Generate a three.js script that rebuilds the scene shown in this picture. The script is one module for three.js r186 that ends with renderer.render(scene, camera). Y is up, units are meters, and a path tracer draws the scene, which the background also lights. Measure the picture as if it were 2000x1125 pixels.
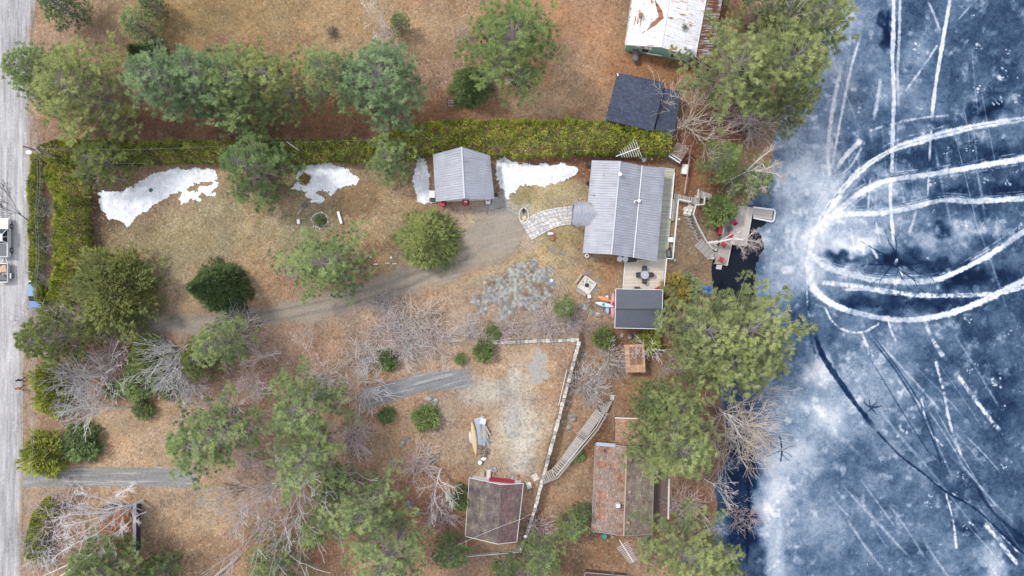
import * as THREE from 'three';
import { MarchingCubes } from 'three/addons/objects/MarchingCubes.js';

// ------------------------------------------------------------------ camera, sky, sun, exposure
const scene = new THREE.Scene();
const camera = new THREE.PerspectiveCamera(2 * Math.atan(562.5 / 1333.33) * 180 / Math.PI, 16 / 9, 0.5, 900);
camera.position.set(0, 100, 0); camera.up.set(0, 0, -1); camera.lookAt(0, 0, 0);
{
  const W = 128, H = 64, d = new Float32Array(W * H * 4);
  for (let j = 0; j < H; j++) for (let i = 0; i < W; i++) {
    const up = Math.sin((j + 0.5) / H * Math.PI - Math.PI / 2);          // row 0 = nadir
    const t = Math.max(0, up), k = up < 0 ? 0.22 : 1;
    const o = (j * W + i) * 4, L = 0.66 + 0.10 * t;
    d[o] = L * 0.93 * k; d[o + 1] = L * 0.985 * k; d[o + 2] = L * 1.10 * k; d[o + 3] = 1;
  }
  const sky = new THREE.DataTexture(d, W, H, THREE.RGBAFormat, THREE.FloatType);
  sky.mapping = THREE.EquirectangularReflectionMapping; sky.magFilter = THREE.LinearFilter; sky.needsUpdate = true;
  scene.background = sky; scene.environment = sky;
}
const sun = new THREE.DirectionalLight(new THREE.Color(1, 0.955, 0.88), 1.88);
sun.position.set(-62, 92, -38); sun.target.position.set(0, 0, 0); sun.castShadow = true; sun.shadow.radius = 20;
sun.shadow.mapSize.set(4096, 4096);
Object.assign(sun.shadow.camera, { left: -95, right: 95, top: 70, bottom: -70, near: 1, far: 300 });
scene.add(sun, sun.target);
const renderer = new THREE.WebGLRenderer({ antialias: true });
renderer.toneMapping = THREE.LinearToneMapping; renderer.toneMappingExposure = 1.72;
renderer.shadowMap.enabled = true; renderer.shadowMap.type = THREE.PCFSoftShadowMap;

// ------------------------------------------------------------------ small tools
const F = 1333.33, LAKE = -3;
const rng = (s) => () => { s = (s + 0x6d2b79f5) | 0; let t = Math.imul(s ^ (s >>> 15), 1 | s); t = (t + Math.imul(t ^ (t >>> 7), 61 | t)) ^ t; return ((t ^ (t >>> 14)) >>> 0) / 4294967296; };
const clamp = (v, a = 0, b = 1) => v < a ? a : v > b ? b : v;
const ss = (a, b, v) => { const t = clamp((v - a) / (b - a)); return t * t * (3 - 2 * t); };
const mix = (a, b, t) => a + (b - a) * t;
const h2 = (x, y) => { let h = (Math.imul(x, 374761393) + Math.imul(y, 668265263)) | 0; h = Math.imul(h ^ (h >>> 13), 1274126177); return ((h ^ (h >>> 16)) >>> 0) / 4294967296; };
function vn(x, y) {
  const ix = Math.floor(x), iy = Math.floor(y), fx = x - ix, fy = y - iy, u = fx * fx * (3 - 2 * fx), v = fy * fy * (3 - 2 * fy);
  const a = h2(ix, iy), b = h2(ix + 1, iy), c = h2(ix, iy + 1), d = h2(ix + 1, iy + 1);
  return a + (b - a) * u + (c - a) * v + (a - b - c + d) * u * v;
}
const fbm = (x, y, o = 4) => { let s = 0, a = 0.5, n = 0; for (let i = 0; i < o; i++) { s += a * vn(x, y); n += a; a *= 0.5; x = x * 2.03 + 17.1; y = y * 2.03 - 9.7; } return s / n; };
const lin = (c) => { c /= 255; return c <= 0.04045 ? c / 12.92 : Math.pow((c + 0.055) / 1.055, 2.4); };
const sr = (c) => Math.round(255 * clamp(c <= 0.0031308 ? c * 12.92 : 1.055 * Math.pow(c, 1 / 2.4) - 0.055));
const V = (x, y, z) => new THREE.Vector3(x, y, z);
const P = (px, py, h = 0) => V((px - 1000) * (100 - h) / F, h, (py - 562.5) * (100 - h) / F);   // the spot at height h that the photograph shows at px, py
function lerpTab(tab, v) { if (v <= tab[0][0]) return tab[0][1]; for (let i = 1; i < tab.length; i++) if (v <= tab[i][0]) { const [a, b] = tab[i - 1], [c, d] = tab[i]; return b + (d - b) * (v - a) / (c - a); } return tab[tab.length - 1][1]; }
function segDist(x, z, ax, az, bx, bz) { const dx = bx - ax, dz = bz - az, t = clamp(((x - ax) * dx + (z - az) * dz) / (dx * dx + dz * dz || 1)); return [Math.hypot(x - ax - dx * t, z - az - dz * t), t]; }
const polyDist = (x, z, pts) => { let m = 1e9; for (let i = 1; i < pts.length; i++) m = Math.min(m, segDist(x, z, pts[i - 1][0], pts[i - 1][1], pts[i][0], pts[i][1])[0]); return m; };
function sdPoly(x, z, pts) {                                             // signed distance, positive inside
  let m = 1e9, ins = false;
  for (let i = 0, j = pts.length - 1; i < pts.length; j = i++) {
    const [ax, az] = pts[j], [bx, bz] = pts[i];
    m = Math.min(m, segDist(x, z, ax, az, bx, bz)[0]);
    if ((az > z) !== (bz > z) && x < (bx - ax) * (z - az) / (bz - az) + ax) ins = !ins;
  }
  return ins ? m : -m;
}

// ------------------------------------------------------------------ lie of the land
const SHORE = [[-400, 1700], [-150, 1640], [0, 1600], [130, 1562], [250, 1524], [330, 1508], [395, 1470], [440, 1414], [515, 1396], [600, 1400], [700, 1410], [800, 1420], [880, 1432], [930, 1410], [1060, 1402], [1125, 1412], [1500, 1430]];
const shoreX = (z) => { const py = z * F / (100 - LAKE) + 562.5; return ((lerpTab(SHORE, py - 12) + lerpTab(SHORE, py + 12)) / 2 - 1000) * (100 - LAKE) / F; };
const WA = P(1131, 662), WB = P(1043, 1000), WC = P(1016, 1078);          // line of the retaining wall
function G(x, z) {
  let b = (fbm(x * 0.09 + 40, z * 0.09, 2) - 0.5) * 0.5 + (fbm(x * 0.55, z * 0.55 + 9, 2) - 0.5) * 0.10;
  const nearHouse = 1 - ss(14, 22, Math.hypot((x - 15) * 0.8, z + 12)); b *= 1 - 0.85 * nearHouse;
  b *= ss(-67, -62, x);
  // the ground falls away on the lake side of the retaining wall
  const far = z < WB.z ? [WA, WB] : [WB, WC], t = (z - far[0].z) / (far[1].z - far[0].z), wx = mix(far[0].x, far[1].x, t), s = x - wx;
  const fade = ss(WA.z - 3.5, WA.z + 1.5, z) * (1 - ss(WC.z + 1, WC.z + 6, z));
  b -= 1.5 * ss(0.05, 0.42, s) * fade;
  const d = shoreX(z) - x + (fbm(x * 0.3, z * 0.3, 2) - 0.5) * 1.2;
  const k = 1 - ss(0, 9, d);
  let h = mix(b, LAKE + 0.12, k);
  if (d < 1) h -= 0.32 * (1 - d) > 1.6 ? 1.6 : 0.32 * (1 - d);
  return h;
}
function PG(px, py, up = 0) { let h = 0; for (let i = 0; i < 8; i++) { const p = P(px, py, h); h = mix(h, G(p.x, p.z), 0.8); } const p = P(px, py, h); p.y = G(p.x, p.z) + up; return p; }
const pix = (x, z, h) => [1000 + x * F / (100 - h), 562.5 + z * F / (100 - h)];
const poly2 = (pts, h = 0) => pts.map(([a, b]) => { const p = P(a, b, h); return [p.x, p.z]; });

// ------------------------------------------------------------------ objects
const used = {};
function numbered(n) { used[n] = (used[n] ?? -1) + 1; return used[n] ? n + '_' + String(used[n]).padStart(3, '0') : n; }
function tag(o, label, category, group) { o.userData.label = label; o.userData.category = category; if (group) o.userData.group = group; return o; }
function thing(name, label, category, p = V(0, 0, 0), group) { const o = new THREE.Group(); o.name = numbered(name); o.position.copy(p); scene.add(o); return tag(o, label, category, group); }
const shade = (m) => { m.castShadow = true; m.receiveShadow = true; return m; };
class MB {
  constructor() { this.p = []; this.u = []; this.c = []; this.col = null; }
  tri(a, b, c, ua, ub, uc) {
    this.p.push(a.x, a.y, a.z, b.x, b.y, b.z, c.x, c.y, c.z);
    if (ua) this.u.push(...ua, ...ub, ...uc); else this.u.push(a.x, a.z, b.x, b.z, c.x, c.z);
    if (this.col) for (let i = 0; i < 3; i++) this.c.push(this.col[0], this.col[1], this.col[2]);
    return this;
  }
  quad(a, b, c, d) {
    const w1 = a.distanceTo(b), w2 = d.distanceTo(c), h = a.distanceTo(d), h3 = b.distanceTo(c), o = a.x * 0.37 + a.z * 0.61;
    this.tri(a, b, c, [o, 0], [o + w1, 0], [o + w2, h3]); return this.tri(a, c, d, [o, 0], [o + w2, h3], [o, h]);
  }
  hex(b, t) {                                                           // eight corners: bottom ring, top ring
    const n = b.length;
    for (let i = 0; i < n; i++) { const j = (i + 1) % n; this.quad(b[i], b[j], t[j], t[i]); }
    for (let i = 1; i < n - 1; i++) { this.tri(t[0], t[i], t[i + 1]); this.tri(b[0], b[i + 1], b[i]); }
    return this;
  }
  box(x, y, z, sx, sy, sz, ry = 0) {                                     // y is the underside
    const c = Math.cos(ry), s = Math.sin(ry), q = (dx, dz, yy) => V(x + dx * c + dz * s, yy, z - dx * s + dz * c), a = sx / 2, b = sz / 2;
    const r = (yy) => [q(-a, b, yy), q(a, b, yy), q(a, -b, yy), q(-a, -b, yy)];
    return this.hex(r(y), r(y + sy));
  }
  beam(p, q, w, h) {                                                    // bar from p to q, w wide, h high
    const d = q.clone().sub(p), s = Math.abs(d.x) + Math.abs(d.z) < 1e-4 ? V(1, 0, 0) : V(-d.z, 0, d.x).normalize(), n = d.clone().normalize(), u = s.clone().cross(n).normalize();
    if (u.y < 0) u.negate();
    const r = (o) => [o.clone().addScaledVector(s, -w / 2).addScaledVector(u, -h / 2), o.clone().addScaledVector(s, w / 2).addScaledVector(u, -h / 2), o.clone().addScaledVector(s, w / 2).addScaledVector(u, h / 2), o.clone().addScaledVector(s, -w / 2).addScaledVector(u, h / 2)];
    return this.hex(r(p), r(q));
  }
  tube(pts, rad, n = 5) {
    let prev = null;
    for (let i = 0; i < pts.length; i++) {
      const d = (i < pts.length - 1 ? pts[i + 1].clone().sub(pts[i]) : pts[i].clone().sub(pts[i - 1])).normalize();
      const s = (Math.abs(d.y) < 0.9 ? V(0, 1, 0) : V(1, 0, 0)).cross(d).normalize(), t = d.clone().cross(s), r = Array.isArray(rad) ? rad[i] : rad, ring = [];
      for (let k = 0; k < n; k++) { const a = k / n * 6.2832; ring.push(pts[i].clone().addScaledVector(s, Math.cos(a) * r).addScaledVector(t, Math.sin(a) * r)); }
      if (prev) for (let k = 0; k < n; k++) { const j = (k + 1) % n; this.tri(prev[k], prev[j], ring[j]); this.tri(prev[k], ring[j], ring[k]); }
      prev = ring;
    }
    return this;
  }
  slab(pts, y, th, sh = 1) {                                             // pts [[x,z]...], y top
    const sgn = THREE.ShapeUtils.area(pts.map(([x, z]) => new THREE.Vector2(x, -z))) < 0; if (sgn) pts = pts.slice().reverse();
    const cx = pts.reduce((s, q) => s + q[0], 0) / pts.length, cz = pts.reduce((s, q) => s + q[1], 0) / pts.length;
    const T = pts.map(([x, z]) => V(cx + (x - cx) * sh, y, cz + (z - cz) * sh)), B = pts.map(([x, z]) => V(x, y - th, z));
    for (const f of THREE.ShapeUtils.triangulateShape(pts.map(([x, z]) => new THREE.Vector2(x, -z)), [])) this.tri(T[f[0]], T[f[1]], T[f[2]]);
    for (let i = 0; i < pts.length; i++) { const j = (i + 1) % pts.length; this.quad(B[i], B[j], T[j], T[i]); }
    return this;
  }
  geo(g, m) {
    g = g.index ? g.toNonIndexed() : g; if (m) g.applyMatrix4(m);
    const a = g.attributes.position, w = g.attributes.uv;
    for (let i = 0; i < a.count; i++) { this.p.push(a.getX(i), a.getY(i), a.getZ(i)); this.u.push(w ? w.getX(i) : a.getX(i), w ? w.getY(i) : a.getZ(i)); if (this.col) this.c.push(...this.col); }
    return this;
  }
  geometry(o) {
    const g = new THREE.BufferGeometry(), p = new Float32Array(this.p);
    if (o && (o.x || o.y || o.z)) for (let i = 0; i < p.length; i += 3) { p[i] -= o.x; p[i + 1] -= o.y; p[i + 2] -= o.z; }
    g.setAttribute('position', new THREE.BufferAttribute(p, 3)); g.setAttribute('uv', new THREE.BufferAttribute(new Float32Array(this.u), 2));
    if (this.c.length) g.setAttribute('color', new THREE.BufferAttribute(new Float32Array(this.c), 3));
    g.computeVertexNormals(); return g;
  }
  build(name, mat, parent, label) {                                      // built in world coordinates, stored relative to the thing it belongs to
    let root = parent; while (root && root.parent && root.parent !== scene) root = root.parent;
    const m = shade(new THREE.Mesh(this.geometry(root ? root.position : null), mat));
    if (parent) { m.name = name; parent.add(m); } else { m.name = numbered(name); scene.add(m); }
    if (label) m.userData.label = label;
    return m;
  }
}
const std = (r, g, b, o = {}) => new THREE.MeshStandardMaterial({ color: new THREE.Color().setRGB(r, g, b), roughness: 0.85, side: THREE.DoubleSide, ...o });
const hex = (h, k = 0.55, o = {}) => std(lin(h >> 16) * k, lin(h >> 8 & 255) * k, lin(h & 255) * k, o);   // a colour as the photo shows it, brought to its base value
function dataTex(w, h, fn, srgb = true) {
  const d = new Uint8Array(w * h * 4), c = [0, 0, 0];
  for (let j = 0; j < h; j++) for (let i = 0; i < w; i++) { fn(i, j, c); const o = (j * w + i) * 4; d[o] = c[0]; d[o + 1] = c[1]; d[o + 2] = c[2]; d[o + 3] = 255; }
  const t = new THREE.DataTexture(d, w, h, THREE.RGBAFormat); if (srgb) t.colorSpace = THREE.SRGBColorSpace;
  t.magFilter = THREE.LinearFilter; t.minFilter = THREE.LinearMipmapLinearFilter; t.generateMipmaps = true; t.wrapS = t.wrapT = THREE.MirroredRepeatWrapping; t.needsUpdate = true; return t;
}
const bumpTex = dataTex(512, 512, (i, j, c) => { const v = 255 * clamp(0.25 + 0.9 * (0.5 * vn(i / 5, j / 5) + 0.3 * vn(i / 2.2 + 9, j / 2.2) + 0.2 * vn(i / 19, j / 19)) - 0.25); c[0] = c[1] = c[2] = v; }, false);
// ------------------------------------------------------------------ ground: one sheet with its own computed map
const GX0 = -96, GX1 = 50, GZ0 = -56, GZ1 = 56, KG = 0.595;
// soft regions of the ground cover: cx, cy, rx, ry (pixels of the photo), colour, fleck amount, strength
const ZONES = [
  [450, 50, 480, 120, 0xa9834f, 0.25, 1], [370, 40, 150, 80, 0x957235, 0.15, 0.85], [520, 30, 120, 60, 0x9c7a44, 0.2, 0.8], [130, 70, 70, 90, 0xb0896c, 0.3, 0.9], [200, 50, 80, 50, 0x94704f, 0.2, 0.8],
  [500, 95, 160, 35, 0x936a45, 0.25, 0.7], [700, 50, 160, 90, 0xb28c5c, 0.3, 0.8], [850, 130, 90, 80, 0xa07758, 0.4, 0.9], [830, 60, 90, 50, 0xb28a60, 0.3, 0.7],
  [600, 215, 560, 62, 0xa3693c, 0.1, 1], [400, 250, 300, 26, 0x80543a, 0.05, 0.8], [230, 150, 60, 60, 0x9a6a3c, 0.1, 0.8],
  [1100, 90, 170, 150, 0xb37c50, 0.12, 1], [1080, 190, 150, 60, 0xac7c50, 0.2, 0.8], [1130, 150, 70, 70, 0xb58c62, 0.6, 0.8], [1050, 200, 80, 30, 0xb89672, 0.6, 0.7], [1290, 140, 140, 60, 0xad7038, 0.12, 0.9], [1440, 60, 60, 70, 0x8a5028, 0.1, 0.9],
  [470, 470, 400, 160, 0xa38b5e, 0.75, 1], [330, 480, 150, 70, 0x968358, 0.6, 0.8], [250, 400, 120, 60, 0x7a5a3c, 0.3, 0.7], [190, 440, 40, 120, 0x6c4f34, 0.4, 0.8], [760, 440, 110, 80, 0xa98c5c, 0.45, 0.8], [700, 400, 60, 40, 0x86602f, 0.2, 0.7],
  [680, 500, 90, 60, 0xa0673c, 0.5, 0.6], [480, 540, 150, 70, 0xae895c, 0.7, 0.8], [620, 560, 120, 40, 0xa3643a, 0.4, 0.6], [520, 360, 70, 60, 0x6a4a30, 0.5, 0.7],
  [950, 440, 90, 62, 0xb49c87, 0.15, 1], [1000, 400, 45, 30, 0xaaa4a4, 0.05, 0.9], [1010, 470, 60, 30, 0xb49a86, 0.1, 0.9],
  [1075, 375, 80, 38, 0xb59d68, 0.35, 1], [1020, 380, 30, 20, 0x98884f, 0.2, 0.7], [1150, 320, 180, 32, 0x8c552f, 0.25, 1], [1100, 430, 70, 60, 0xb9a070, 0.3, 0.6], [1110, 470, 60, 30, 0xa39154, 0.15, 0.8],
  [1130, 540, 110, 70, 0xb68d5c, 0.2, 1], [1030, 510, 90, 25, 0xb39a5c, 0.2, 0.7], [1190, 530, 30, 50, 0xae7440, 0.15, 0.9], [1090, 490, 50, 20, 0xbc9f6c, 0.2, 0.6],
  [900, 545, 110, 26, 0xbd9c70, 0.3, 0.8], [1010, 590, 110, 80, 0xa58f80, 0.35, 1], [860, 600, 110, 60, 0xb8906c, 0.5, 0.8],
  [700, 640, 220, 90, 0xb28e76, 0.6, 1], [650, 660, 100, 40, 0xa07756, 0.5, 0.7], [850, 680, 120, 60, 0xb59a8a, 0.5, 0.9], [560, 700, 110, 70, 0xab7f68, 0.5, 0.8], [1080, 640, 120, 40, 0xa08678, 0.4, 0.9],
  [270, 640, 210, 36, 0xa48473, 0.2, 0.9], [180, 740, 160, 90, 0xa4785c, 0.5, 0.9], [300, 850, 220, 80, 0xc39a70, 0.85, 1], [160, 870, 80, 40, 0xb28762, 0.7, 0.7], [420, 780, 100, 40, 0xb88c70, 0.7, 0.8],
  [350, 1000, 220, 80, 0xba936c, 0.9, 1], [380, 1090, 160, 50, 0xa07550, 0.7, 0.9], [560, 900, 120, 130, 0xa8806a, 0.5, 0.8], [90, 960, 60, 30, 0xb99572, 0.6, 0.8], [600, 1050, 140, 90, 0x8e5e40, 0.5, 0.9],
  [800, 850, 150, 110, 0xaf8662, 0.6, 1], [860, 800, 60, 60, 0xa58c7c, 0.3, 0.6], [890, 880, 50, 60, 0xac8e70, 0.3, 0.7], [850, 1000, 90, 100, 0xa46a48, 0.6, 0.9],
  [1010, 720, 110, 60, 0xc09a76, 0.4, 1], [960, 690, 80, 30, 0xb68d6a, 0.5, 0.7], [1010, 850, 80, 100, 0xc4af9a, 0.2, 1], [1012, 820, 36, 120, 0xc9bbb0, 0.05, 1], [950, 765, 66, 40, 0xbab0a8, 0.2, 0.9], [960, 900, 50, 60, 0xb99a78, 0.35, 0.7],
  [1100, 900, 60, 90, 0xa9845e, 0.3, 1], [1060, 1000, 70, 60, 0xa77f60, 0.4, 0.9], [1160, 730, 110, 80, 0xa0795c, 0.35, 1], [1240, 780, 70, 60, 0xab7a4e, 0.25, 1], [1250, 660, 60, 30, 0x97602f, 0.2, 0.9], [1170, 860, 40, 60, 0x8c6038, 0.3, 0.9],
  [1120, 1060, 120, 70, 0x8f6646, 0.4, 1], [1230, 1080, 90, 40, 0x98693c, 0.3, 0.9], [1360, 1000, 70, 90, 0x8d5b40, 0.3, 1], [1340, 1060, 90, 60, 0x80553a, 0.3, 0.9],
  [1350, 380, 60, 70, 0x99602f, 0.3, 1], [1350, 300, 50, 50, 0x96562d, 0.2, 1], [1355, 470, 50, 60, 0x9a7a55, 0.4, 1], [1340, 530, 60, 40, 0x957452, 0.35, 0.9], [1410, 370, 40, 30, 0x7c4a28, 0.2, 0.9], [1400, 700, 120, 160, 0x7e6040, 0.2, 1], [1420, 200, 90, 120, 0x805030, 0.2, 1], [1390, 870, 60, 90, 0x806048, 0.2, 0.9],
  [64, 560, 12, 700, 0xb08e72, 0.5, 1], [80, 450, 12, 160, 0x86807c, 0.4, 1], [140, 610, 80, 22, 0xb09c90, 0.1, 1],
];
const ZW = 700, ZH = 400, ZS = 4, ZOX = -400, ZOY = -240, zmap = new Float32Array(ZW * ZH * 4);
for (let j = 0; j < ZH; j++) for (let i = 0; i < ZW; i++) {
  const px = ZOX + i * ZS, py = ZOY + j * ZS, n = (fbm(px / 60, py / 60, 4) - 0.5) * 1.1;
  let r = lin(0xac), g = lin(0x80), b = lin(0x5c), f = 0.45;
  for (const q of ZONES) {
    const e = Math.hypot((px - q[0]) / q[2], (py - q[1]) / q[3]) + n * 0.75; if (e > 1.25) continue;
    const w = q[6] * (1 - ss(0.35, 1.25, e)), c = q[4];
    r = mix(r, lin(c >> 16), w); g = mix(g, lin(c >> 8 & 255), w); b = mix(b, lin(c & 255), w); f = mix(f, q[5], w);
  }
  const o = (j * ZW + i) * 4; zmap[o] = r; zmap[o + 1] = g; zmap[o + 2] = b; zmap[o + 3] = f;
}
const zsamp = [0, 0, 0, 0];
function zone(px, py) {
  const x = clamp((px - ZOX) / ZS, 0, ZW - 1.01), y = clamp((py - ZOY) / ZS, 0, ZH - 1.01), i = x | 0, j = y | 0, u = x - i, v = y - j, o = (j * ZW + i) * 4;
  for (let k = 0; k < 4; k++) zsamp[k] = (zmap[o + k] * (1 - u) + zmap[o + 4 + k] * u) * (1 - v) + (zmap[o + ZW * 4 + k] * (1 - u) + zmap[o + ZW * 4 + 4 + k] * u) * v;
  return zsamp;
}
// ways: the street, the main track and two short drives (pixels)
const ROAD_R = [[-300, 78], [0, 72], [60, 62], [250, 60], [400, 62], [580, 62], [610, 66], [640, 56], [700, 47], [900, 46], [1125, 42], [1500, 36]];
const roadF = (px, py) => Math.min(px + 60, lerpTab(ROAD_R, py) - px);   // pixels inside the street
const TRACK = [[70, 612], [140, 622], [300, 634], [400, 632], [500, 622], [560, 612], [640, 596], [720, 574], [800, 548], [860, 520], [920, 490], [975, 455]];
const TRACKW = [[0, 26], [200, 18], [500, 20], [700, 24], [800, 27], [900, 34], [980, 48]];
const trackF = (px, py) => lerpTab(TRACKW, px) - polyDist(px, py, TRACK);
const DRIVE_A = [[40, 933], [150, 932], [300, 932], [380, 936]], DRIVE_B = [[700, 786], [760, 766], [820, 748], [880, 741], [925, 740]];
const driveA = (px, py) => 17.5 * ss(405, 360, px) - polyDist(px, py, DRIVE_A), driveB = (px, py) => 17 - polyDist(px, py, DRIVE_B);
function groundCol(px, py, x, z, c) {
  const wx = (vn(x * 1.3, z * 1.3) - 0.5) * 16, wy = (vn(x * 1.3 + 50, z * 1.3) - 0.5) * 16;
  const q = zone(px + wx, py + wy); let r = q[0], g = q[1], b = q[2]; let fl = q[3];
  const m1 = fbm(x * 0.7 + 3, z * 0.7, 3), m2 = vn(x * 3.1, z * 3.1), m3 = vn(x * 7.3, z * 7.3), m4 = h2(Math.floor(x * 9), Math.floor(z * 9 + x));
  let k = 0.54 + 0.42 * m1 + 0.28 * m2 + 0.44 * m3 + 0.34 * (m4 - 0.5);
  const hue = fbm(x * 0.26 + 70, z * 0.26, 3) - 0.5; r *= 1 + hue * 0.30; g *= 1 + 0.04 * hue; b *= 1 - hue * 0.42; k *= 0.86 + 0.3 * fbm(x * 0.34 + 11, z * 0.34, 3);
  // fallen leaves, pale and rust coloured, and dark gaps between them
  const cell = h2(Math.floor(x * 9.5 + m2 * 1.5), Math.floor(z * 9.5 + m3 * 1.5)), cell2 = h2(Math.floor(x * 4.1 + 91 + m3), Math.floor(z * 4.1 - m2));
  let white = 0, rust = 0;
  if (cell > 1 - 0.16 * fl * (0.4 + 1.2 * m1)) white = 0.25 + 0.65 * h2(Math.floor(x * 9.5) + 7, Math.floor(z * 9.5));
  else if (cell < 0.16 * (0.3 + fl)) rust = 0.55;
  if (cell2 > 0.975 && fl > 0.3) white = Math.max(white, 0.3);
  if (cell2 < 0.10) k *= 0.72;
  const rd = roadF(px, py) + (vn(x * 0.8, z * 0.8) - 0.5) * 7 + (vn(x * 3, z * 3) - 0.5) * 6, tr = trackF(px, py) + (fbm(x * 0.6, z * 0.6, 3) - 0.5) * 22, da = driveA(px, py) + (fbm(x * 1.2, z * 1.2, 3) - 0.5) * 7, db = driveB(px, py) + (fbm(x * 1.2, z * 1.2, 3) - 0.5) * 8;
  const way = (w, R, Gc, B, kk) => { r = mix(r, lin(R), w); g = mix(g, lin(Gc), w); b = mix(b, lin(B), w); k = mix(k, kk, w); white *= 1 - w * 0.85; rust *= 1 - w * 0.9; };
  if (tr > -14) {
    const d = polyDist(px, py, TRACK), rut = Math.exp(-Math.pow((d - 9) / 4, 2)), st = vn(x * 0.5 + z * 0.15, (z + x * 0.28) * 4), w = ss(-8, 9, tr) * (0.78 + 0.2 * rut);
    const gray = ss(900, 400, px) * 0.0;
    way(w, 182 - gray, 164, 150, 0.80 + 0.26 * st + 0.2 * (m3 - 0.5) - 0.26 * rut * ss(250, 480, px) * ss(980, 880, px) * (0.6 + 0.6 * m2) - 0.16 * ss(10, 0, tr)); white *= 0.4;
  }
  if (da > -6) { const st = fbm(x * 0.25, z * 3.5, 3), w = ss(-5, 3, da); way(w, 172, 166, 168, 0.62 + 0.5 * st + 0.3 * (m3 - 0.5) + 0.34 * ss(0.60, 0.72, st)); }
  if (db > -6) { const st = fbm((x - z * 0.2) * 0.25, (z + x * 0.25) * 3.5, 3), w = ss(-6, 3, db) * ss(935, 905, px + (m1 - 0.5) * 40) * ss(690, 740, px); way(w, 158, 156, 162, 0.62 + 0.5 * st + 0.3 * (m3 - 0.5) + 0.34 * ss(0.60, 0.72, st)); }
  { const e = Math.hypot((px - 1052) / 20, (py - 718) / 30) + (fbm(x * 1.1, z * 1.1, 3) - 0.5) * 1.6; if (e < 1.1) way(ss(1.05, 0.8, e) * 0.85, 200, 192, 190, 0.85 + 0.3 * (m3 - 0.5)); }
  for (const [cx, cy, ra] of [[945, 800, 62], [950, 770, 48]]) { const d = Math.abs(Math.hypot(px - cx, (py - cy) * 1.1) - ra); if (px > cx - 20 && py < cy + 10 && d < 5) k *= 0.9 + 0.1 * d / 5; }
  if (rd > -5) {
    const st = fbm(x * 2.6, z * 0.16, 3), st2 = vn(x * 5.5 + 8, z * 0.5), w = ss(-4, 4, rd), edge = ss(16, 0, rd);
    way(w, mix(206, 186, edge), mix(198, 166, edge), mix(206, 154, edge), 0.46 + 0.62 * st + 0.34 * st2 + 0.2 * (m3 - 0.5) + 0.1 * (m4 - 0.5));
    const e = Math.hypot((px - 30) / 30, (py - 95) / 50) + (m1 - 0.5) * 0.8; if (e < 1) k *= 0.8 + 0.2 * e; const pt = fbm(x * 0.5 + 30, z * 0.22, 3); k *= 0.82 + 0.32 * pt; if (Math.abs(fbm(x * 0.9, z * 0.5 + 40, 4) - 0.5) < 0.006) k *= 0.82; if (m4 > 0.985) k *= 1.25;
  }
  if (white) { r = mix(r, 0.80, white * 0.62); g = mix(g, 0.70, white * 0.62); b = mix(b, 0.58, white * 0.62); }
  if (rust) { r *= 1 + 0.16 * rust; g *= 1 - 0.12 * rust; b *= 1 - 0.32 * rust; }
  k *= KG; { const l = 0.3 * r + 0.6 * g + 0.1 * b; r = mix(r, l, 0.24) * 0.98; g = mix(g, l, 0.24) * 1.015; b = mix(b, l, 0.24) * 0.97; } c[0] = sr(r * k); c[1] = sr(g * k); c[2] = sr(b * k);
}
const GTW = 2048, GTH = 1571;
const groundMap = dataTex(GTW, GTH, (i, j, c) => {
  const x = GX0 + (i + 0.5) / GTW * (GX1 - GX0), z = GZ0 + (j + 0.5) / GTH * (GZ1 - GZ0);
  let h = 0; const d = shoreX(z) - x; if (d < 9) h = LAKE * (1 - ss(0, 9, d)); else if (x > 0 && z > 4) h = G(x, z);
  const [px, py] = pix(x, z, h); groundCol(px, py, x, z, c);
});
const gBump = bumpTex.clone(); gBump.wrapS = gBump.wrapT = THREE.RepeatWrapping; gBump.repeat.set((GX1 - GX0) / 9, (GZ1 - GZ0) / 9); gBump.needsUpdate = true;
const groundMat = new THREE.MeshStandardMaterial({ map: groundMap, bumpMap: gBump, bumpScale: 0.09, roughness: 0.95, side: THREE.DoubleSide });
const gUV = (x, z) => [(x - GX0) / (GX1 - GX0), (z - GZ0) / (GZ1 - GZ0)];
const span = (a, b, st, lo, hi) => { const v = []; let s = st, x = a; const l = []; while (x > lo) { s *= 1.5; x -= s; l.push(x); } for (l.reverse().forEach((q) => v.push(q)), x = a; x < b; x += st) v.push(x); for (s = st, x = b; x < hi; s *= 1.5, x += s) v.push(x); v.push(x); return v; };
function indexed(xs, zs, yf, uvf) {
  const nx = xs.length, nz = zs.length, p = new Float32Array(nx * nz * 3), u = new Float32Array(nx * nz * 2), id = [];
  for (let j = 0; j < nz; j++) for (let i = 0; i < nx; i++) {
    const o = j * nx + i; p[o * 3] = xs[i]; p[o * 3 + 1] = yf(xs[i], zs[j]); p[o * 3 + 2] = zs[j]; const w = uvf(xs[i], zs[j]); u[o * 2] = w[0]; u[o * 2 + 1] = w[1];
    if (i && j) id.push(o - nx - 1, o - 1, o, o - nx - 1, o, o - nx);
  }
  const g = new THREE.BufferGeometry(); g.setAttribute('position', new THREE.BufferAttribute(p, 3)); g.setAttribute('uv', new THREE.BufferAttribute(u, 2)); g.setIndex(id); g.computeVertexNormals(); return g;
}
function struct(name, geo, mat) { const m = shade(new THREE.Mesh(geo, mat)); m.name = numbered(name); m.userData.kind = 'structure'; scene.add(m); return m; }
struct('ground', indexed(span(-82, 46, 0.42, -400, 400), span(-45, 45, 0.42, -400, 400), G, gUV), groundMat);
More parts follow.
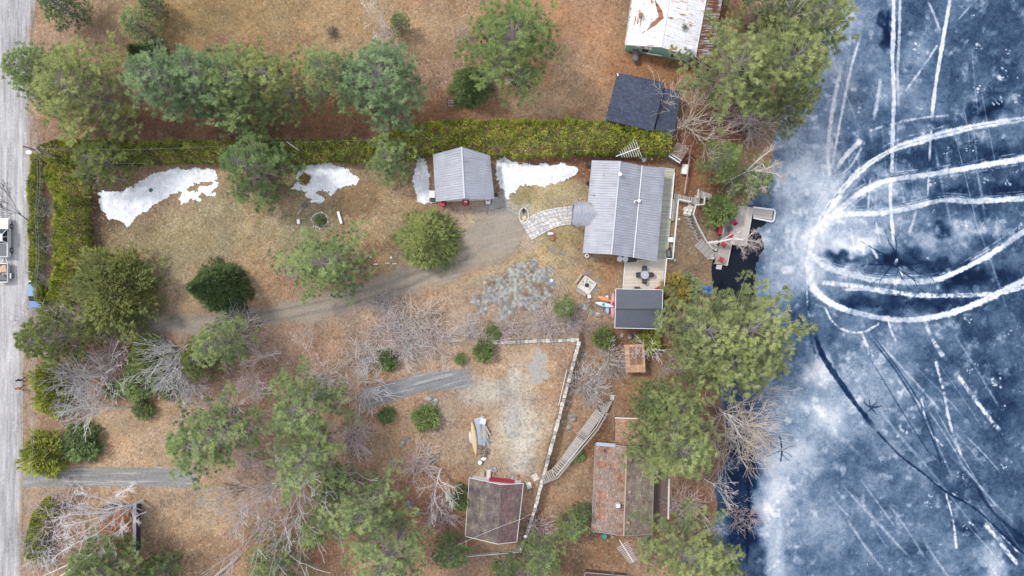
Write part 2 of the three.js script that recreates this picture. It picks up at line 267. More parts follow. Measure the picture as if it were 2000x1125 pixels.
// a sheet cut along the zero line of a field
function sheet(xs, zs, field, yf, uvf) {
  const cache = new Map(), p = [], u = [], id = [];
  const vert = (x, z, f) => { const k = Math.round(x * 500) + '_' + Math.round(z * 500); let o = cache.get(k); if (o === undefined) { o = p.length / 3; cache.set(k, o); p.push(x, yf(x, z, f), z); u.push(...uvf(x, z)); } return o; };
  const F0 = xs.map((x) => zs.map((z) => field(x, z)));
  const cut = (t) => {
    const out = [];
    for (let i = 0; i < 3; i++) {
      const a = t[i], b = t[(i + 1) % 3]; if (a[2] > 0) out.push(vert(a[0], a[1], a[2]));
      if ((a[2] > 0) !== (b[2] > 0)) { const s = a[2] / (a[2] - b[2]); out.push(vert(mix(a[0], b[0], s), mix(a[1], b[1], s), 0)); }
    }
    for (let i = 1; i < out.length - 1; i++) id.push(out[0], out[i], out[i + 1]);
  };
  for (let i = 1; i < xs.length; i++) for (let j = 1; j < zs.length; j++) {
    const f = [F0[i - 1][j - 1], F0[i][j - 1], F0[i][j], F0[i - 1][j]]; if (Math.max(...f) <= 0) continue;
    const a = [xs[i - 1], zs[j - 1], f[0]], b = [xs[i], zs[j - 1], f[1]], c = [xs[i], zs[j], f[2]], d = [xs[i - 1], zs[j], f[3]];
    cut([a, d, c]); cut([a, c, b]);
  }
  const g = new THREE.BufferGeometry(); g.setAttribute('position', new THREE.Float32BufferAttribute(p, 3)); g.setAttribute('uv', new THREE.Float32BufferAttribute(u, 2)); g.setIndex(id); g.computeVertexNormals(); return g;
}
const rangeN = (a, b, st) => { const n = Math.ceil((b - a) / st), v = []; for (let i = 0; i <= n; i++) v.push(a + (b - a) * i / n); return v; };
const overGround = (name, f, x0, x1, y0, y1, lift = 0.012, st = 0.36) => {
  const a = P(x0, y0), b = P(x1, y1);
  return struct(name, sheet(rangeN(a.x, b.x, st), rangeN(a.z, b.z, st), (x, z) => f(...pix(x, z, 0), x, z) / 13.3, (x, z) => G(x, z) + lift, gUV), groundMat);
};
overGround('road', (px, py) => roadF(px, py), -70, 90, -60, 1200, 0.03);
overGround('driveway', (px, py, x, z) => Math.min(trackF(px, py) + (fbm(x * 0.6, z * 0.6, 3) - 0.5) * 22, 1e3), 68, 1060, 400, 680, 0.036);
overGround('driveway', (px, py, x, z) => driveA(px, py) + (fbm(x * 1.2, z * 1.2, 3) - 0.5) * 7, 20, 410, 900, 965, 0.042);
overGround('driveway', (px, py, x, z) => driveB(px, py) + (fbm(x * 1.2, z * 1.2, 3) - 0.5) * 8, 690, 945, 705, 820, 0.036);

// ------------------------------------------------------------------ snow left lying
const snowMap = dataTex(512, 512, (i, j, c) => { const d = h2(i >> 1, j >> 1), n = fbm(i / 40, j / 40, 4), k = (0.9 + 0.16 * n) * (d > 0.985 ? 0.55 : 1) * (fbm(i / 9 + 7, j / 9, 3) > 0.74 ? 0.62 : 1); c[0] = clamp(216 * k, 0, 232); c[1] = clamp(218 * k, 0, 234); c[2] = clamp(223 * k, 0, 238); });
snowMap.wrapS = snowMap.wrapT = THREE.RepeatWrapping;
const snowMat = new THREE.MeshStandardMaterial({ map: snowMap, bumpMap: bumpTex, bumpScale: 0.03, roughness: 0.75, side: THREE.DoubleSide });
function snow(label, pts, th = 0.2, rough = 0.42) {
  const w = poly2(pts), xs = w.map((q) => q[0]), zs = w.map((q) => q[1]), c = V((Math.min(...xs) + Math.max(...xs)) / 2, 0, (Math.min(...zs) + Math.max(...zs)) / 2); c.y = G(c.x, c.z);
  const f = (x, z) => sdPoly(x, z, w) + (fbm(x * 1.1, z * 1.1, 4) - 0.52) * 2.2 * rough + (vn(x * 5, z * 5) - 0.5) * 0.35 + (vn(x * 11, z * 11) - 0.5) * 0.3;
  const g = sheet(rangeN(Math.min(...xs) - 1, Math.max(...xs) + 1, 0.12), rangeN(Math.min(...zs) - 1, Math.max(...zs) + 1, 0.12), f, (x, z, d) => G(x, z) + 0.015 + th * ss(0, 1.3, d) * (0.6 + 0.8 * fbm(x * 0.8, z * 0.8, 3)), (x, z) => [x / 5, z / 5]);
  g.translate(-c.x, -c.y, -c.z);
  const m = shade(new THREE.Mesh(g, snowMat)); m.name = numbered('snow_patch'); m.position.copy(c); scene.add(m); return tag(m, label, 'snow patch', 'patches of melting snow');
}
snow('largest white snow patch, curved along the shade of the hedge beside the street', [[192, 378], [215, 372], [240, 374], [262, 358], [300, 338], [350, 328], [415, 330], [424, 350], [408, 358], [385, 360], [362, 372], [345, 378], [330, 384], [300, 398], [285, 412], [270, 418], [262, 432], [248, 443], [235, 432], [205, 425], [195, 405]]);
snow('thin broken grey snow strip on grass below the largest snow patch', [[345, 388], [370, 372], [400, 362], [426, 356], [424, 374], [400, 384], [370, 392], [355, 402]], 0.06, 1.1);
snow('white snow patch with a brown bush in it, behind the fire ring benches', [[570, 368], [585, 335], [605, 318], [640, 315], [680, 330], [700, 350], [690, 362], [655, 370], [640, 376], [590, 374]]);
snow('thin broken snow scraps between the bush snow patch and a bench', [[585, 374], [640, 374], [655, 376], [640, 384], [620, 392], [600, 378]], 0.05, 1.1);
snow('narrow white snow bank along the left wall of the garage', [[818, 300], [828, 303], [838, 340], [840, 392], [830, 401], [814, 394], [807, 352]], 0.22, 0.3);
snow('white snow patch reaching from the garage towards the grey house', [[968, 314], [985, 304], [1010, 320], [1040, 323], [1100, 320], [1130, 326], [1128, 338], [1110, 350], [1060, 363], [1015, 362], [1005, 376], [992, 388], [975, 364], [966, 338]], 0.3, 0.45);
snow('small snow scrap beside the roof antenna behind the grey house', [[1243, 308], [1258, 303], [1273, 310], [1258, 314]], 0.08, 0.3);

// ------------------------------------------------------------------ the lake: ice with drifted tracks, dark open water at the dock
const IX0 = 26, IX1 = 100, IZ0 = -58, IZ1 = 58, IW = 1400, IH = 2048;
const ICE = [ [1700, 500, 300, 700, 0.42, 0.6], [1570, 360, 90, 220, 0.64, 1], [1640, 700, 60, 80, 0.5, 0.8], [1600, 900, 110, 220, 0.56, 0.8], [1720, 760, 60, 90, 0.54, 0.7], [1700, 110, 70, 130, 0.55, 0.8], [1800, 200, 50, 60, 0.5, 0.6], [1850, 430, 110, 50, 0.5, 0.7],                                                            // cx, cy, rx, ry, whiteness, strength
  [1560, 330, 60, 180, 0.70, 1], [1600, 130, 80, 170, 0.60, 0.9], [1640, 60, 60, 90, 0.62, 0.8], [1590, 430, 60, 120, 0.70, 1], [1500, 470, 34, 60, 0.55, 0.9], [1530, 590, 60, 90, 0.5, 0.7], [1540, 540, 50, 60, 0.66, 0.8], [1690, 180, 40, 120, 0.42, 0.8],
  [1910, 110, 140, 150, 0.33, 1], [1790, 60, 40, 80, 0.3, 0.8], [1785, 100, 30, 40, 0.6, 0.7], [1790, 190, 26, 40, 0.5, 0.7], [1730, 60, 12, 50, 0.1, 0.9], [1700, 290, 40, 30, 0.2, 0.8], [1930, 215, 36, 16, 0.07, 1], [1840, 240, 40, 12, 0.2, 0.8], [1860, 305, 150, 26, 0.12, 0.8], [1690, 345, 28, 14, 0.24, 0.8], [1870, 355, 150, 16, 0.33, 0.7], [1960, 370, 60, 14, 0.1, 0.8], [1730, 375, 70, 20, 0.62, 0.8], [1860, 375, 40, 14, 0.14, 0.8],
  [1680, 455, 90, 48, 0.72, 0.9], [1670, 480, 40, 18, 0.88, 0.9], [1760, 430, 50, 30, 0.6, 0.8], [1830, 460, 70, 40, 0.42, 0.7], [1800, 470, 50, 18, 0.72, 0.8], [1870, 450, 60, 14, 0.85, 0.6], [1900, 410, 80, 20, 0.3, 0.8], [1840, 450, 22, 14, 0.1, 0.8], [1640, 505, 40, 12, 0.12, 0.9], [1750, 510, 40, 22, 0.08, 0.9], [1830, 520, 60, 16, 0.12, 0.9], [1960, 480, 60, 18, 0.18, 0.9],
  [1790, 595, 150, 22, 0.06, 1], [1900, 545, 100, 26, 0.07, 1], [1690, 585, 60, 18, 0.12, 1], [1970, 520, 50, 20, 0.3, 0.7], [1780, 625, 60, 12, 0.08, 0.8],
  [1570, 620, 24, 50, 0.34, 0.9], [1610, 660, 30, 50, 0.3, 0.8], [1700, 700, 70, 80, 0.45, 0.7], [1770, 700, 70, 100, 0.48, 0.7], [1920, 690, 130, 90, 0.33, 0.9], [1950, 760, 70, 90, 0.16, 0.7], [1860, 830, 60, 60, 0.4, 0.5],
  [1580, 780, 80, 110, 0.62, 0.9], [1605, 730, 26, 30, 0.95, 0.9], [1600, 820, 30, 40, 0.8, 0.7], [1550, 960, 70, 150, 0.62, 0.9], [1514, 1030, 30, 150, 0.78, 0.9], [1560, 900, 40, 60, 0.78, 0.6], [1448, 990, 28, 150, 0.04, 1], [1462, 940, 10, 60, 0.02, 1], [1440, 980, 16, 120, 0.16, 0.7],
  [1700, 950, 110, 100, 0.42, 0.9], [1660, 1080, 110, 60, 0.40, 0.7], [1780, 1060, 90, 70, 0.36, 0.8], [1930, 940, 110, 90, 0.32, 0.9], [1900, 1030, 40, 14, 0.05, 0.7], [1940, 1090, 30, 40, 0.8, 0.7], [1810, 960, 60, 50, 0.34, 0.6], [1985, 1050, 30, 40, 0.12, 0.8],
];
const MW = 220, MH = 380, MS = 4, MOX = 1330, MOY = -190, imap = new Float32Array(MW * MH);
for (let j = 0; j < MH; j++) for (let i = 0; i < MW; i++) {
  const px = MOX + i * MS, py = MOY + j * MS, n = (fbm(px / 45 + 7, py / 45, 4) - 0.5) * 1.2; let v = 0.36;
  for (const q of ICE) { const e = Math.hypot((px - q[0]) / q[2], (py - q[1]) / q[3]) + n * 0.8; if (e < 1.4) v = mix(v, q[4], q[5] * (1 - ss(0.3, 1.4, e))); }
  imap[j * MW + i] = v;
}
const iw = new Float32Array(IW * IH), ik = new Float32Array(IW * IH).fill(0), toI = (px, py) => { const p = P(px, py, LAKE); return [(p.x - IX0) / (IX1 - IX0) * IW, (p.z - IZ0) / (IZ1 - IZ0) * IH]; }, IPP = IW / (IX1 - IX0) * 103 / F;
function stroke(buf, pts, w, amp, o = {}) {                              // drifted snow along a track, or a crack
  const { soft = o.broken ? 0.65 : 0.4, broken = 0, taper = [1, 1], fade = [1, 1], rag = 0.2, seed = 1, grit = o.broken ? 0.6 : 0.12 } = o;
  const c = new THREE.CatmullRomCurve3(pts.map(([a, b]) => V(a, b, 0)), false, 'centripetal'), L = c.getLength(), n = Math.ceil(L * IPP / 0.7);
  for (let k = 0; k <= n; k++) {
    const t = k / n, q = c.getPoint(t), [cx, cy] = toI(q.x, q.y), s = t * L;
    let a = amp * mix(fade[0], fade[1], t); let r = w / 2 * IPP * mix(taper[0], taper[1], t) * (1 - rag + 2 * rag * fbm(s / 34 + seed * 13, seed, 3));
    if (broken) a *= ss(broken - 0.12, broken + 0.12, fbm(s / 16 + seed * 7, seed * 3, 3));
    if (L < 330 && !broken) a *= ss(0, 0.16, t) * ss(1, 0.8, t); else if (w > 9 && !broken) { const q = fbm(s / 60 + seed * 5, seed, 3); a *= 0.62 + 0.5 * ss(0.3, 0.55, q); r *= 0.72 + 0.56 * fbm(s / 90 + seed * 3, 4, 2); } if (a < 0.02) continue;
    const R = Math.ceil(r * 1.25 + 2);
    for (let y = Math.max(0, Math.floor(cy - R)); y <= Math.min(IH - 1, cy + R); y++) for (let x = Math.max(0, Math.floor(cx - R)); x <= Math.min(IW - 1, cx + R); x++) {
      const d = Math.hypot(x + 0.5 - cx, y + 0.5 - cy), m = a * (1 - ss(r * (1 - soft), r * 1.15 + 0.6, d + (vn(x / 2.5, y / 2.5) - 0.5) * r * 0.35 + (vn(x / 9, y / 9) - 0.5) * r * 0.4)); const i = y * IW + x, mm = m * (grit ? mix(1 - grit, 1, ss(0.34, 0.56, 0.6 * vn(x / 7 + seed, y / 7) + 0.4 * vn(x / 2.6, y / 2.6 + seed))) : 1); if (mm > buf[i]) buf[i] = mm;
    }
  }
}
const S = (pts, w, a, o) => stroke(iw, pts, w, a, o), K = (pts, w, a, o) => stroke(ik, pts, w, a, o);
const T1 = [[2040, 226], [2000, 232], [1900, 248], [1820, 268], [1745, 292], [1690, 325], [1650, 365], [1620, 402], [1600, 440]];
S(T1, 12, 1, { rag: 0.16, seed: 2 }); K(T1.map(([a, b]) => [a - 2, b + 1]), 2.2, 0.5, { broken: 0.45, seed: 5 });
for (const [k, T] of [[1, T1], [2, [[2040, 300], [2000, 309], [1900, 326], [1820, 340], [1740, 351], [1690, 371], [1655, 396], [1622, 426], [1604, 450]]], [3, [[2040, 384], [2000, 387], [1900, 393], [1840, 391], [1780, 405], [1720, 416], [1660, 418], [1610, 430], [1588, 470]]], [4, [[1640, 385], [1604, 430], [1582, 485], [1580, 540], [1600, 575], [1640, 600], [1700, 617], [1760, 625], [1830, 618], [1890, 600], [1940, 578], [2000, 548]]], [5, [[1590, 500], [1610, 520], [1650, 532], [1700, 545], [1760, 550], [1820, 548], [1860, 535], [1920, 505], [1960, 480], [2000, 452]]]]) for (let q = 0; q < 5; q++) { const r = rng(k * 31 + q), d = (r() - 0.5) * 30; S(T.map(([a, b], i) => [a + d * 0.35 * (i > T.length * 0.6 || k === 4 ? 1.6 : 0.2), b + d * (k === 4 ? 0.3 : 1)]), 1.6 + 3 * r(), 0.3 + 0.35 * r(), { broken: 0.4 + 0.14 * r(), soft: 0.8, seed: k * 7 + q }); }
const T2 = [[2040, 300], [2000, 309], [1900, 326], [1820, 340], [1740, 351], [1690, 371], [1655, 396], [1622, 426], [1604, 450]];
S(T2, 12.5, 1, { rag: 0.18, seed: 3 }); K(T2.slice(0, 5).map(([a, b]) => [a, b - 6]), 3, 0.5, { broken: 0.4, seed: 6 });
S([[2040, 384], [2000, 387], [1900, 393], [1840, 391], [1780, 405], [1720, 416], [1660, 418], [1610, 424]], 10, 1, { rag: 0.2, seed: 4 });
S([[1640, 385], [1604, 430], [1582, 485], [1580, 540], [1600, 575], [1640, 600], [1700, 617], [1760, 625], [1830, 618], [1890, 600], [1940, 578], [2000, 548], [2040, 530]], 11, 1, { rag: 0.16, seed: 8, soft: 0.3 });
S([[1660, 350], [1610, 420], [1584, 480], [1580, 560]], 30, 0.5, { soft: 0.9, seed: 9 });
S([[1590, 500], [1610, 520], [1650, 532], [1700, 545], [1760, 550], [1820, 548], [1860, 535], [1920, 505], [1960, 480], [2000, 452], [2040, 425]], 11, 1, { rag: 0.18, seed: 10 });
S([[1610, 552], [1680, 560], [1740, 570], [1800, 577], [1870, 577], [1920, 575], [1960, 572], [2000, 560], [2040, 548]], 9.5, 1, { rag: 0.2, broken: 0.12, seed: 11 });
S([[1640, 565], [1700, 566], [1740, 573]], 7, 0.8, { seed: 12, soft: 0.6 });
for (const [pts, w, a, o] of [
  [[[1745, -60], [1745, 60], [1743, 110], [1746, 180], [1744, 250], [1742, 335]], 9, 1, { rag: 0.4, fade: [1, 0.7] }], [[[1759, -60], [1756, 80], [1753, 150], [1757, 230]], 6, 0.85, { fade: [1, 0.4] }], [[[1740, 335], [1739, 400], [1743, 445], [1746, 485]], 7, 0.85, { seed: 3 }],
  [[[1862, -40], [1845, 60], [1833, 130], [1823, 200], [1820, 240]], 8, 1, { rag: 0.3 }], [[[1820, 250], [1817, 280], [1815, 318]], 5, 0.7, {}], [[[1814, 335], [1812, 384]], 4, 0.7, {}], [[[1645, 120], [1627, 210], [1617, 300], [1622, 355]], 10, 0.88, { soft: 0.8 }], [[[1684, 60], [1663, 130], [1648, 200], [1633, 280], [1622, 345]], 7, 0.85, { soft: 0.7 }],
  [[[1684, 271], [1660, 296], [1630, 332]], 11, 0.95, { soft: 0.6 }], [[[1684, 285], [1665, 320], [1640, 345]], 6, 0.7, { soft: 0.8 }], [[[1720, 150], [1715, 190], [1705, 240]], 10, 0.7, { soft: 0.9 }], [[[1830, 90], [1800, 135], [1770, 175]], 5, 0.65, { broken: 0.3 }], [[[1812, 0], [1825, 30], [1838, 65]], 5, 0.55, {}], [[[1895, 12], [1870, 40]], 3, 0.5, {}], [[[1700, 255], [1740, 243], [1800, 230], [1850, 226]], 5, 0.65, { broken: 0.4 }],
  [[[1577, 545], [1578, 600], [1585, 640]], 5, 0.9, { broken: 0.42, seed: 2 }], [[[1612, 602], [1628, 630], [1658, 648], [1690, 647], [1716, 632]], 5, 0.9, { broken: 0.28 }], [[[1682, 648], [1692, 672], [1697, 690]], 7, 0.9, { broken: 0.3 }], [[[1735, 628], [1742, 650], [1750, 665]], 5, 0.85, { broken: 0.3 }],
  [[[1808, 630], [1826, 672], [1868, 728], [1890, 760], [1935, 820], [1955, 842]], 9, 0.95, { broken: 0.42, seed: 4 }], [[[1828, 708], [1842, 760], [1858, 835], [1878, 892]], 6, 0.85, { broken: 0.38, seed: 7 }], [[[1848, 965], [1862, 1020], [1868, 1070]], 5, 0.85, { broken: 0.3 }], [[[1925, 1025], [1955, 1062], [1985, 1100]], 9, 0.95, { broken: 0.35 }], [[[1800, 780], [1815, 840], [1840, 870]], 5, 0.8, { broken: 0.45 }],
  [[[1720, 850], [1760, 893], [1830, 945], [1900, 990], [1990, 1080]], 4, 0.75, { broken: 0.45, seed: 6 }], [[[1700, 480], [1715, 505]], 6, 0.8, {}], [[[1710, 430], [1720, 480]], 3, 0.6, {}], [[[1790, 410], [1775, 460]], 7, 0.6, { soft: 0.8 }], [[[1660, 440], [1672, 500]], 4, 0.5, {}], [[[1700, 345], [1695, 415]], 5, 0.6, {}], [[[1748, 515], [1752, 508]], 7, 1, {}], [[[1755, 522], [1762, 540]], 6, 1, {}],
]) S(pts, w, a, o);
for (let k = 0; k < 46; k++) { const r = rng(900 + k), x = 1600 + r() * 330, y = k < 18 ? r() * 420 : 640 + r() * 420, a = k < 18 ? 1.45 + (r() - 0.5) * 0.5 : 0.95 + (r() - 0.5) * 0.35, l = 70 + r() * 160; S([[x, y], [x + Math.cos(a) * l * 0.5 + (r() - 0.5) * 8, y + Math.sin(a) * l * 0.5], [x + Math.cos(a) * l, y + Math.sin(a) * l]], 2 + r() * 5, 0.18 + 0.3 * r(), { soft: 0.9, seed: k }); }
for (const [dx, w, a] of [[8, 22, 0.35], [-14, 24, 0.35], [20, 14, 0.3]]) S([[1690 + dx, 310], [1640 + dx, 370], [1600 + dx, 430], [1584 + dx, 500], [1590 + dx, 560]], w, a, { soft: 0.95, seed: 40 + dx });
S([[1585, 470], [1582, 520], [1590, 565], [1620, 590]], 20, 0.85, { soft: 0.8, seed: 44 }); S([[1560, 440], [1548, 475], [1560, 505]], 10, 0.6, { soft: 0.9, seed: 45 });
for (const [pts, w, a, o] of [
  [[[1588, 640], [1605, 690], [1640, 745], [1680, 800], [1715, 845]], 11, 0.95, { rag: 0.5 }], [[[1715, 845], [1760, 892], [1800, 922], [1850, 962], [1900, 990], [1960, 1045], [2020, 1100]], 5, 0.8, { rag: 0.5 }], [[[1690, 650], [1740, 710], [1790, 790], [1830, 880], [1842, 920]], 4, 0.55, {}], [[[1694, 640], [1760, 730], [1812, 815], [1838, 905]], 3, 0.5, {}], [[[1700, 700], [1760, 800], [1835, 915]], 3, 0.4, {}],
  [[[1900, 940], [1940, 1000], [2010, 1060]], 6, 0.6, {}], [[[1578, 560], [1584, 660], [1592, 690]], 5, 0.5, { broken: 0.3 }], [[[1735, 20], [1731, 70]], 8, 0.8, { soft: 0.8 }], [[[1458, 880], [1462, 960], [1458, 1130]], 7, 0.9, { rag: 0.5 }], [[[1445, 980], [1475, 985]], 3, 0.7, {}],
]) K(pts, w, a, o);
{ // melt cracks round old holes, and crusty white scraps
  const r = rng(77);
  const star = (cx, cy, R, n, w, a) => { for (let i = 0; i < n; i++) { let an = i / n * 6.283 + r() * 0.8, x = cx, y = cy; const pts = [[x, y]], m = 3 + (r() * 2 | 0), l = R * (0.55 + r() * 0.6) / m; for (let k = 0; k < m; k++) { an += (r() - 0.5) * 0.9; x += Math.cos(an) * l; y += Math.sin(an) * l * 0.85; pts.push([x, y]); if (r() < 0.5) { const b = an + (r() - 0.5) * 2; K([[x, y], [x + Math.cos(b) * l * 0.8, y + Math.sin(b) * l * 0.7]], w * 0.45, a * 0.8, { taper: [1, 0.3] }); } } K(pts, w, a, { taper: [1, 0.25], rag: 0.4 }); } };
  star(1748, 512, 80, 10, 4, 0.75); K([[1730, 512], [1758, 517]], 18, 0.8, { soft: 0.8 }); star(1938, 182, 30, 8, 3, 0.5); star(1527, 880, 34, 5, 2, 0.6); star(1702, 796, 20, 7, 3, 0.8); star(1900, 278, 18, 6, 2.5, 0.7); star(1740, 310, 40, 5, 2, 0.5); star(1830, 355, 40, 5, 2, 0.5);
  K([[1524, 905], [1527, 880], [1522, 845]], 3.5, 0.8, {});
  const scrap = (x, y, R) => { for (let k = 0; k < 6; k++) { const a = x + (r() - 0.5) * R * 1.5, b = y + (r() - 0.5) * R * 1.5; S([[a, b], [a + (r() - 0.5) * R * 0.7, b + (r() - 0.5) * R * 0.7]], R * (0.12 + r() * 0.3), 0.55 + 0.45 * r(), { rag: 0.9, soft: 0.9, seed: x + k }); } };
  for (const [x, y, R] of [[1960, 140, 16], [1970, 100, 8], [1909, 90, 9], [1900, 32, 5], [1790, 95, 14], [1675, 215, 8], [1950, 195, 14], [1905, 175, 10], [1985, 195, 10], [1850, 295, 8], [1893, 290, 9], [1820, 352, 10], [1925, 352, 10], [1985, 335, 7], [1970, 355, 8], [1945, 748, 15], [1894, 725, 7], [1906, 715, 6], [1890, 1025, 14], [1762, 845, 15], [1820, 965, 9], [1800, 790, 5], [1813, 985, 8], [1875, 930, 8], [1960, 910, 8], [1985, 870, 6], [1700, 690, 8], [1610, 740, 14], [1590, 735, 9], [1970, 650, 7], [1890, 625, 8], [1660, 720, 5], [1640, 820, 6], [1845, 900, 6], [1960, 795, 6], [1990, 640, 5], [1998, 440, 10], [1880, 445, 10], [1920, 440, 8]]) scrap(x, y, R);
  for (let k = 0; k < 120; k++) { const x = 1620 + r() * 400, y = r() * 1125; scrap(x, y, 1 + r() * r() * 5); }
}
const RAMP = [[0, 12, 28, 56], [0.12, 22, 44, 80], [0.28, 56, 80, 110], [0.45, 102, 126, 155], [0.62, 158, 174, 196], [0.8, 208, 217, 231], [1, 252, 252, 254]];
const iceMap = dataTex(IW, IH, (i, j, c) => {
  const x = IX0 + (i + 0.5) / IW * (IX1 - IX0), z = IZ0 + (j + 0.5) / IH * (IZ1 - IZ0), [px, py] = pix(x, z, LAKE);
  const fx = clamp((px + (vn(x * 0.9, z * 0.9) - 0.5) * 22 - MOX) / MS, 0, MW - 1.01), fy = clamp((py + (vn(x * 0.9, z * 0.9 + 31) - 0.5) * 22 - MOY) / MS, 0, MH - 1.01), a = fx | 0, b = fy | 0, u = fx - a, w = fy - b, o = b * MW + a;
  let v = (imap[o] * (1 - u) + imap[o + 1] * u) * (1 - w) + (imap[o + MW] * (1 - u) + imap[o + MW + 1] * u) * w;
  const n1 = fbm(x * 0.45 + 5, z * 0.45, 4) - 0.5, n2 = fbm(x * 2.2, z * 2.2 + 5, 3) - 0.5, n3 = vn(x * 8, z * 8) - 0.5, n4 = h2(i, j) - 0.5;
  const n5 = fbm(x * 0.16 + 20, z * 0.16, 3) - 0.5; v += n1 * 0.30 + n2 * 0.16 + n3 * 0.08 + n4 * 0.10 + n5 * 0.25;
  const puff = fbm(x * 0.7 + 90, z * 0.7, 5); v += ss(0.58, 0.78, puff) * 0.2 * (0.4 + vn(x * 3, z * 3));
  if (h2(i >> 1, j >> 1) > 1 - 0.02 * ss(0.5, 0.8, fbm(x * 0.4 + 60, z * 0.4, 3)) && v > 0.25) v -= 0.28; { const cr = Math.abs(fbm(x * 0.5 + 8, z * 0.5 + 3, 4) - 0.5); if (cr < 0.006 && v > 0.2) v -= 0.10; }
  v = Math.max(clamp(v), 0.02);
  const k = iw[j * IW + i]; v = v + (Math.max(v, 0.98 + n2 * 0.3) - v) * clamp(k * (0.86 + 0.22 * (n3 + 0.5) + 0.4 * n2));
  v = clamp(v * (1 - ik[j * IW + i] * 0.85));
  let s = 1; while (s < RAMP.length - 1 && RAMP[s][0] < v) s++;
  const A = RAMP[s - 1], B = RAMP[s], t = clamp((v - A[0]) / (B[0] - A[0]));
  for (let q = 0; q < 3; q++) c[q] = sr(mix(lin(A[q + 1]), lin(B[q + 1]), t) * 0.55);
});
const iceMat = new THREE.MeshPhysicalMaterial({ map: iceMap, bumpMap: bumpTex, bumpScale: 0.006, roughness: 0.5, specularIntensity: 0.12, side: THREE.DoubleSide });
const WEDGE = [[425, 1482], [434, 1500], [442, 1490], [450, 1480], [464, 1486], [474, 1490], [486, 1492], [498, 1484], [515, 1478], [535, 1476], [570, 1474], [620, 1460], [660, 1400]];
const iceField = (x, z) => { const [px, py] = pix(x, z, LAKE); return Math.max(px - lerpTab(WEDGE, py), 424 - py, py - 655) / 13.3 + (vn(x * 1.4, z * 1.4) - 0.5) * 0.5 + (vn(x * 4, z * 4) - 0.5) * 0.2; };
struct('lake_ice', sheet(span(28, 40, 0.3, 20, 400), span(-46, 46, 0.3, -400, 400), iceField, () => LAKE, (x, z) => [(x - IX0) / (IX1 - IX0), (z - IZ0) / (IZ1 - IZ0)]), iceMat);
const waterMat = new THREE.MeshPhysicalMaterial({ color: new THREE.Color().setRGB(0.006, 0.010, 0.018), roughness: 0.08, specularIntensity: 0.2, side: THREE.DoubleSide });
struct('water', indexed(rangeN(24, 60, 3), rangeN(-60, 60, 6), () => LAKE - 0.07, (x, z) => [x / 6, z / 6]), waterMat);
// ------------------------------------------------------------------ surfaces
const surf = (n, size, fn, o = {}) => { const t = dataTex(n, n, fn); t.wrapS = t.wrapT = THREE.MirroredRepeatWrapping; t.repeat.set(1 / size, 1 / size); return new THREE.MeshStandardMaterial({ map: t, roughness: 0.8, side: THREE.DoubleSide, ...o }); };
const put = (c, r, g, b, k) => { c[0] = clamp(r * k, 0, 255); c[1] = clamp(g * k, 0, 255); c[2] = clamp(b * k, 0, 255); };
const paleMetal = surf(512, 10, (i, j, c) => put(c, 148, 150, 160, 0.82 + 0.2 * fbm(i / 60, j / 60, 4) + 0.04 * vn(i / 3, j / 60) + 0.06 * fbm(i / 8, j / 8, 2) - 0.10 * ss(0.62, 0.75, fbm(i / 10 + 50, j / 90, 4))), { roughness: 0.5, metalness: 0.1 });
const grayMetal = surf(256, 8, (i, j, c) => put(c, 88, 92, 102, 0.9 + 0.2 * fbm(i / 40, j / 40, 4)), { roughness: 0.5, metalness: 0.1 });
const tinRoof = surf(1024, 14, (i, j, c) => {
  const st = fbm(i / 5, j / 160, 4), n = fbm(i / 90 + 3, j / 90, 5), ru = ss(0.60, 0.72, 0.55 * fbm(i / 14, j / 120 + 7, 4) + 0.45 * n), k = 0.84 + 0.34 * st;
  put(c, mix(206, 150, ru), mix(206, 98, ru), mix(210, 66, ru), k); if (fbm(i / 7, j / 7, 3) > 0.72) put(c, 130, 100, 78, k);
}, { roughness: 0.65 });
const rustTin = surf(512, 7, (i, j, c) => { const st = fbm(i / 4, j / 120, 4), ru = ss(0.40, 0.56, 0.6 * fbm(i / 9, j / 130 + 7, 3) + 0.4 * fbm(i / 60, j / 60, 3)), k = 0.75 + 0.45 * st; put(c, mix(168, 112, ru), mix(172, 68, ru), mix(180, 42, ru), k); }, { roughness: 0.7 });
const shingle = (R, G2, B, moss = 0, mr = 0, mg = 0, mb = 0, size = 9) => surf(512, size, (i, j, c) => {
  const row = Math.floor(j / 8), t = h2(Math.floor((i + (row % 2) * 11) / (20 + 6 * h2(row, 3))), row), f = (j % 8) < 1 ? 0.86 : 1, m = moss ? ss(0.62 - moss * 0.3, 0.78 - moss * 0.3, fbm(i / 60, j / 60 + 9, 5) * 0.75 + 0.25 * vn(i / 3, j / 3)) : 0;
  put(c, mix(R, mr, m), mix(G2, mg, m), mix(B, mb, m), (0.80 + 0.2 * t + 0.45 * (vn(i / 3.5, j / 3.5) - 0.5) + 0.3 * fbm(i / 30 + 40, j / 30, 3) - 0.15) * f);
}, { roughness: 0.95 });
const navyShingle = shingle(66, 73, 92), brownShingle = shingle(108, 86, 86, 0.3, 112, 100, 88), brownShingleMoss = shingle(100, 88, 86, 0.5, 120, 110, 98), rustyShingle = shingle(142, 124, 114, 0.55, 144, 108, 90), mossyShingle = shingle(128, 112, 102, 0.55, 136, 128, 110), tanShingle = shingle(172, 136, 116, 0.4, 156, 120, 100), redRoof = shingle(92, 58, 54);
const needleRoof = surf(256, 6, (i, j, c) => { const n = fbm(i / 30, j / 30, 4), l = h2(i >> 1, j >> 1) > 0.93 ? 1.5 : 1; put(c, 118, 76, 46, (0.7 + 0.5 * n) * l); }, { roughness: 1 });
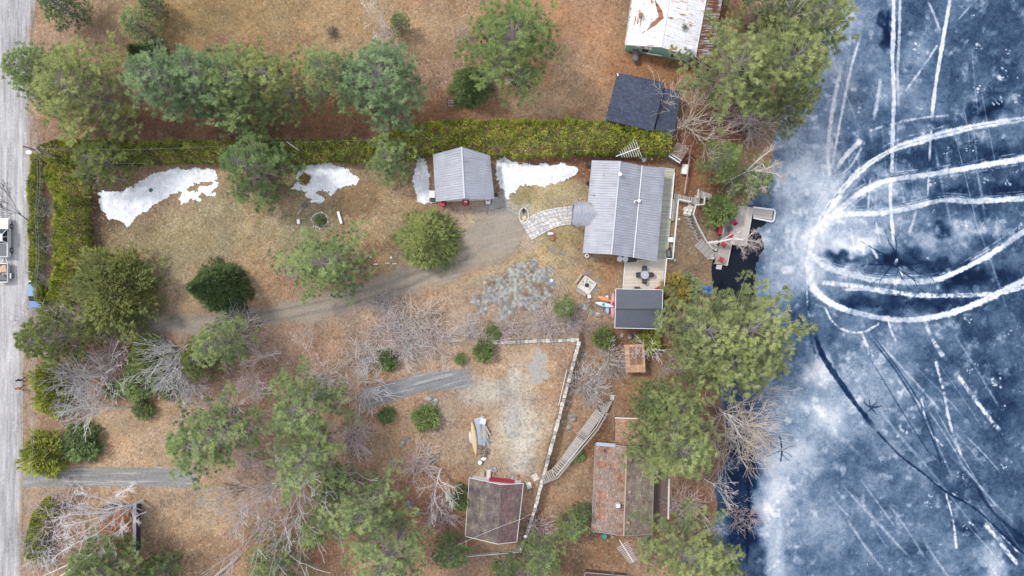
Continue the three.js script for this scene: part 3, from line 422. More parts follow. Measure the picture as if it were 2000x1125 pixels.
const grainTex = dataTex(256, 256, (i, j, c) => { const k = 0.84 + 0.2 * fbm(i / 60, j / 3, 3); put(c, 255, 255, 255, k); }); grainTex.wrapS = grainTex.wrapT = THREE.RepeatWrapping;
const boardMat = new THREE.MeshStandardMaterial({ map: grainTex, vertexColors: true, roughness: 0.85, side: THREE.DoubleSide });
const rockTex = surf(1024, 22, (i, j, c) => { const n = fbm(i / 18, j / 18, 5), l = ss(0.5, 0.62, fbm(i / 14 + 9, j / 14, 4)); { const w = ss(0.56, 0.66, fbm(i / 30 + 31, j / 30, 4)); put(c, mix(mix(144, 160, l), 142, w), mix(mix(142, 162, l), 118, w), mix(mix(142, 148, l), 96, w), 0.58 + 0.64 * n); }; }, { roughness: 0.95, bumpMap: bumpTex, bumpScale: 0.05 });
const stoneMats = [[172, 166, 160], [190, 186, 180], [146, 142, 140], [178, 168, 158]].map((q, s) => surf(128, 2, (i, j, c) => put(c, ...q, 0.72 + 0.5 * fbm(i / 14 + s * 9, j / 14, 4)), { roughness: 0.95 }));
const flagMats = [[186, 184, 184], [200, 196, 190], [172, 172, 176], [192, 182, 172]].map((q, s) => surf(128, 2, (i, j, c) => put(c, ...q, 0.8 + 0.3 * fbm(i / 20 + s * 9, j / 20, 4)), { roughness: 0.9 }));
const M = { white: std(0.62, 0.62, 0.63, { roughness: 0.5 }), offwhite: std(0.5, 0.49, 0.47), black: std(0.012, 0.012, 0.014, { roughness: 0.5 }), dark: std(0.035, 0.036, 0.042, { roughness: 0.6 }), tyre: std(0.02, 0.02, 0.02, { roughness: 0.9 }), glass: std(0.02, 0.03, 0.04, { roughness: 0.08 }), steel: std(0.35, 0.36, 0.38, { roughness: 0.35, metalness: 0.6 }), red: std(0.42, 0.02, 0.04, { roughness: 0.5 }), crimson: std(0.36, 0.025, 0.07, { roughness: 0.6 }), blue: std(0.02, 0.10, 0.45, { roughness: 0.45 }), green: std(0.22, 0.36, 0.28), siding: std(0.32, 0.33, 0.34), brownWall: std(0.12, 0.08, 0.06), wood: std(0.34, 0.27, 0.21), grayWood: std(0.26, 0.245, 0.235), rust: std(0.24, 0.11, 0.06), orange: std(0.55, 0.22, 0.10, { roughness: 0.5 }), pink: std(0.55, 0.24, 0.27, { roughness: 0.5 }), pale: std(0.42, 0.52, 0.62, { roughness: 0.45 }), teal: std(0.03, 0.22, 0.20), tan: std(0.50, 0.36, 0.20, { roughness: 0.6 }), tarp: std(0.26, 0.31, 0.38, { roughness: 0.5 }), gray: std(0.12, 0.122, 0.13), sheet: std(0.42, 0.44, 0.47, { roughness: 0.5 }) };
const part = (name, parent, mat, fn, label) => { const m = new MB(); fn(m); return m.build(name, mat, parent, label); };
const stuff = (o) => { o.userData.kind = 'stuff'; return o; };
const one = (name, label, cat, p, fn, mat, group) => { const m = new MB(); fn(m); const o = shade(new THREE.Mesh(m.geometry(p), mat)); o.name = numbered(name); o.position.copy(p); scene.add(o); return tag(o, label, cat, group); };
const L = (a, b, t) => a.clone().lerp(b, t);
function slope(m, e0, e1, r1, r0, o = {}) {                              // one roof plane from eave to ridge, with its standing ribs
  const th = V(0, -(o.th ?? 0.12), 0), w = e0.distanceTo(e1);
  m.quad(e0, e1, r1, r0); const B = [e0, e1, r1, r0].map((q) => q.clone().add(th)); m.quad(B[3], B[2], B[1], B[0]);
  m.quad(B[0], B[1], e1, e0); m.quad(B[1], B[2], r1, e1); m.quad(B[3], B[0], e0, r0); m.quad(B[2], B[3], r0, r1);
  if (o.rib) { const n = Math.round(w / o.rib); for (let i = 0; i <= n; i++) { const t = clamp(i / n, 0.003, 0.997), a = L(e0, e1, t), b = L(r0, r1, t), up = V(0, (o.rh ?? 0.07) / 2, 0); m.beam(a.add(up), b.add(up), o.rw ?? 0.06, o.rh ?? 0.07); } }
  if (o.course) { const n = Math.round(e0.distanceTo(r0) / o.course); for (let i = 1; i < n; i++) { const t = i / n, a = L(e0, r0, t), b = L(e1, r1, t), a2 = L(e0, r0, t - 0.65 / n), b2 = L(e1, r1, t - 0.65 / n), u = V(0, 0.012, 0), z = V(0, 0.004, 0); m.quad(a2.add(u), b2.add(u), b.add(z), a.add(z)); m.quad(L(e0, r0, t - 0.65 / n).add(z), L(e1, r1, t - 0.65 / n).add(z), b2, a2); } }
}
// a gabled building: eave line a, ridge r, eave line b, each as two pixels of the photo at its own height
function gable(name, label, cat, { a, r, b, hA = 2.6, hR = 4, hB = hA, yb, roof = paleMetal, roofB = roof, wall = M.siding, rib, course, inset = 0.35, cap = M.sheet, trim, ends = 1 }) {
  const A = a.map((q) => P(...q, hA)), R = r.map((q) => P(...q, hR)), Bq = b.map((q) => P(...q, hB)), c = A[0].clone().add(A[1]).add(Bq[0]).add(Bq[1]).multiplyScalar(0.25); c.y = yb ?? G(c.x, c.z);
  const t = thing(name, label, cat, c), o = { rib, course };
  part('roof', t, roof, (m) => slope(m, A[0], A[1], R[1], R[0], o)); part('roof', t, roofB, (m) => slope(m, Bq[1], Bq[0], R[0], R[1], o));
  if (cap) part('ridge_cap', t, cap, (m) => m.beam(R[0].clone().add(V(0, 0.05, 0)), R[1].clone().add(V(0, 0.05, 0)), 0.2, 0.06));
  if (trim) part('fascia', t, trim, (m) => { for (const [p, q] of [[A[0], A[1]], [Bq[0], Bq[1]], [A[0], R[0]], [R[0], Bq[0]], [A[1], R[1]], [R[1], Bq[1]]]) { const d = q.clone().sub(p).normalize().cross(V(0, 1, 0)), mid = L(p, q, 0.5).sub(c); if (d.dot(mid) < 0) d.negate(); m.beam(p.clone().addScaledVector(d, 0.03).add(V(0, -0.03, 0)), q.clone().addScaledVector(d, 0.03).add(V(0, -0.03, 0)), 0.08, 0.2); } });
  const along = A[1].clone().sub(A[0]).setY(0).normalize(), y0 = c.y - 1.6, ia = inset / R[0].clone().setY(0).distanceTo(A[0].clone().setY(0)), e = along.clone().multiplyScalar(ends * 0.3), dn = V(0, -0.13, 0);
  const W = [L(A[0], R[0], ia).add(e).add(dn), L(A[1], R[1], ia).sub(e).add(dn), L(Bq[1], R[1], ia).sub(e).add(dn), L(Bq[0], R[0], ia).add(e).add(dn)], RT = [R[0].clone().add(e).add(dn), R[1].clone().sub(e).add(dn)], D = W.map((q) => q.clone().setY(y0));
  part('wall', t, wall, (m) => { for (let i = 0; i < 4; i++) { const j = (i + 1) % 4; m.quad(D[i], D[j], W[j], W[i]); } m.tri(W[3], W[0], RT[0]); m.tri(W[1], W[2], RT[1]); });
  t.userData.w = undefined; delete t.userData.w; const mid = (i, j, f, y) => L(W[i], W[j], f).setY(y);
  const on = (i, f, w, y, h, name2, mat, lab) => { const j = (i + 1) % 4, d = W[j].clone().sub(W[i]).setY(0).normalize(), p = mid(i, j, f, c.y + y + h / 2), n = d.clone().cross(V(0, 1, 0)); if (n.dot(p.clone().sub(c)) < 0) n.negate(); p.addScaledVector(n, 0.03); return part(name2, t, mat, (m) => m.beam(p.clone().addScaledVector(d, -w / 2), p.clone().addScaledVector(d, w / 2), 0.09, h), lab); };
  const win = (i, f, w = 1.0, y = 1.0, h = 1.1) => { const fr = on(i, f, w + 0.16, y - 0.08, h + 0.16, 'window', M.white); const j = (i + 1) % 4, d = W[j].clone().sub(W[i]).setY(0).normalize(), p = mid(i, j, f, c.y + y + h / 2), n = d.clone().cross(V(0, 1, 0)); if (n.dot(p.clone().sub(c)) < 0) n.negate(); p.addScaledVector(n, 0.06); part('pane', fr, M.glass, (m) => m.beam(p.clone().addScaledVector(d, -w / 2), p.clone().addScaledVector(d, w / 2), 0.06, h)); };
  return { t, A, R, B: Bq, W, on, win, c };
}
const pipe = (t, name, px, py, h0, h1, rad, mat, cap = 0) => part(name, t, mat, (m) => { const p = P(px, py, h1); m.tube([V(p.x, h0, p.z), V(p.x, h1, p.z)], rad, 8); m.geo(new THREE.CylinderGeometry(rad * (1 + cap), rad * (1 + cap), 0.1, 10), new THREE.Matrix4().makeTranslation(p.x, h1, p.z)); });

// ------------------------------------------------------------------ the grey metal-roofed house with its decks
{
  const h = gable('house', 'large house with pale grey ribbed metal roof and stone entry path', 'house', { a: [[1156, 313], [1138, 494]], r: [[1211, 314.5], [1194, 497]], b: [[1254, 323.5], [1237, 503]], hA: 2.8, hR: 4.7, hB: 3.5, rib: 0.36, yb: 0 });
  const l0 = P(1254, 323.5, 3.5), l1 = P(1237, 503, 3.5), e0 = P(1299, 328, 2.75), e1 = P(1283, 511, 2.75);
  part('roof', h.t, paleMetal, (m) => slope(m, e1, e0, l0.clone().add(V(0, -0.01, 0)), l1.clone().add(V(0, -0.01, 0)), { rib: 0.36 }));
  part('flashing', h.t, M.white, (m) => m.beam(l0.clone().add(V(0, 0.07, 0)), l1.clone().add(V(0, 0.07, 0)), 0.12, 0.06));
  part('wall', h.t, M.siding, (m) => { const q = [L(e0, l0, 0.1), L(e1, l1, 0.1), L(l1, e1, 0.05), L(l0, e0, 0.05)].map((p, i) => p.add(V(0, -0.16, i === 0 || i === 3 ? 0.3 : -0.3))); const b = q.map((p) => p.clone().setY(-2)); for (let i = 0; i < 4; i++) { const j = (i + 1) % 4; m.quad(b[i], b[j], q[j], q[i]); } });
  // entry porch with its own small gable
  const w0 = P(1123, 393, 2.9), w1 = P(1117.5, 439, 2.9), rid0 = P(1119.5, 416, 3.55), rid1 = P(1177, 417, 3.55), v0 = P(1150, 395, 2.9), v1 = P(1147, 441.5, 2.9);
  const pr = part('porch_roof', h.t, paleMetal, (m) => { slope(m, w0, v0, rid1, rid0, { rib: 0.3, th: 0.1 }); slope(m, v1, w1, rid0, rid1, { rib: 0.3, th: 0.1 }); });
  part('porch_post', h.t, M.dark, (m) => { const p = P(1122, 396, 2.7); m.box(p.x + 0.15, -0.1, p.z + 0.15, 0.14, 2.9, 0.14); }); part('porch_post', h.t, M.dark, (m) => { const p = P(1117.5, 437, 2.7); m.box(p.x + 0.15, -0.1, p.z - 0.15, 0.14, 2.9, 0.14); });
  part('needle_drift', pr, std(0.34, 0.19, 0.12, { roughness: 1 }), (m) => { for (const [a, b] of [[v0, rid1], [v1, rid1]]) for (let i = 0; i < 9; i++) { const p = L(a, b, i / 9), q = L(a, b, (i + 1.3) / 9); p.x += 0.05; m.beam(p.add(V(0, 0.10, 0)), q.add(V(0, 0.10, 0)), 0.13 + 0.10 * h2(i, 5), 0.05); } }, 'rust brown pine needles lying in the roof valley');
  pipe(h.t, 'chimney', 1211, 340, 4.4, 5.3, 0.22, M.white, 0.25); pipe(h.t, 'vent_pipe', 1178.5, 341, 3.4, 3.8, 0.08, M.steel); pipe(h.t, 'vent_pipe', 1159.5, 381, 2.8, 3.4, 0.08, M.rust); pipe(h.t, 'roof_vent', 1248, 392, 3.4, 3.95, 0.19, M.white, 0.3); pipe(h.t, 'roof_vent', 1241, 394, 3.4, 3.9, 0.17, M.white, 0.35); pipe(h.t, 'vent_pipe', 1242, 394.3, 3.8, 4.02, 0.12, M.black);
  h.on(0, 0.5, 1.0, 0.1, 2.1, 'door', M.white); h.win(0, 0.2, 1.2); h.win(0, 0.85, 1.2); h.win(1, 0.3, 1.2); h.win(3, 0.6, 1.2);
}
function boards(t, c4, n, colFn, name = 'deck_boards', th = 0.05, seed = 1) {   // planks laid side by side from edge c0-c1 to edge c3-c2
  const r = rng(seed);
  return stuff(part(name, t, boardMat, (m) => { for (let i = 0; i < n; i++) { const a = (i + 0.05) / n, b = (i + 0.95) / n, k = 0.86 + 0.28 * r(), q = colFn(i, r); m.col = [q[0] * k, q[1] * k, q[2] * k]; const T = [L(c4[0], c4[3], a), L(c4[1], c4[2], a), L(c4[1], c4[2], b), L(c4[0], c4[3], b)], y = (r() - 0.5) * 0.008; T.forEach((p) => (p.y += y)); m.hex(T.map((p) => p.clone().add(V(0, -th, 0))), T); } }));
}
function rail(t, pts, h, mat = M.white, every = 1.6, w = 0.12) {                // posts, top rail and a lower rail along pts (deck level)
  part('handrail', t, mat, (m) => { for (let i = 1; i < pts.length; i++) { const u = V(0, h, 0); m.beam(pts[i - 1].clone().add(u), pts[i].clone().add(u), w, 0.06); m.beam(pts[i - 1].clone().add(V(0, h * 0.45, 0)), pts[i].clone().add(V(0, h * 0.45, 0)), 0.05, 0.05); } });
  for (let i = 1; i < pts.length; i++) { const n = Math.max(1, Math.round(pts[i].distanceTo(pts[i - 1]) / every)); for (let k = i === 1 ? 0 : 1; k <= n; k++) { const p = L(pts[i - 1], pts[i], k / n); part('post', t, mat, (m) => m.box(p.x, p.y - 0.5, p.z, 0.09, h + 0.45, 0.09)); } }
}
const skirt = (t, pts, mat, y1 = -0.08) => part('frame', t, mat, (m) => { for (let i = 0; i < pts.length; i++) { const a = pts[i].clone().add(V(0, y1 - 0.07, 0)), b = pts[(i + 1) % pts.length].clone().add(V(0, y1 - 0.07, 0)); m.beam(a, b, 0.08, 0.18); } });
const legsUnder = (t, pts, mat) => { for (const p of pts) part('support_post', t, mat, (m) => m.box(p.x, p.y - 3, p.z, 0.16, 2.9, 0.16)); };
{
  const D = 0.32, c = [P(1288, 326, D), P(1318, 330, D), P(1304, 508, D), P(1268, 508, D)], t = thing('wooden_deck', 'narrow mossy greenish deck along the lake side of the house', 'deck', P(1300, 420, 0));
  boards(t, [c[0], c[1], c[2], c[3]], 58, (i, r) => [0.40 + 0.06 * r(), 0.41 + 0.05 * r(), 0.35], 'deck_boards', 0.05, 3); skirt(t, c, M.grayWood);
  legsUnder(t, [c[1], c[2], L(c[1], c[2], 0.5)], M.grayWood);
  rail(t, [P(1314, 339, D), P(1306, 428, D)], 1.0); rail(t, [P(1322, 392, D), P(1311, 506, D), P(1300, 505.5, D)], 1.0);
  const s = thing('landing', 'pale board landing between the two white rails of the house deck', 'landing', P(1313, 410, 0)), q = [P(1308.5, 388, D - 0.1), P(1322.5, 389, D - 0.1), P(1317, 431, D - 0.1), P(1306, 431, D - 0.1)];
  boards(s, [q[0], q[3], q[2], q[1]], 8, () => [0.36, 0.31, 0.27], 'deck_boards', 0.05, 5);
}
{
  const D = 0.30, c = [P(1221.5, 507, D), P(1299, 507, D), P(1294, 568, D), P(1217, 568, D)], t = thing('wooden_deck', 'pale tan deck with the round table, between house and small grey shed', 'deck', P(1258, 536, 0));
  boards(t, c, 32, (i, r) => r() < 0.3 ? [0.54, 0.45, 0.38] : [0.60, 0.54, 0.46], 'deck_boards', 0.05, 9); skirt(t, c, M.wood); rail(t, [P(1299, 507, D), P(1294, 562, D)], 1.0); part('edge_board', t, M.white, (m) => m.beam(P(1221, 507, D + 0.02), P(1216.5, 566, D + 0.02), 0.12, 0.1));
  // round table and four dark chairs
  const b = P(1257.5, 537, D), tb = thing('garden_table', 'round grey glass table on the tan deck', 'table', b);
  part('table_top', tb, std(0.32, 0.35, 0.38, { roughness: 0.2 }), (m) => m.geo(new THREE.CylinderGeometry(0.58, 0.58, 0.03, 28), new THREE.Matrix4().makeTranslation(b.x, b.y + 0.74, b.z))); part('rim', tb, M.steel, (m) => m.geo(new THREE.TorusGeometry(0.59, 0.035, 6, 28).rotateX(Math.PI / 2), new THREE.Matrix4().makeTranslation(b.x, b.y + 0.75, b.z)));
  part('hub', tb, M.white, (m) => m.geo(new THREE.CylinderGeometry(0.07, 0.07, 0.03, 10), new THREE.Matrix4().makeTranslation(b.x, b.y + 0.775, b.z)));
  for (let i = 0; i < 4; i++) { const a = i * 1.571 + 0.785; part('leg', tb, M.dark, (m) => m.tube([V(b.x + Math.cos(a) * 0.15, b.y + 0.72, b.z + Math.sin(a) * 0.15), V(b.x + Math.cos(a) * 0.42, b.y, b.z + Math.sin(a) * 0.42)], 0.03)); part('spoke', tb, M.steel, (m) => m.beam(V(b.x + Math.cos(a) * 0.08, b.y + 0.765, b.z + Math.sin(a) * 0.08), V(b.x + Math.cos(a) * 0.56, b.y + 0.765, b.z + Math.sin(a) * 0.56), 0.02, 0.015)); }
  const say = ['dark chair on the shed side of the round table', 'dark chair on the lake side of the round table', 'dark chair on the house side of the round table', 'dark chair on the lawn side of the round table'];
  for (let i = 0; i < 4; i++) { const a = Math.PI / 2 - i * Math.PI / 2, p = V(b.x + Math.cos(a) * 0.82, D, b.z + Math.sin(a) * 0.82); gardenChair('patio_chair', say[i], 'chair', p, Math.PI / 2 - a, M.dark, 'chairs round the deck table'); }
  gardenChair('patio_chair', 'black chair half under the eave of the small grey shed', 'chair', P(1243, 563.5, D), 0, M.black); gardenChair('patio_chair', 'crimson chair at the deck corner under the shed eave', 'chair', P(1284, 564, D), 0.4, M.crimson);
  for (const [px, lab] of [[1210.5, 'left white round barrel lid against the house'], [1221.5, 'right white round barrel lid against the house']]) { const p = P(px, 505.5, 0.9).setY(0.02); const o = thing('rain_barrel', lab, 'barrel', p); part('body', o, M.white, (m) => m.geo(new THREE.CylinderGeometry(0.36, 0.32, 0.86, 16), new THREE.Matrix4().makeTranslation(p.x, p.y + 0.43, p.z))); part('lid', o, M.white, (m) => m.geo(new THREE.CylinderGeometry(0.40, 0.42, 0.07, 18), new THREE.Matrix4().makeTranslation(p.x, p.y + 0.89, p.z))); }
  const cb = P(1234, 508, 0.6); one('deck_box', 'dark grey storage box against the house beside white barrels', 'storage box', cb.clone().setY(D), (m) => { m.box(cb.x, D, cb.z, 1.2, 0.5, 0.55, 0.1); m.box(cb.x, D + 0.5, cb.z, 1.26, 0.08, 0.6, 0.1); }, M.dark);
  // grill, white side table
  const g = P(1305.5, 496, 0.32), gr = thing('barbecue', 'black covered barbecue in the deck corner', 'barbecue', g); part('cart', gr, M.dark, (m) => m.box(g.x, g.y, g.z, 0.62, 0.75, 1.15, 0.08)); part('lid', gr, M.gray, (m) => m.geo(new THREE.CylinderGeometry(0.33, 0.33, 0.8, 14, 1, false, 0, Math.PI).rotateZ(Math.PI / 2).rotateX(-Math.PI / 2).rotateY(Math.PI / 2 + 0.08), new THREE.Matrix4().makeTranslation(g.x, g.y + 0.75, g.z))); part('side_shelf', gr, M.black, (m) => { m.box(g.x, g.y + 0.72, g.z - 0.72, 0.5, 0.05, 0.3, 0.08); }); part('side_shelf', gr, M.black, (m) => m.box(g.x, g.y + 0.72, g.z + 0.72, 0.5, 0.05, 0.3, 0.08));
  const w = P(1309, 468.5, 0.32), wt = thing('side_table', 'white rounded side table by the deck rail above the barbecue', 'side table', w); part('table_top', wt, M.white, (m) => { m.box(w.x + 0.05, w.y + 0.5, w.z, 0.55, 0.05, 0.7, 0.08); m.geo(new THREE.CylinderGeometry(0.35, 0.35, 0.05, 16), new THREE.Matrix4().makeTranslation(w.x - 0.12, w.y + 0.53, w.z)); }); for (const [dx, dz] of [[-0.2, -0.25], [-0.2, 0.25], [0.22, -0.25], [0.22, 0.25]]) part('leg', wt, M.white, (m) => m.box(w.x + dx, w.y, w.z + dz, 0.05, 0.5, 0.05));
  const lp = P(1323, 429, 0.9); for (const [px, py, lab] of [[1323, 429.5, 'white round lamp outside the house deck rail'], [1315, 508.5, 'white round lamp at the deck corner by the barbecue']]) { const p = PG(px, py), o = thing('garden_lamp', lab, 'garden lamp', p); part('post', o, M.white, (m) => m.tube([p, p.clone().add(V(0, 0.9, 0))], 0.04, 6)); part('globe', o, M.white, (m) => m.geo(new THREE.SphereGeometry(0.14, 12, 8), new THREE.Matrix4().makeTranslation(p.x, p.y + 0.98, p.z))); }
}
function gardenChair(name, label, cat, p, turn, mat, group) {
  const o = thing(name, label, cat, p, group), q = (x, y, z) => V(p.x + x * Math.cos(turn) + z * Math.sin(turn), p.y + y, p.z - x * Math.sin(turn) + z * Math.cos(turn));
  part('seat', o, mat, (m) => { for (let i = 0; i < 5; i++) m.beam(q(-0.27, 0.42 - i * 0.008, -0.22 + i * 0.115), q(0.27, 0.42 - i * 0.008, -0.22 + i * 0.115), 0.105, 0.03); });
  part('backrest', o, mat, (m) => { for (let i = 0; i < 5; i++) m.beam(q(-0.24 + i * 0.12, 0.38, 0.27), q(-0.24 + i * 0.12, 0.92 - 0.05 * Math.abs(i - 2), 0.46), 0.105, 0.03); });
  for (const s of [-1, 1]) { part('armrest', o, mat, (m) => m.beam(q(s * 0.33, 0.60, -0.28), q(s * 0.33, 0.60, 0.36), 0.12, 0.03)); part('leg', o, mat, (m) => m.beam(q(s * 0.32, 0, -0.24), q(s * 0.32, 0.6, -0.24), 0.06, 0.06)); part('leg', o, mat, (m) => m.beam(q(s * 0.30, 0, 0.36), q(s * 0.30, 0.58, 0.26), 0.06, 0.06)); }
  return o;
}
// ------------------------------------------------------------------ the other buildings
{
  const s = gable('shed', 'small dark grey metal-roofed shed at the end of the tan deck', 'shed', { a: [[1203, 564.5], [1294, 566.5]], r: [[1202.5, 604], [1293, 604]], b: [[1201, 640], [1291, 642]], hA: 2.6, hR: 3.9, rib: 0.27, roof: grayMetal, trim: M.white, cap: M.dark, wall: M.siding, yb: 0 }); s.on(0, 0.6, 1.0, 0.3, 2, 'door', M.white); s.win(2, 0.4); s.win(1, 0.5);
  const g = gable('garage', 'grey metal-roofed garage backing onto the bright hedge', 'garage', { a: [[845.5, 302], [851, 394]], r: [[901.5, 287], [907, 387.5]], b: [[957, 304], [965.5, 388.5]], hA: 2.7, hR: 4.3, rib: 0.33, yb: 0 });
  g.on(1, 0.28, 2.4, 0.05, 2.2, 'garage_door', M.white); g.on(1, 0.72, 2.4, 0.05, 2.2, 'garage_door', M.white);
  const d = gable('garage', 'dark blue-grey shingle-roofed garage at the right end of the hedge', 'garage', { a: [[1206, 141.5], [1297, 160.5]], r: [[1194, 188], [1288, 207]], b: [[1182, 234], [1276, 256]], hA: 2.7, hR: 3.3, roof: navyShingle, cap: null, wall: M.siding, yb: 0 });
  part('lean_to_roof', d.t, navyShingle, (m) => slope(m, P(1330, 179, 2.1), P(1316, 264, 2.1), P(1280, 254, 2.45), P(1294, 171, 2.45), {})); part('post', d.t, M.grayWood, (m) => { const p = P(1327, 182, 2); m.box(p.x, 0, p.z, 0.12, 2, 0.12); }); part('post', d.t, M.grayWood, (m) => { const p = P(1315, 258, 2); m.box(p.x, 0, p.z, 0.12, 2, 0.12); });
  part('vent_cap', d.t, M.white, (m) => { const p = P(1206.5, 146, 2.85); m.box(p.x, p.y, p.z, 0.16, 0.1, 0.4, 0.2); }); d.win(1, 0.5); d.on(3, 0.5, 2.6, 0, 2.1, 'garage_door', M.white);
  const k = gable('cottage', 'cottage with flaking white tin roof, rust stains and a green wall', 'cottage', { a: [[1242, -60], [1221, 87]], r: [[1316, -62], [1291, 91.5]], b: [[1390, -60], [1358, 112]], hA: 3.0, hR: 4.4, roof: tinRoof, wall: M.green, cap: M.white, trim: M.offwhite, yb: 0 });
  part('cross_roof', k.t, tinRoof, (m) => { const r0 = P(1233, 22, 4.3), r1 = P(1296, 30, 4.3); slope(m, P(1221, 86.5, 3.03), P(1273, 97, 3.03), r1, r0, {}); slope(m, P(1281, -40, 3.03), P(1238, -40, 3.03), r0, r1, {}); });
  part('valley', k.t, M.rust, (m) => { const a = P(1239, 84, 3.22), b = P(1291, 33, 4.33); for (let i = 0; i < 8; i++) m.beam(L(a, b, i / 8).add(V(h2(i, 1) * 0.2, 0.03, 0)), L(a, b, (i + 1.25) / 8).add(V(h2(i, 2) * 0.2, 0.03, 0)), 0.32 + 0.4 * h2(i, 3), 0.04); const c = P(1276, -40, 3.25); for (let i = 0; i < 6; i++) m.beam(L(c, b, i / 6).add(V(0, 0.05, 0)), L(c, b, (i + 1.2) / 6).add(V(0, 0.05, 0)), 0.5 + 0.6 * h2(i, 8), 0.04); }, 'rusty roof valley full of brown needles');
  part('lean_to_roof', k.t, rustTin, (m) => slope(m, P(1421, -60, 2.3), P(1390, 116, 2.3), P(1361, 113, 2.9), P(1391, -60, 2.9), { rib: 0.35 })); part('lean_to_wall', k.t, M.offwhite, (m) => { const a = P(1415, -50, 2.2), b = P(1386, 112, 2.2); m.beam(a.clone().setY(1.1), b.clone().setY(1.1), 0.1, 2.2); });
  part('chimney', k.t, M.rust, (m) => { const p = P(1252, 29, 4.6); m.box(p.x, 3.4, p.z, 0.45, 1.2, 0.45, 0.2); m.box(p.x, 4.6, p.z, 0.55, 0.08, 0.55, 0.2); }); pipe(k.t, 'chimney', 1349, 92, 3, 4.3, 0.25, M.white, 0.25); pipe(k.t, 'vent_pipe', 1344, 97, 3, 3.8, 0.14, M.steel); k.win(1, 0.3); k.win(1, 0.75); part('sill_board', k.t, M.white, (m) => { const p = P(1262, 104, 1.6), q = P(1292, 109, 1.6); m.beam(p, q, 0.14, 0.1); });
  part('tree_debris', k.t, std(0.06, 0.07, 0.03), (m) => { const p = P(1338, 53, 3.9), r = rng(4); for (let i = 0; i < 26; i++) { const a = r() * 6.3, l = 0.2 + 0.5 * r(); m.beam(p.clone(), p.clone().add(V(Math.cos(a) * l, 0.05, Math.sin(a) * l)), 0.05, 0.03); } });
  const tk = P(1241, 110, 0.6).setY(0); const tank = thing('oil_tank', 'weathered dark grey tank at the corner of the green wall', 'tank', tk); part('body', tank, M.gray, (m) => m.geo(new THREE.CapsuleGeometry(0.48, 0.9, 6, 14).rotateX(Math.PI / 2), new THREE.Matrix4().makeTranslation(tk.x, 0.85, tk.z))); for (const z of [-0.4, 0.4]) part('leg', tank, M.rust, (m) => m.box(tk.x, 0, tk.z + z, 0.7, 0.45, 0.08));
  const b = gable('garage', 'brown shingle-roofed garage with a red door at the stone wall', 'garage', { a: [[917, 933.5], [909, 1047]], r: [[979, 947], [972, 1062]], b: [[1022, 944.5], [1009, 1058]], hA: 2.5, hR: 3.9, roof: brownShingleMoss, roofB: brownShingle, cap: null, trim: M.offwhite, wall: M.white, yb: 0 });
  b.on(3, 0.4, 3.7, 0, 2.15, 'garage_door', M.crimson, 'deep red garage door'); b.win(1, 0.5);
  const c = gable('cottage', 'long cottage with rusty brown mossy shingle roof', 'cottage', { a: [[1163, 866], [1156, 1037]], r: [[1224, 872], [1218, 1046]], b: [[1278, 874], [1273, 1043]], hA: 1.1, hR: 2.5, roof: rustyShingle, roofB: mossyShingle, cap: M.wood, trim: M.grayWood, wall: M.brownWall, yb: -1.6 });
  part('annex_roof', c.t, tanShingle, (m) => slope(m, P(1260, 818, 0.7), P(1202, 816, 0.7), P(1201, 869, 1.15), P(1262, 870, 1.15), {})); part('annex_wall', c.t, M.brownWall, (m) => { const q = [[1205, 820], [1257, 822], [1259, 866], [1204, 866]].map(([x, y]) => P(x, y, 0.6)), d = q.map((p) => p.clone().setY(-3.2)); for (let i = 0; i < 4; i++) { const j = (i + 1) % 4; m.quad(d[i], d[j], q[j], q[i]); } }); part('flashing', c.t, M.white, (m) => m.beam(P(1201, 816, 0.72), P(1260, 818, 0.72), 0.14, 0.1));
  part('roof_tarp', c.t, M.tarp, (m) => { const p = P(1183, 868, 1.6); m.beam(P(1165, 867, 1.28), P(1202, 870, 2.1), 0.5, 0.03); }); part('chimney', c.t, M.white, (m) => { const p = P(1208, 989, 3.2); m.box(p.x, 1.8, p.z, 0.55, 1.3, 0.5, 0.05); m.geo(new THREE.CylinderGeometry(0.18, 0.18, 0.25, 10), new THREE.Matrix4().makeTranslation(p.x, 3.2, p.z)); });
  for (const [x, y] of [[1231, 899], [1229.5, 960.5], [1227, 1021]]) pipe(c.t, 'roof_vent', x, y, 2, 2.7, 0.16, std(0.32, 0.2, 0.18), 0.3); pipe(c.t, 'vent_pipe', 1181, 881, 1.2, 1.9, 0.12, M.black);
  const vd = [P(1277, 925, -0.9), P(1304, 925, -0.9), P(1302, 1022, -0.9), P(1273, 1022, -0.9)], ver = thing('veranda', 'brown veranda with a white rail on the lake side of the rusty cottage', 'veranda', P(1290, 975, -1.6)); boards(ver, [vd[0], vd[3], vd[2], vd[1]], 14, () => [0.15, 0.105, 0.09], 'deck_boards', 0.06, 6); skirt(ver, vd, M.brownWall); rail(ver, [P(1304, 932, -0.9), P(1302.5, 1010, -0.9)], 0.95, M.offwhite, 1.5, 0.2); legsUnder(ver, [vd[1], vd[2]], M.brownWall);
  c.win(0, 0.3); c.win(0, 0.7); c.win(1, 0.4); c.on(2, 0.5, 1, 0.6, 2, 'door', M.white);
  const z = gable('cottage', 'reddish brown roof just entering at the bottom edge', 'cottage', { a: [[1143, 1118.5], [1231, 1126]], r: [[1140, 1170], [1228, 1178]], b: [[1137, 1222], [1225, 1230]], hA: 1.2, hR: 2.4, roof: redRoof, cap: null, trim: M.grayWood, wall: M.brownWall, yb: -1.6 });
  // plank-roofed shed
  const q = [P(1219, 673, 0.75), P(1258.5, 672, 0.75), P(1261, 727, 0.55), P(1222, 728, 0.55)], p = thing('plank_shed', 'small shed with bare orange plank roof and a brown centre', 'shed', P(1240, 700, -1.5)), at = (u, v, y = 0) => L(L(q[0], q[1], u), L(q[3], q[2], u), v).add(V(0, y, 0));
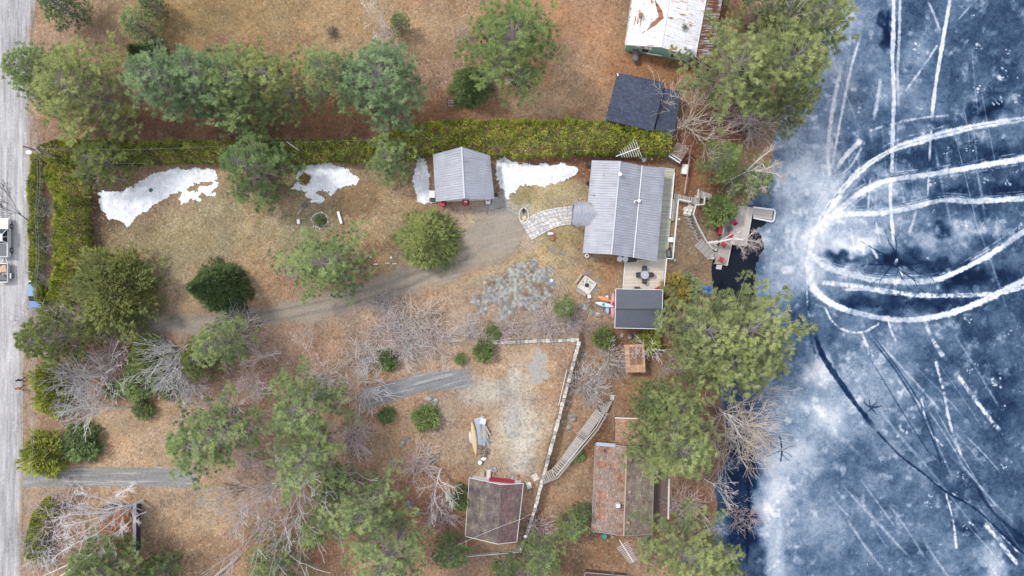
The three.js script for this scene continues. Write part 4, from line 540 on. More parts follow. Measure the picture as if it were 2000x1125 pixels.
  part('roof_deck', p, std(0.20, 0.115, 0.075), (m) => m.hex([at(0, 0, -0.12), at(1, 0, -0.12), at(1, 1, -0.12), at(0, 1, -0.12)], [at(0, 0), at(1, 0), at(1, 1), at(0, 1)])); const pm = [std(0.44, 0.24, 0.14), std(0.48, 0.29, 0.17), std(0.40, 0.25, 0.16)]; let pk = 0;
  const plank = (u0, u1, v0, v1) => part('plank', p, pm[pk++ % 3], (m) => { const g2 = 0.006; m.hex([at(u0 + g2, v0 + g2, 0.004), at(u1 - g2, v0 + g2, 0.004), at(u1 - g2, v1 - g2, 0.004), at(u0 + g2, v1 - g2, 0.004)], [at(u0 + g2, v0 + g2, 0.035), at(u1 - g2, v0 + g2, 0.035), at(u1 - g2, v1 - g2, 0.035), at(u0 + g2, v1 - g2, 0.035)]); });
  for (let i = 0; i < 6; i++) plank(0, 0.25, i / 6, (i + 1) / 6); for (let i = 0; i < 6; i++) plank(0.86, 1, i / 6, (i + 1) / 6); for (let i = 0; i < 4; i++) { plank(0.25 + i * 0.1525, 0.4025 + i * 0.1525, 0.72, 1); plank(0.25 + i * 0.1525, 0.4025 + i * 0.1525, 0, 0.1); } plank(0.53, 0.58, 0.1, 0.72);
  part('wall', p, M.wood, (m) => { const s2 = [at(0.08, 0.08, -0.13), at(0.92, 0.08, -0.13), at(0.92, 0.92, -0.13), at(0.08, 0.92, -0.13)], d2 = s2.map((v) => v.clone().setY(-3)); for (let i = 0; i < 4; i++) { const j = (i + 1) % 4; m.quad(d2[i], d2[j], s2[j], s2[i]); } }); part('door', p, M.brownWall, (m) => { const a = at(0.35, 0.93, -0.4).setY(-0.8), b2 = at(0.65, 0.93, -0.4).setY(-0.8); m.beam(a, b2, 0.06, 1.6); });
  // tilted little outhouse above the deck
  const oq = [P(1323, 277, 2.3), P(1346, 290, 2.3), P(1329, 317, 2.0), P(1306, 303, 2.0)], oh = thing('outhouse', 'tilted little hut with grey-brown roof and white front frame', 'hut', P(1326, 297, 0)); part('roof', oh, shingle(126, 108, 100), (m) => m.hex(oq.map((v) => v.clone().add(V(0, -0.1, 0))), oq)); part('front_frame', oh, M.white, (m) => { m.beam(P(1306, 304, 1.9), P(1328, 318.5, 1.9), 0.14, 0.22); m.beam(P(1309, 300, 2.06), P(1331, 314, 2.06), 0.10, 0.06); });
  part('opening', oh, M.black, (m) => m.beam(P(1310, 302.4, 2.045), P(1326, 312.6, 2.045), 0.22, 0.05)); part('wall', oh, M.grayWood, (m) => { const s2 = oq.map((v) => L(v, oq[0].clone().add(oq[2]).multiplyScalar(0.5), 0.12).add(V(0, -0.12, 0))), d2 = s2.map((v) => v.clone().setY(-1)); for (let i = 0; i < 4; i++) { const j = (i + 1) % 4; m.quad(d2[i], d2[j], s2[j], s2[i]); } });
  // flat needle-covered roof at the lower left
  const fr = [P(192, 992, 2.3), P(259, 992, 2.5), P(258, 1088, 2.5), P(192, 1088, 2.3)], fs = thing('shed', 'flat shed roof covered in brown needles with a pale metal edge', 'shed', P(225, 1040, 0)); part('roof', fs, needleRoof, (m) => m.hex(fr.map((v) => v.clone().add(V(0, -0.15, 0))), fr)); part('metal_edge', fs, M.sheet, (m) => m.hex([P(259.5, 983, 2.5), P(266, 984, 2.3), P(265, 1077, 2.3), P(259, 1077, 2.5)].map((v) => v.clone().add(V(0, -0.08, 0))), [P(259.5, 983, 2.5), P(266, 984, 2.3), P(265, 1077, 2.3), P(259, 1077, 2.5)])); part('wall', fs, std(0.03, 0.035, 0.055), (m) => { const s2 = fr.map((v) => L(v, fr[0].clone().add(fr[2]).multiplyScalar(0.5), 0.04).add(V(0, -0.16, 0))), d2 = s2.map((v) => v.clone().setY(-0.6)); for (let i = 0; i < 4; i++) { const j = (i + 1) % 4; m.quad(d2[i], d2[j], s2[j], s2[i]); } });
}
// ------------------------------------------------------------------ retaining wall, path stones, rocks
{
  const r = rng(21), t = thing('stone_wall', 'long pale stone retaining wall with a sharp corner round the gravel yard', 'retaining wall', P(1100, 800, 0));
  const run = (a, b, s0, drop) => { const n = Math.round(a.distanceTo(b) / s0), d = b.clone().sub(a).normalize(); for (let i = 0; i < n; i++) { const p = L(a, b, (i + 0.5) / n), l = a.distanceTo(b) / n * (0.93 + 0.07 * r()), w = (0.42 + 0.16 * r()), top = 0.14 + 0.12 * r() + G(p.x - 0.6, p.z) * 0.5, ang = Math.atan2(-d.z, d.x) + (r() - 0.5) * 0.12, cc = Math.cos(ang), sn = Math.sin(ang), x = p.x + (r() - 0.5) * 0.08, z = p.z + (r() - 0.5) * 0.08, q = (dx, y, dz) => V(x + dx * cc + dz * sn, y, z - dx * sn + dz * cc), e = 0.05; part('stone', t, stoneMats[r() * 4 | 0], (m) => { const ring = (y, k) => [q(-l / 2 + k, y, w / 2 - k), q(l / 2 - k, y, w / 2 - k), q(l / 2 - k, y, -w / 2 + k), q(-l / 2 + k, y, -w / 2 + k)]; const A = ring(drop, 0), B = ring(top - e, 0), C = ring(top + (r() - 0.5) * 0.05, e); for (let k = 0; k < 4; k++) { const j = (k + 1) % 4; m.quad(A[k], A[j], B[j], B[k]); m.quad(B[k], B[j], C[j], C[k]); } m.quad(C[0], C[1], C[2], C[3]); }); } };
  run(P(926, 670), P(1000, 668.5), 0.55, -0.6); run(P(1000, 668.5), P(1131, 663), 0.6, -1.2); run(WA.clone().add(V(0, 0, 0.4)), WB, 0.62, -1.9); run(WB, WC, 0.6, -1.9);
  one('white_pole', 'long thin white pole lying beside the stone wall', 'pole', PG(1099, 757), (m) => m.tube([PG(1107, 722, 0.08), PG(1091, 792, 0.08)], 0.05, 6), M.white);
  one('log_edging', 'curved pale log edging at the top of the rocks', 'log edging', PG(1090, 540), (m) => { const q = [[1066, 519], [1080, 527], [1092, 541], [1103, 556], [1110, 571]].map(([x, y]) => PG(x, y, 0.1)); for (let i = 1; i < q.length; i++) m.tube([q[i - 1], L(q[i - 1], q[i], 0.96)], 0.11, 6); }, M.wood);
  one('timber', 'long pale timber lying above the stone wall end', 'timber', PG(975, 664), (m) => { m.beam(PG(951, 667, 0.15), PG(1002, 661, 0.15), 0.16, 0.14); }, M.tan);
  // bedrock: broad broken slabs
  const ro = thing('rock_outcrop', 'broken blue-grey bedrock rising between the track and the wall', 'rock outcrop', PG(1010, 570)), poly = [[960, 560], [985, 530], [1020, 514], [1060, 522], [1075, 545], [1072, 575], [1050, 590], [1010, 600], [975, 612], [930, 615], [930, 590]].map(([x, y]) => V(x, y, 0));
  const rock = (parent, px, py, sx, sz, sy, ang, seed, lab) => { const g = new THREE.IcosahedronGeometry(1, 1), a = g.attributes.position, p = PG(px, py); for (let i = 0; i < a.count; i++) { const x = a.getX(i), y = a.getY(i), z = a.getZ(i), k = 0.72 + 0.55 * fbm(x * 1.6 + seed * 7, z * 1.6 + y * 1.3 + seed, 2), st = Math.sign(y) * Math.pow(Math.abs(y), 0.6), cut = 1 - 0.35 * Math.max(0, Math.sin(x * 5 + z * 3 + seed)); const X = x * k * sx, Z = z * k * sz; a.setXYZ(i, X * Math.cos(ang) + Z * Math.sin(ang) + p.x, p.y + st * sy * k * cut, -X * Math.sin(ang) + Z * Math.cos(ang) + p.z); } const m = new MB(); m.geo(g); for (let i = 0; i < m.u.length / 2; i++) { m.u[i * 2] = m.p[i * 3] + 30 - 0.3 * m.p[i * 3 + 1]; m.u[i * 2 + 1] = m.p[i * 3 + 2] + 30 + m.p[i * 3 + 1]; } return m.build('rock', rockTex, parent, lab); };
  let n = 0; while (n < 54) { const x = 925 + r() * 155, y = 510 + r() * 115; if (sdPoly(x, y, poly.map((v) => [v.x, v.y])) < 0) continue; const big = r() < 0.42; rock(ro, x, y, (big ? 1.6 : 0.45) * (0.6 + r()), (big ? 0.85 : 0.3) * (0.6 + r()), (big ? 0.16 : 0.15) * (0.5 + 0.7 * r()), 0.6 + (r() - 0.5) * 0.9, n++); }
  const o2 = thing('rock_outcrop', 'lower grey rock slabs between the small pine and kayaks', 'rock outcrop', PG(1150, 600)); for (const [x, y, s] of [[1140, 600, 1], [1155, 608, 0.8], [1148, 592, 0.7], [1168, 615, 0.8], [1175, 602, 0.6], [1160, 596, 0.5]]) rock(o2, x, y, s * 0.9, s * 0.6, 0.25, r() * 3, x);
  const o3 = thing('rock_outcrop', 'grey rocks scattered below the outer side of the stone wall', 'rock outcrop', PG(1120, 770)); for (const [x, y, s] of [[1142, 693, 0.8], [1134, 676, 0.5], [1118, 815, 1.1], [1112, 835, 0.7], [1100, 822, 0.7], [1107, 795, 0.5], [1230, 656, 0.7], [1242, 652, 0.6], [1215, 655, 0.5]]) rock(o3, x, y, s * 0.8, s * 0.55, 0.22, r() * 3, x);
  const o4 = thing('rock_outcrop', 'flat mossy rocks on the litter between pines and brown garage', 'rock outcrop', PG(840, 880)); for (const [x, y, s] of [[788, 865, 0.9], [796, 858, 0.7], [842, 893, 0.9], [850, 900, 0.6], [858, 884, 0.5], [765, 903, 0.8], [815, 905, 0.7], [885, 897, 0.4], [838, 778, 0.8], [850, 785, 0.9], [832, 790, 0.6], [822, 800, 0.5], [660, 1048, 0.7], [800, 985, 1], [815, 1000, 0.8]]) rock(o4, x, y, s * 0.8, s * 0.5, 0.2, r() * 3, x);
  // flagstone path and its little flower bed
  const fp = thing('flagstone_path', 'curved pale flagstone path from the parking area to the house porch', 'path', PG(1070, 435)), U = [[1016, 434], [1027, 431], [1045, 421], [1068, 412], [1090, 408], [1119, 405]], Lw = [[1036, 467], [1051, 458], [1072, 447], [1088, 440], [1102, 437], [1116, 436]], at = (u, v) => { const f = u * 5, i = Math.min(4, f | 0), a = [mix(U[i][0], U[i + 1][0], f - i), mix(U[i][1], U[i + 1][1], f - i)], b = [mix(Lw[i][0], Lw[i + 1][0], f - i), mix(Lw[i][1], Lw[i + 1][1], f - i)]; return P(mix(a[0], b[0], v), mix(a[1], b[1], v), 0.03); };
  part('gravel_bed', fp, std(0.26, 0.255, 0.25), (m) => { const up = [], dn = []; for (let i = 0; i <= 10; i++) { up.push(at(i / 10, 0)); dn.push(at(i / 10, 1)); } m.slab([...up, ...dn.reverse()].map((v) => [v.x, v.z]), 0.045, 0.2); });
  const NU = 12, NV = 4, jit = (i, j) => [clamp((i + (i > 0 && i < NU ? (h2(i, j) - 0.5) * 0.55 + (j % 2) * 0.35 : 0)) / NU), clamp((j + (j > 0 && j < NV ? (h2(i + 40, j) - 0.5) * 0.5 : 0)) / NV)];
  for (let i = 0; i < NU; i++) for (let j = 0; j < NV; j++) { const q = [[i, j], [i + 1, j], [i + 1, j + 1], [i, j + 1]].map(([a, b]) => { const w = jit(a, b), p = at(...w); return [p.x, p.z]; }); const cx = (q[0][0] + q[1][0] + q[2][0] + q[3][0]) / 4, cz = (q[0][1] + q[1][1] + q[2][1] + q[3][1]) / 4; part('flagstone', fp, flagMats[h2(i, j + 9) * 4 | 0], (m) => m.slab(q.map(([x, z]) => [cx + (x - cx) * 0.9, cz + (z - cz) * 0.9]), 0.075 + 0.02 * h2(i, j), 0.1, 0.96)); }
  const edge = (name, tb, n) => { for (let i = 0; i < n; i++) part('edging_stone', fp, flagMats[i % 2], (m) => { const a = at((i + 0.04) / n, tb), b = at((i + 0.96) / n, tb); m.beam(a.setY(0.06), b.setY(0.06), 0.2, 0.16); }); }; edge('e', -0.04, 14); edge('e', 1.04, 12);
  const fb = thing('flower_bed', 'small oval flower bed edged with pale stones at the path end', 'flower bed', PG(1023, 420)), ov = []; for (let i = 0; i < 22; i++) { const a = i / 22 * 6.283; ov.push(P(1023 + Math.cos(a) * 9, 421 + Math.sin(a) * 15, 0)); } part('soil', fb, std(0.22, 0.2, 0.16), (m) => m.slab(ov.map((v) => [v.x, v.z]), 0.06, 0.1)); for (let i = 0; i < 22; i++) part('edging_stone', fb, flagMats[1], (m) => m.beam(ov[i].clone().setY(0.08), L(ov[i], ov[(i + 1) % 22], 0.92).setY(0.08), 0.15, 0.14)); part('dead_plant', fb, M.black, (m) => { const p = P(1023, 412, 0.1); for (let i = 0; i < 16; i++) { const a = i * 2.4, l = 0.2 + 0.3 * h2(i, 4); m.beam(p, p.clone().add(V(Math.cos(a) * l, 0.12, Math.sin(a) * l)), 0.07, 0.05); } });
  part('planter', fb, M.tan, (m) => { const p = P(1024, 426, 0); m.geo(new THREE.CylinderGeometry(0.32, 0.25, 0.3, 14), new THREE.Matrix4().makeTranslation(p.x, 0.2, p.z)); });
  for (const [x, y, s, lab] of [[1149, 533, 0.34, 'grey stepping stone nearest the house'], [1168, 547, 0.3, 'grey stepping stone beside the fire pit'], [1162, 568, 0.4, 'grey stepping stone below the fire pit'], [1100, 494, 0.4, 'long dark stepping stone on the upper lawn'], [1080, 488, 0.35, 'dark stepping stone at the end of the lawn log']]) { const p = PG(x, y), pts = []; for (let i = 0; i < 8; i++) { const a = i / 8 * 6.28; pts.push([p.x + Math.cos(a) * s * (1 + 0.4 * h2(i, x)), p.z + Math.sin(a) * s * 0.8 * (1 + 0.4 * h2(x, i))]); } one('stepping_stone', lab, 'stepping stone', p, (m) => m.slab(pts, p.y + 0.06, 0.15, 0.95), std(0.17, 0.165, 0.16)); }
}
// ------------------------------------------------------------------ dock, stairs and boardwalk
const weathered = (i, r) => [0.44 + 0.06 * r(), 0.40 + 0.05 * r(), 0.365 + 0.05 * r()];
{
  const D = LAKE + 0.55, t = thing('dock', 'L-shaped pale board dock over open water with red chairs', 'dock', P(1430, 455, LAKE));
  const a = [P(1441, 401, D), P(1470.5, 405.5, D), P(1456.5, 481, D), P(1426.5, 476.5, D)], b = [P(1414, 430, D), P(1436, 424, D), P(1426, 478, D), P(1409, 470, D)], c = [P(1409, 468, D), P(1428, 477, D), P(1419.5, 518.5, D), P(1396.5, 514.5, D)];
  boards(t, [a[0], a[3], a[2], a[1]], 15, weathered, 'deck_boards', 0.06, 2); boards(t, [b[1], b[2], b[3], b[0]].map((v) => v.clone().add(V(0, -0.012, 0))), 13, (i, r) => [0.27, 0.27, 0.25], 'deck_boards', 0.06, 3); boards(t, [c[3], c[2], c[1], c[0]].map((v) => v.clone().add(V(0, -0.006, 0))), 24, (i, r) => [0.36, 0.335, 0.29], 'deck_boards', 0.06, 4);
  skirt(t, a, M.grayWood); skirt(t, c, M.grayWood); legsUnder(t, [a[1], a[2], c[2], c[3], L(a[1], a[2], 0.5)], M.grayWood); part('edge_board', t, M.offwhite, (m) => { m.beam(a[1].clone().add(V(0.05, 0, 0)), a[2].clone().add(V(0.05, 0, 0)), 0.1, 0.14); m.beam(c[1].clone().add(V(0.05, 0, 0)), c[2].clone().add(V(0.05, 0, 0)), 0.1, 0.14); });
  const f = [P(1471.5, 406, D - 0.1), P(1510, 410.5, D - 0.1), P(1507.5, 430, D - 0.1), P(1471, 423.5, D - 0.1)], fd = thing('floating_dock', 'short floating dock section with white rounded rim reaching over the ice', 'floating dock', P(1490, 417, LAKE)); boards(fd, f, 16, weathered, 'deck_boards', 0.05, 7);
  part('float_rim', fd, M.white, (m) => { const q = [[1471, 405], [1511, 409.5], [1513.5, 413], [1511, 430], [1507, 433], [1471, 425.5]].map(([x, y]) => P(x, y, D - 0.18)); for (let i = 1; i < q.length; i++) m.beam(q[i - 1], q[i], 0.22, 0.3); });
  for (const [x, y, ang, lab] of [[1431.5, 435, 0.6, 'red dock chair nearest the bright green bush'], [1426, 459.5, -0.9, 'red dock chair between the round mat and the birch trunk'], [1412, 477.5, -0.6, 'red dock chair below the leaning birch trunk'], [1407.5, 506.5, -0.5, 'red dock chair at the far corner above the ladder']]) gardenChair('dock_chair', lab, 'chair', P(x, y, D), ang, M.red);
  const mt = P(1425, 447, D); one('round_mat', 'dark round mat on the dock among red chairs', 'mat', mt, (m) => m.geo(new THREE.CylinderGeometry(0.44, 0.44, 0.03, 22), new THREE.Matrix4().makeTranslation(mt.x, mt.y + 0.03, mt.z)), std(0.10, 0.10, 0.115));
  const k = thing('storage_bench', 'long bright red bench at the dock edge beside the bush', 'bench', P(1406.5, 445, D)), ks = [P(1408.5, 431, D), P(1405, 458, D)]; part('seat', k, M.red, (m) => m.beam(ks[0].clone().add(V(0, 0.32, 0)), ks[1].clone().add(V(0, 0.32, 0)), 0.55, 0.3)); part('backrest', k, M.red, (m) => m.beam(ks[0].clone().add(V(-0.3, 0.55, 0)), ks[1].clone().add(V(-0.3, 0.55, 0)), 0.12, 0.5)); part('white_board', k, M.offwhite, (m) => m.beam(ks[0].clone().add(V(0.45, 0.15, 0)), ks[1].clone().add(V(0.45, 0.15, 0)), 0.25, 0.28));
  const mo = P(1409, 462, D); one('boat_motor', 'small dark grey outboard motor at the end of the red bench', 'motor', mo, (m) => { m.box(mo.x, mo.y, mo.z, 0.3, 0.45, 0.5, 0.4); m.box(mo.x + 0.2, mo.y + 0.1, mo.z + 0.15, 0.4, 0.12, 0.12, 0.4); m.tube([mo.clone().add(V(-0.1, 0.3, 0)), mo.clone().add(V(-0.5, 0.4, 0.25))], 0.05); }, M.gray);
  const ld = thing('dock_ladder', 'white ladder hanging from the dock end into the water', 'ladder', P(1404, 521, LAKE)); for (const x of [1399, 1409]) part('side_rail', ld, M.white, (m) => m.tube([P(x + 1.5, 516, D + 0.1), P(x - 1, 526, LAKE - 0.3)], 0.04)); for (let i = 0; i < 3; i++) part('rung', ld, M.white, (m) => m.beam(P(1399.6 - i * 0.6, 518.5 + i * 2.8, D - 0.15 - i * 0.2), P(1410 - i * 0.6, 519.6 + i * 2.8, D - 0.15 - i * 0.2), 0.16, 0.04));
  // path of stone steps, timber stair, stone bank
  const st = thing('stone_steps', 'curving run of dark stone steps below the house deck', 'steps', PG(1355, 445)); [[1340, 421], [1343, 427], [1346, 432], [1347, 438], [1350, 444], [1355, 449], [1357, 455], [1358, 461], [1361, 467]].forEach(([x, y], i) => part('step', st, std(0.2, 0.19, 0.185), (m) => { const p = PG(x, y, 0.12); m.box(p.x, p.y - 0.3, p.z, 0.85 - 0.1 * h2(i, 1), 0.36, 0.26, -0.25 - 0.06 * i); }));
  const lg = thing('stone_landing', 'pale flat stones at the top of the curving stone steps', 'stone landing', PG(1342, 410)); [[1347, 402, 0.4], [1340, 408, 0.42], [1348, 410, 0.36], [1338, 416, 0.36], [1346, 417, 0.38], [1352, 405, 0.3]].forEach(([x, y, s], i) => part('flat_stone', lg, flagMats[3], (m) => { const p = PG(x, y, 0.08), q = []; for (let k = 0; k < 7; k++) { const a = k / 7 * 6.28; q.push([p.x + Math.cos(a) * s * (0.8 + 0.4 * h2(k, i)), p.z + Math.sin(a) * s * (0.8 + 0.4 * h2(i, k))]); } m.slab(q, p.y, 0.2, 0.92); }));
  const ws = thing('wooden_stair', 'grey timber stair leading down to the dock stones', 'stairs', PG(1376, 487)), s0 = PG(1364, 474, 0.15), s1 = PG(1388, 500, 0.25); for (let i = 0; i < 12; i++) part('tread', ws, boardMatPlain(i), (m) => { const p = L(s0, s1, i / 11), d = s1.clone().sub(s0).setY(0).normalize(), n = V(-d.z, 0, d.x); m.beam(p.clone().addScaledVector(n, -0.75), p.clone().addScaledVector(n, 0.75), 0.2, 0.05); });
  for (const s of [-1, 1]) part('stringer', ws, M.grayWood, (m) => { const d = s1.clone().sub(s0).setY(0).normalize(), n = V(-d.z, 0, d.x).multiplyScalar(0.7 * s); m.beam(s0.clone().add(n).add(V(0, -0.12, 0)), s1.clone().add(n).add(V(0, -0.12, 0)), 0.08, 0.18); });
  const wr = thing('stair_rail', 'long white handrail bending from the deck stairs down to the dock', 'handrail', PG(1365, 440)); rail(wr, [PG(1356, 401, 0.1), PG(1351, 420, 0.1), PG(1360, 442, 0.1), PG(1376, 471, 0.1), PG(1389, 487, 0.1)], 0.9, M.offwhite, 1.8, 0.14);
  const rb = thing('stone_bank', 'pale stone bank between the timber stair and the dock', 'stone bank', PG(1394, 490)), r = rng(5); for (let i = 0; i < 26; i++) part('stone', rb, stoneMats[i % 4], (m) => { const p = PG(1386 + r() * 16, 472 + r() * 36, 0.15), s = 0.22 + 0.25 * r(), q = []; for (let k = 0; k < 6; k++) { const a = k / 6 * 6.28 + r() * 0.5; q.push([p.x + Math.cos(a) * s, p.z + Math.sin(a) * s * 0.8]); } m.slab(q, p.y + 0.1 * r(), 0.4, 0.85); });
  const us = thing('deck_stair', 'grey board stair from the house deck towards the shore bush', 'stairs', PG(1345, 388)); for (const [x0, y0, x1, y1, n] of [[1317, 385, 1345, 392, 9], [1349, 392, 1360, 394, 4], [1366, 380, 1388, 386, 8]]) for (let i = 0; i < n; i++) part('tread', us, boardMatPlain(i), (m) => { const p = PG(mix(x0, x1, i / (n - 1)), mix(y0, y1, i / (n - 1)), 0.35 - 0.012 * i); m.beam(p.clone().add(V(0.06, 0, -0.5)), p.clone().add(V(-0.06, 0, 0.5)), 0.2, 0.05); });
  part('platform', us, M.grayWood, (m) => { const q = [[1356, 381], [1367, 383], [1364, 403], [1353, 401]].map(([x, y]) => PG(x, y, 0.2)); const y = q[0].y; m.slab(q.map((v) => [v.x, v.z]), y, 0.1); });
  rail(us, [PG(1322, 391, 0.3), PG(1346, 396, 0.3)], 0.9, M.offwhite, 1.8, 0.14); rail(us, [PG(1373, 386, 0.2), PG(1371, 401, 0.2), PG(1357, 401.5, 0.2)], 0.9, M.offwhite, 1.5, 0.14); rail(us, [PG(1361, 372, 0.2), PG(1359, 388, 0.2)], 0.9, M.offwhite, 1.5, 0.1);
  const pr = thing('pole_rail', 'long pale pole running from the tilted hut towards the deck stair', 'pole rail', PG(1338, 345)); part('pole', pr, M.wood, (m) => m.tube([PG(1344, 298, 1.0), PG(1341, 330, 1.0), PG(1334, 379, 0.9)], 0.09, 6)); for (const [x, y] of [[1344, 300], [1341, 330], [1335, 374]]) part('post', pr, M.wood, (m) => { const p = PG(x, y); m.tube([p, p.clone().add(V(0, 1, 0))], 0.06, 5); });
  const bx = PG(1335, 332); one('utility_box', 'white metal box beside the long pale pole', 'box', bx, (m) => { m.box(bx.x, bx.y - 0.2, bx.z, 0.75, 1.0, 1.35, -0.1); m.box(bx.x, bx.y + 0.8, bx.z, 0.8, 0.06, 1.4, -0.1); }, M.white);
  const bb = P(1378.5, 566, LAKE + 0.6).setY(LAKE + 0.2), pb = thing('paddle_boat', 'bright blue boat pulled up at the shore', 'boat', bb); part('hull', pb, M.blue, (m) => { m.box(bb.x, bb.y, bb.z - 0.36, 1.75, 0.4, 0.55, -0.06); m.box(bb.x, bb.y, bb.z + 0.36, 1.75, 0.4, 0.55, -0.06); m.box(bb.x, bb.y + 0.05, bb.z, 1.6, 0.25, 0.3, -0.06); }); part('seat', pb, std(0.03, 0.16, 0.55, { roughness: 0.4 }), (m) => { m.box(bb.x - 0.15, bb.y + 0.4, bb.z - 0.36, 0.9, 0.16, 0.46, -0.06); m.box(bb.x - 0.15, bb.y + 0.4, bb.z + 0.36, 0.9, 0.16, 0.46, -0.06); }); part('handle', pb, M.black, (m) => m.tube([bb.clone().add(V(0.4, 0.45, 0.05)), bb.clone().add(V(0.75, 0.5, 0.05))], 0.05));
}
function boardMatPlain(i) { return (boardMatPlain.m ??= [std(0.30, 0.28, 0.26), std(0.25, 0.235, 0.225), std(0.34, 0.31, 0.28)])[i % 3]; }
{ // the long boardwalk below the stone wall
  const t = thing('boardwalk', 'long weathered boardwalk with steps, running from the wall up to the plank shed', 'boardwalk', PG(1125, 870));
  const seg = (pa, ha, pb, hb, n, name, w) => { const a = P(...pa, ha), b = P(...pb, hb), d = b.clone().sub(a).setY(0).normalize(), s = V(-d.z, 0, d.x); for (let i = 0; i < n; i++) part(name, t, boardMatPlain(i + (n > 9 ? i * i : 0)), (m) => { const p = L(a, b, (i + 0.5) / n), l = a.distanceTo(b) / n * (name === 'step' ? 0.62 : 0.93); m.beam(p.clone().addScaledVector(s, -w / 2), p.clone().addScaledVector(s, w / 2), l, 0.06); }); for (const q of [-1, 1]) part('stringer', t, M.wood, (m) => m.beam(a.clone().addScaledVector(s, q * w / 2).add(V(0, -0.08, 0)), b.clone().addScaledVector(s, q * w / 2).add(V(0, -0.08, 0)), 0.09, 0.2)); };
  seg([1060, 934], 0.15, [1082, 924], -0.15, 6, 'step', 1.15); seg([1082, 924], -0.15, [1104, 899], -0.5, 7, 'step', 1.15); seg([1104, 899], -0.5, [1133, 858], -0.7, 11, 'plank', 1.3); seg([1133, 858], -0.7, [1141, 846], -0.85, 4, 'step', 1.3); seg([1141, 846], -0.85, [1171, 804], -0.95, 11, 'plank', 1.3);
  for (let i = 0; i < 7; i++) part('step', t, boardMatPlain(i), (m) => { const a = 2.3 - i * 0.22, c = P(1181, 812, -1), p = c.clone().add(V(Math.cos(a + 1.9) * 0.5, 0, Math.sin(a + 1.9) * 0.5)), q = P(1170 + i * 4.2, 792 - i * 1.6, -1.05); m.beam(q, L(q, c, 0.75), 0.2, 0.06); });
  const rp = [P(1184, 806, -1), P(1167, 836, -0.95), P(1110, 904, -0.5), P(1089, 930, -0.15), P(1061, 941, 0.15)]; rail(t, rp, 0.85, M.grayWood, 1.6, 0.16); part('handrail', t, M.offwhite, (m) => { for (let i = 1; i < 4; i++) m.beam(rp[i - 1].clone().add(V(-0.32, 0.55, -0.1)), rp[i].clone().add(V(-0.32, 0.55, -0.1)), 0.09, 0.08); });
  const sp = PG(1196, 776); one('paving_slab', 'pale square slab above the boardwalk end', 'slab', sp, (m) => m.box(sp.x, sp.y - 0.05, sp.z, 0.55, 0.14, 0.75, -0.1), M.offwhite); const sp2 = PG(1190, 762); one('paving_slab', 'smaller narrow slab above the pale square slab', 'slab', sp2, (m) => m.box(sp2.x, sp2.y - 0.05, sp2.z, 0.25, 0.12, 0.4, -0.4), M.wood);
  const w = PG(1251, 764), we = thing('fire_barrel', 'dark round rusty barrel ring on the ground by a pine', 'barrel', w); part('ring', we, M.rust, (m) => { m.geo(new THREE.CylinderGeometry(0.32, 0.32, 0.5, 18, 1, true), new THREE.Matrix4().makeTranslation(w.x, w.y + 0.2, w.z)); }); part('ash', we, M.black, (m) => m.geo(new THREE.CylinderGeometry(0.31, 0.31, 0.05, 18), new THREE.Matrix4().makeTranslation(w.x, w.y + 0.2, w.z)));
}
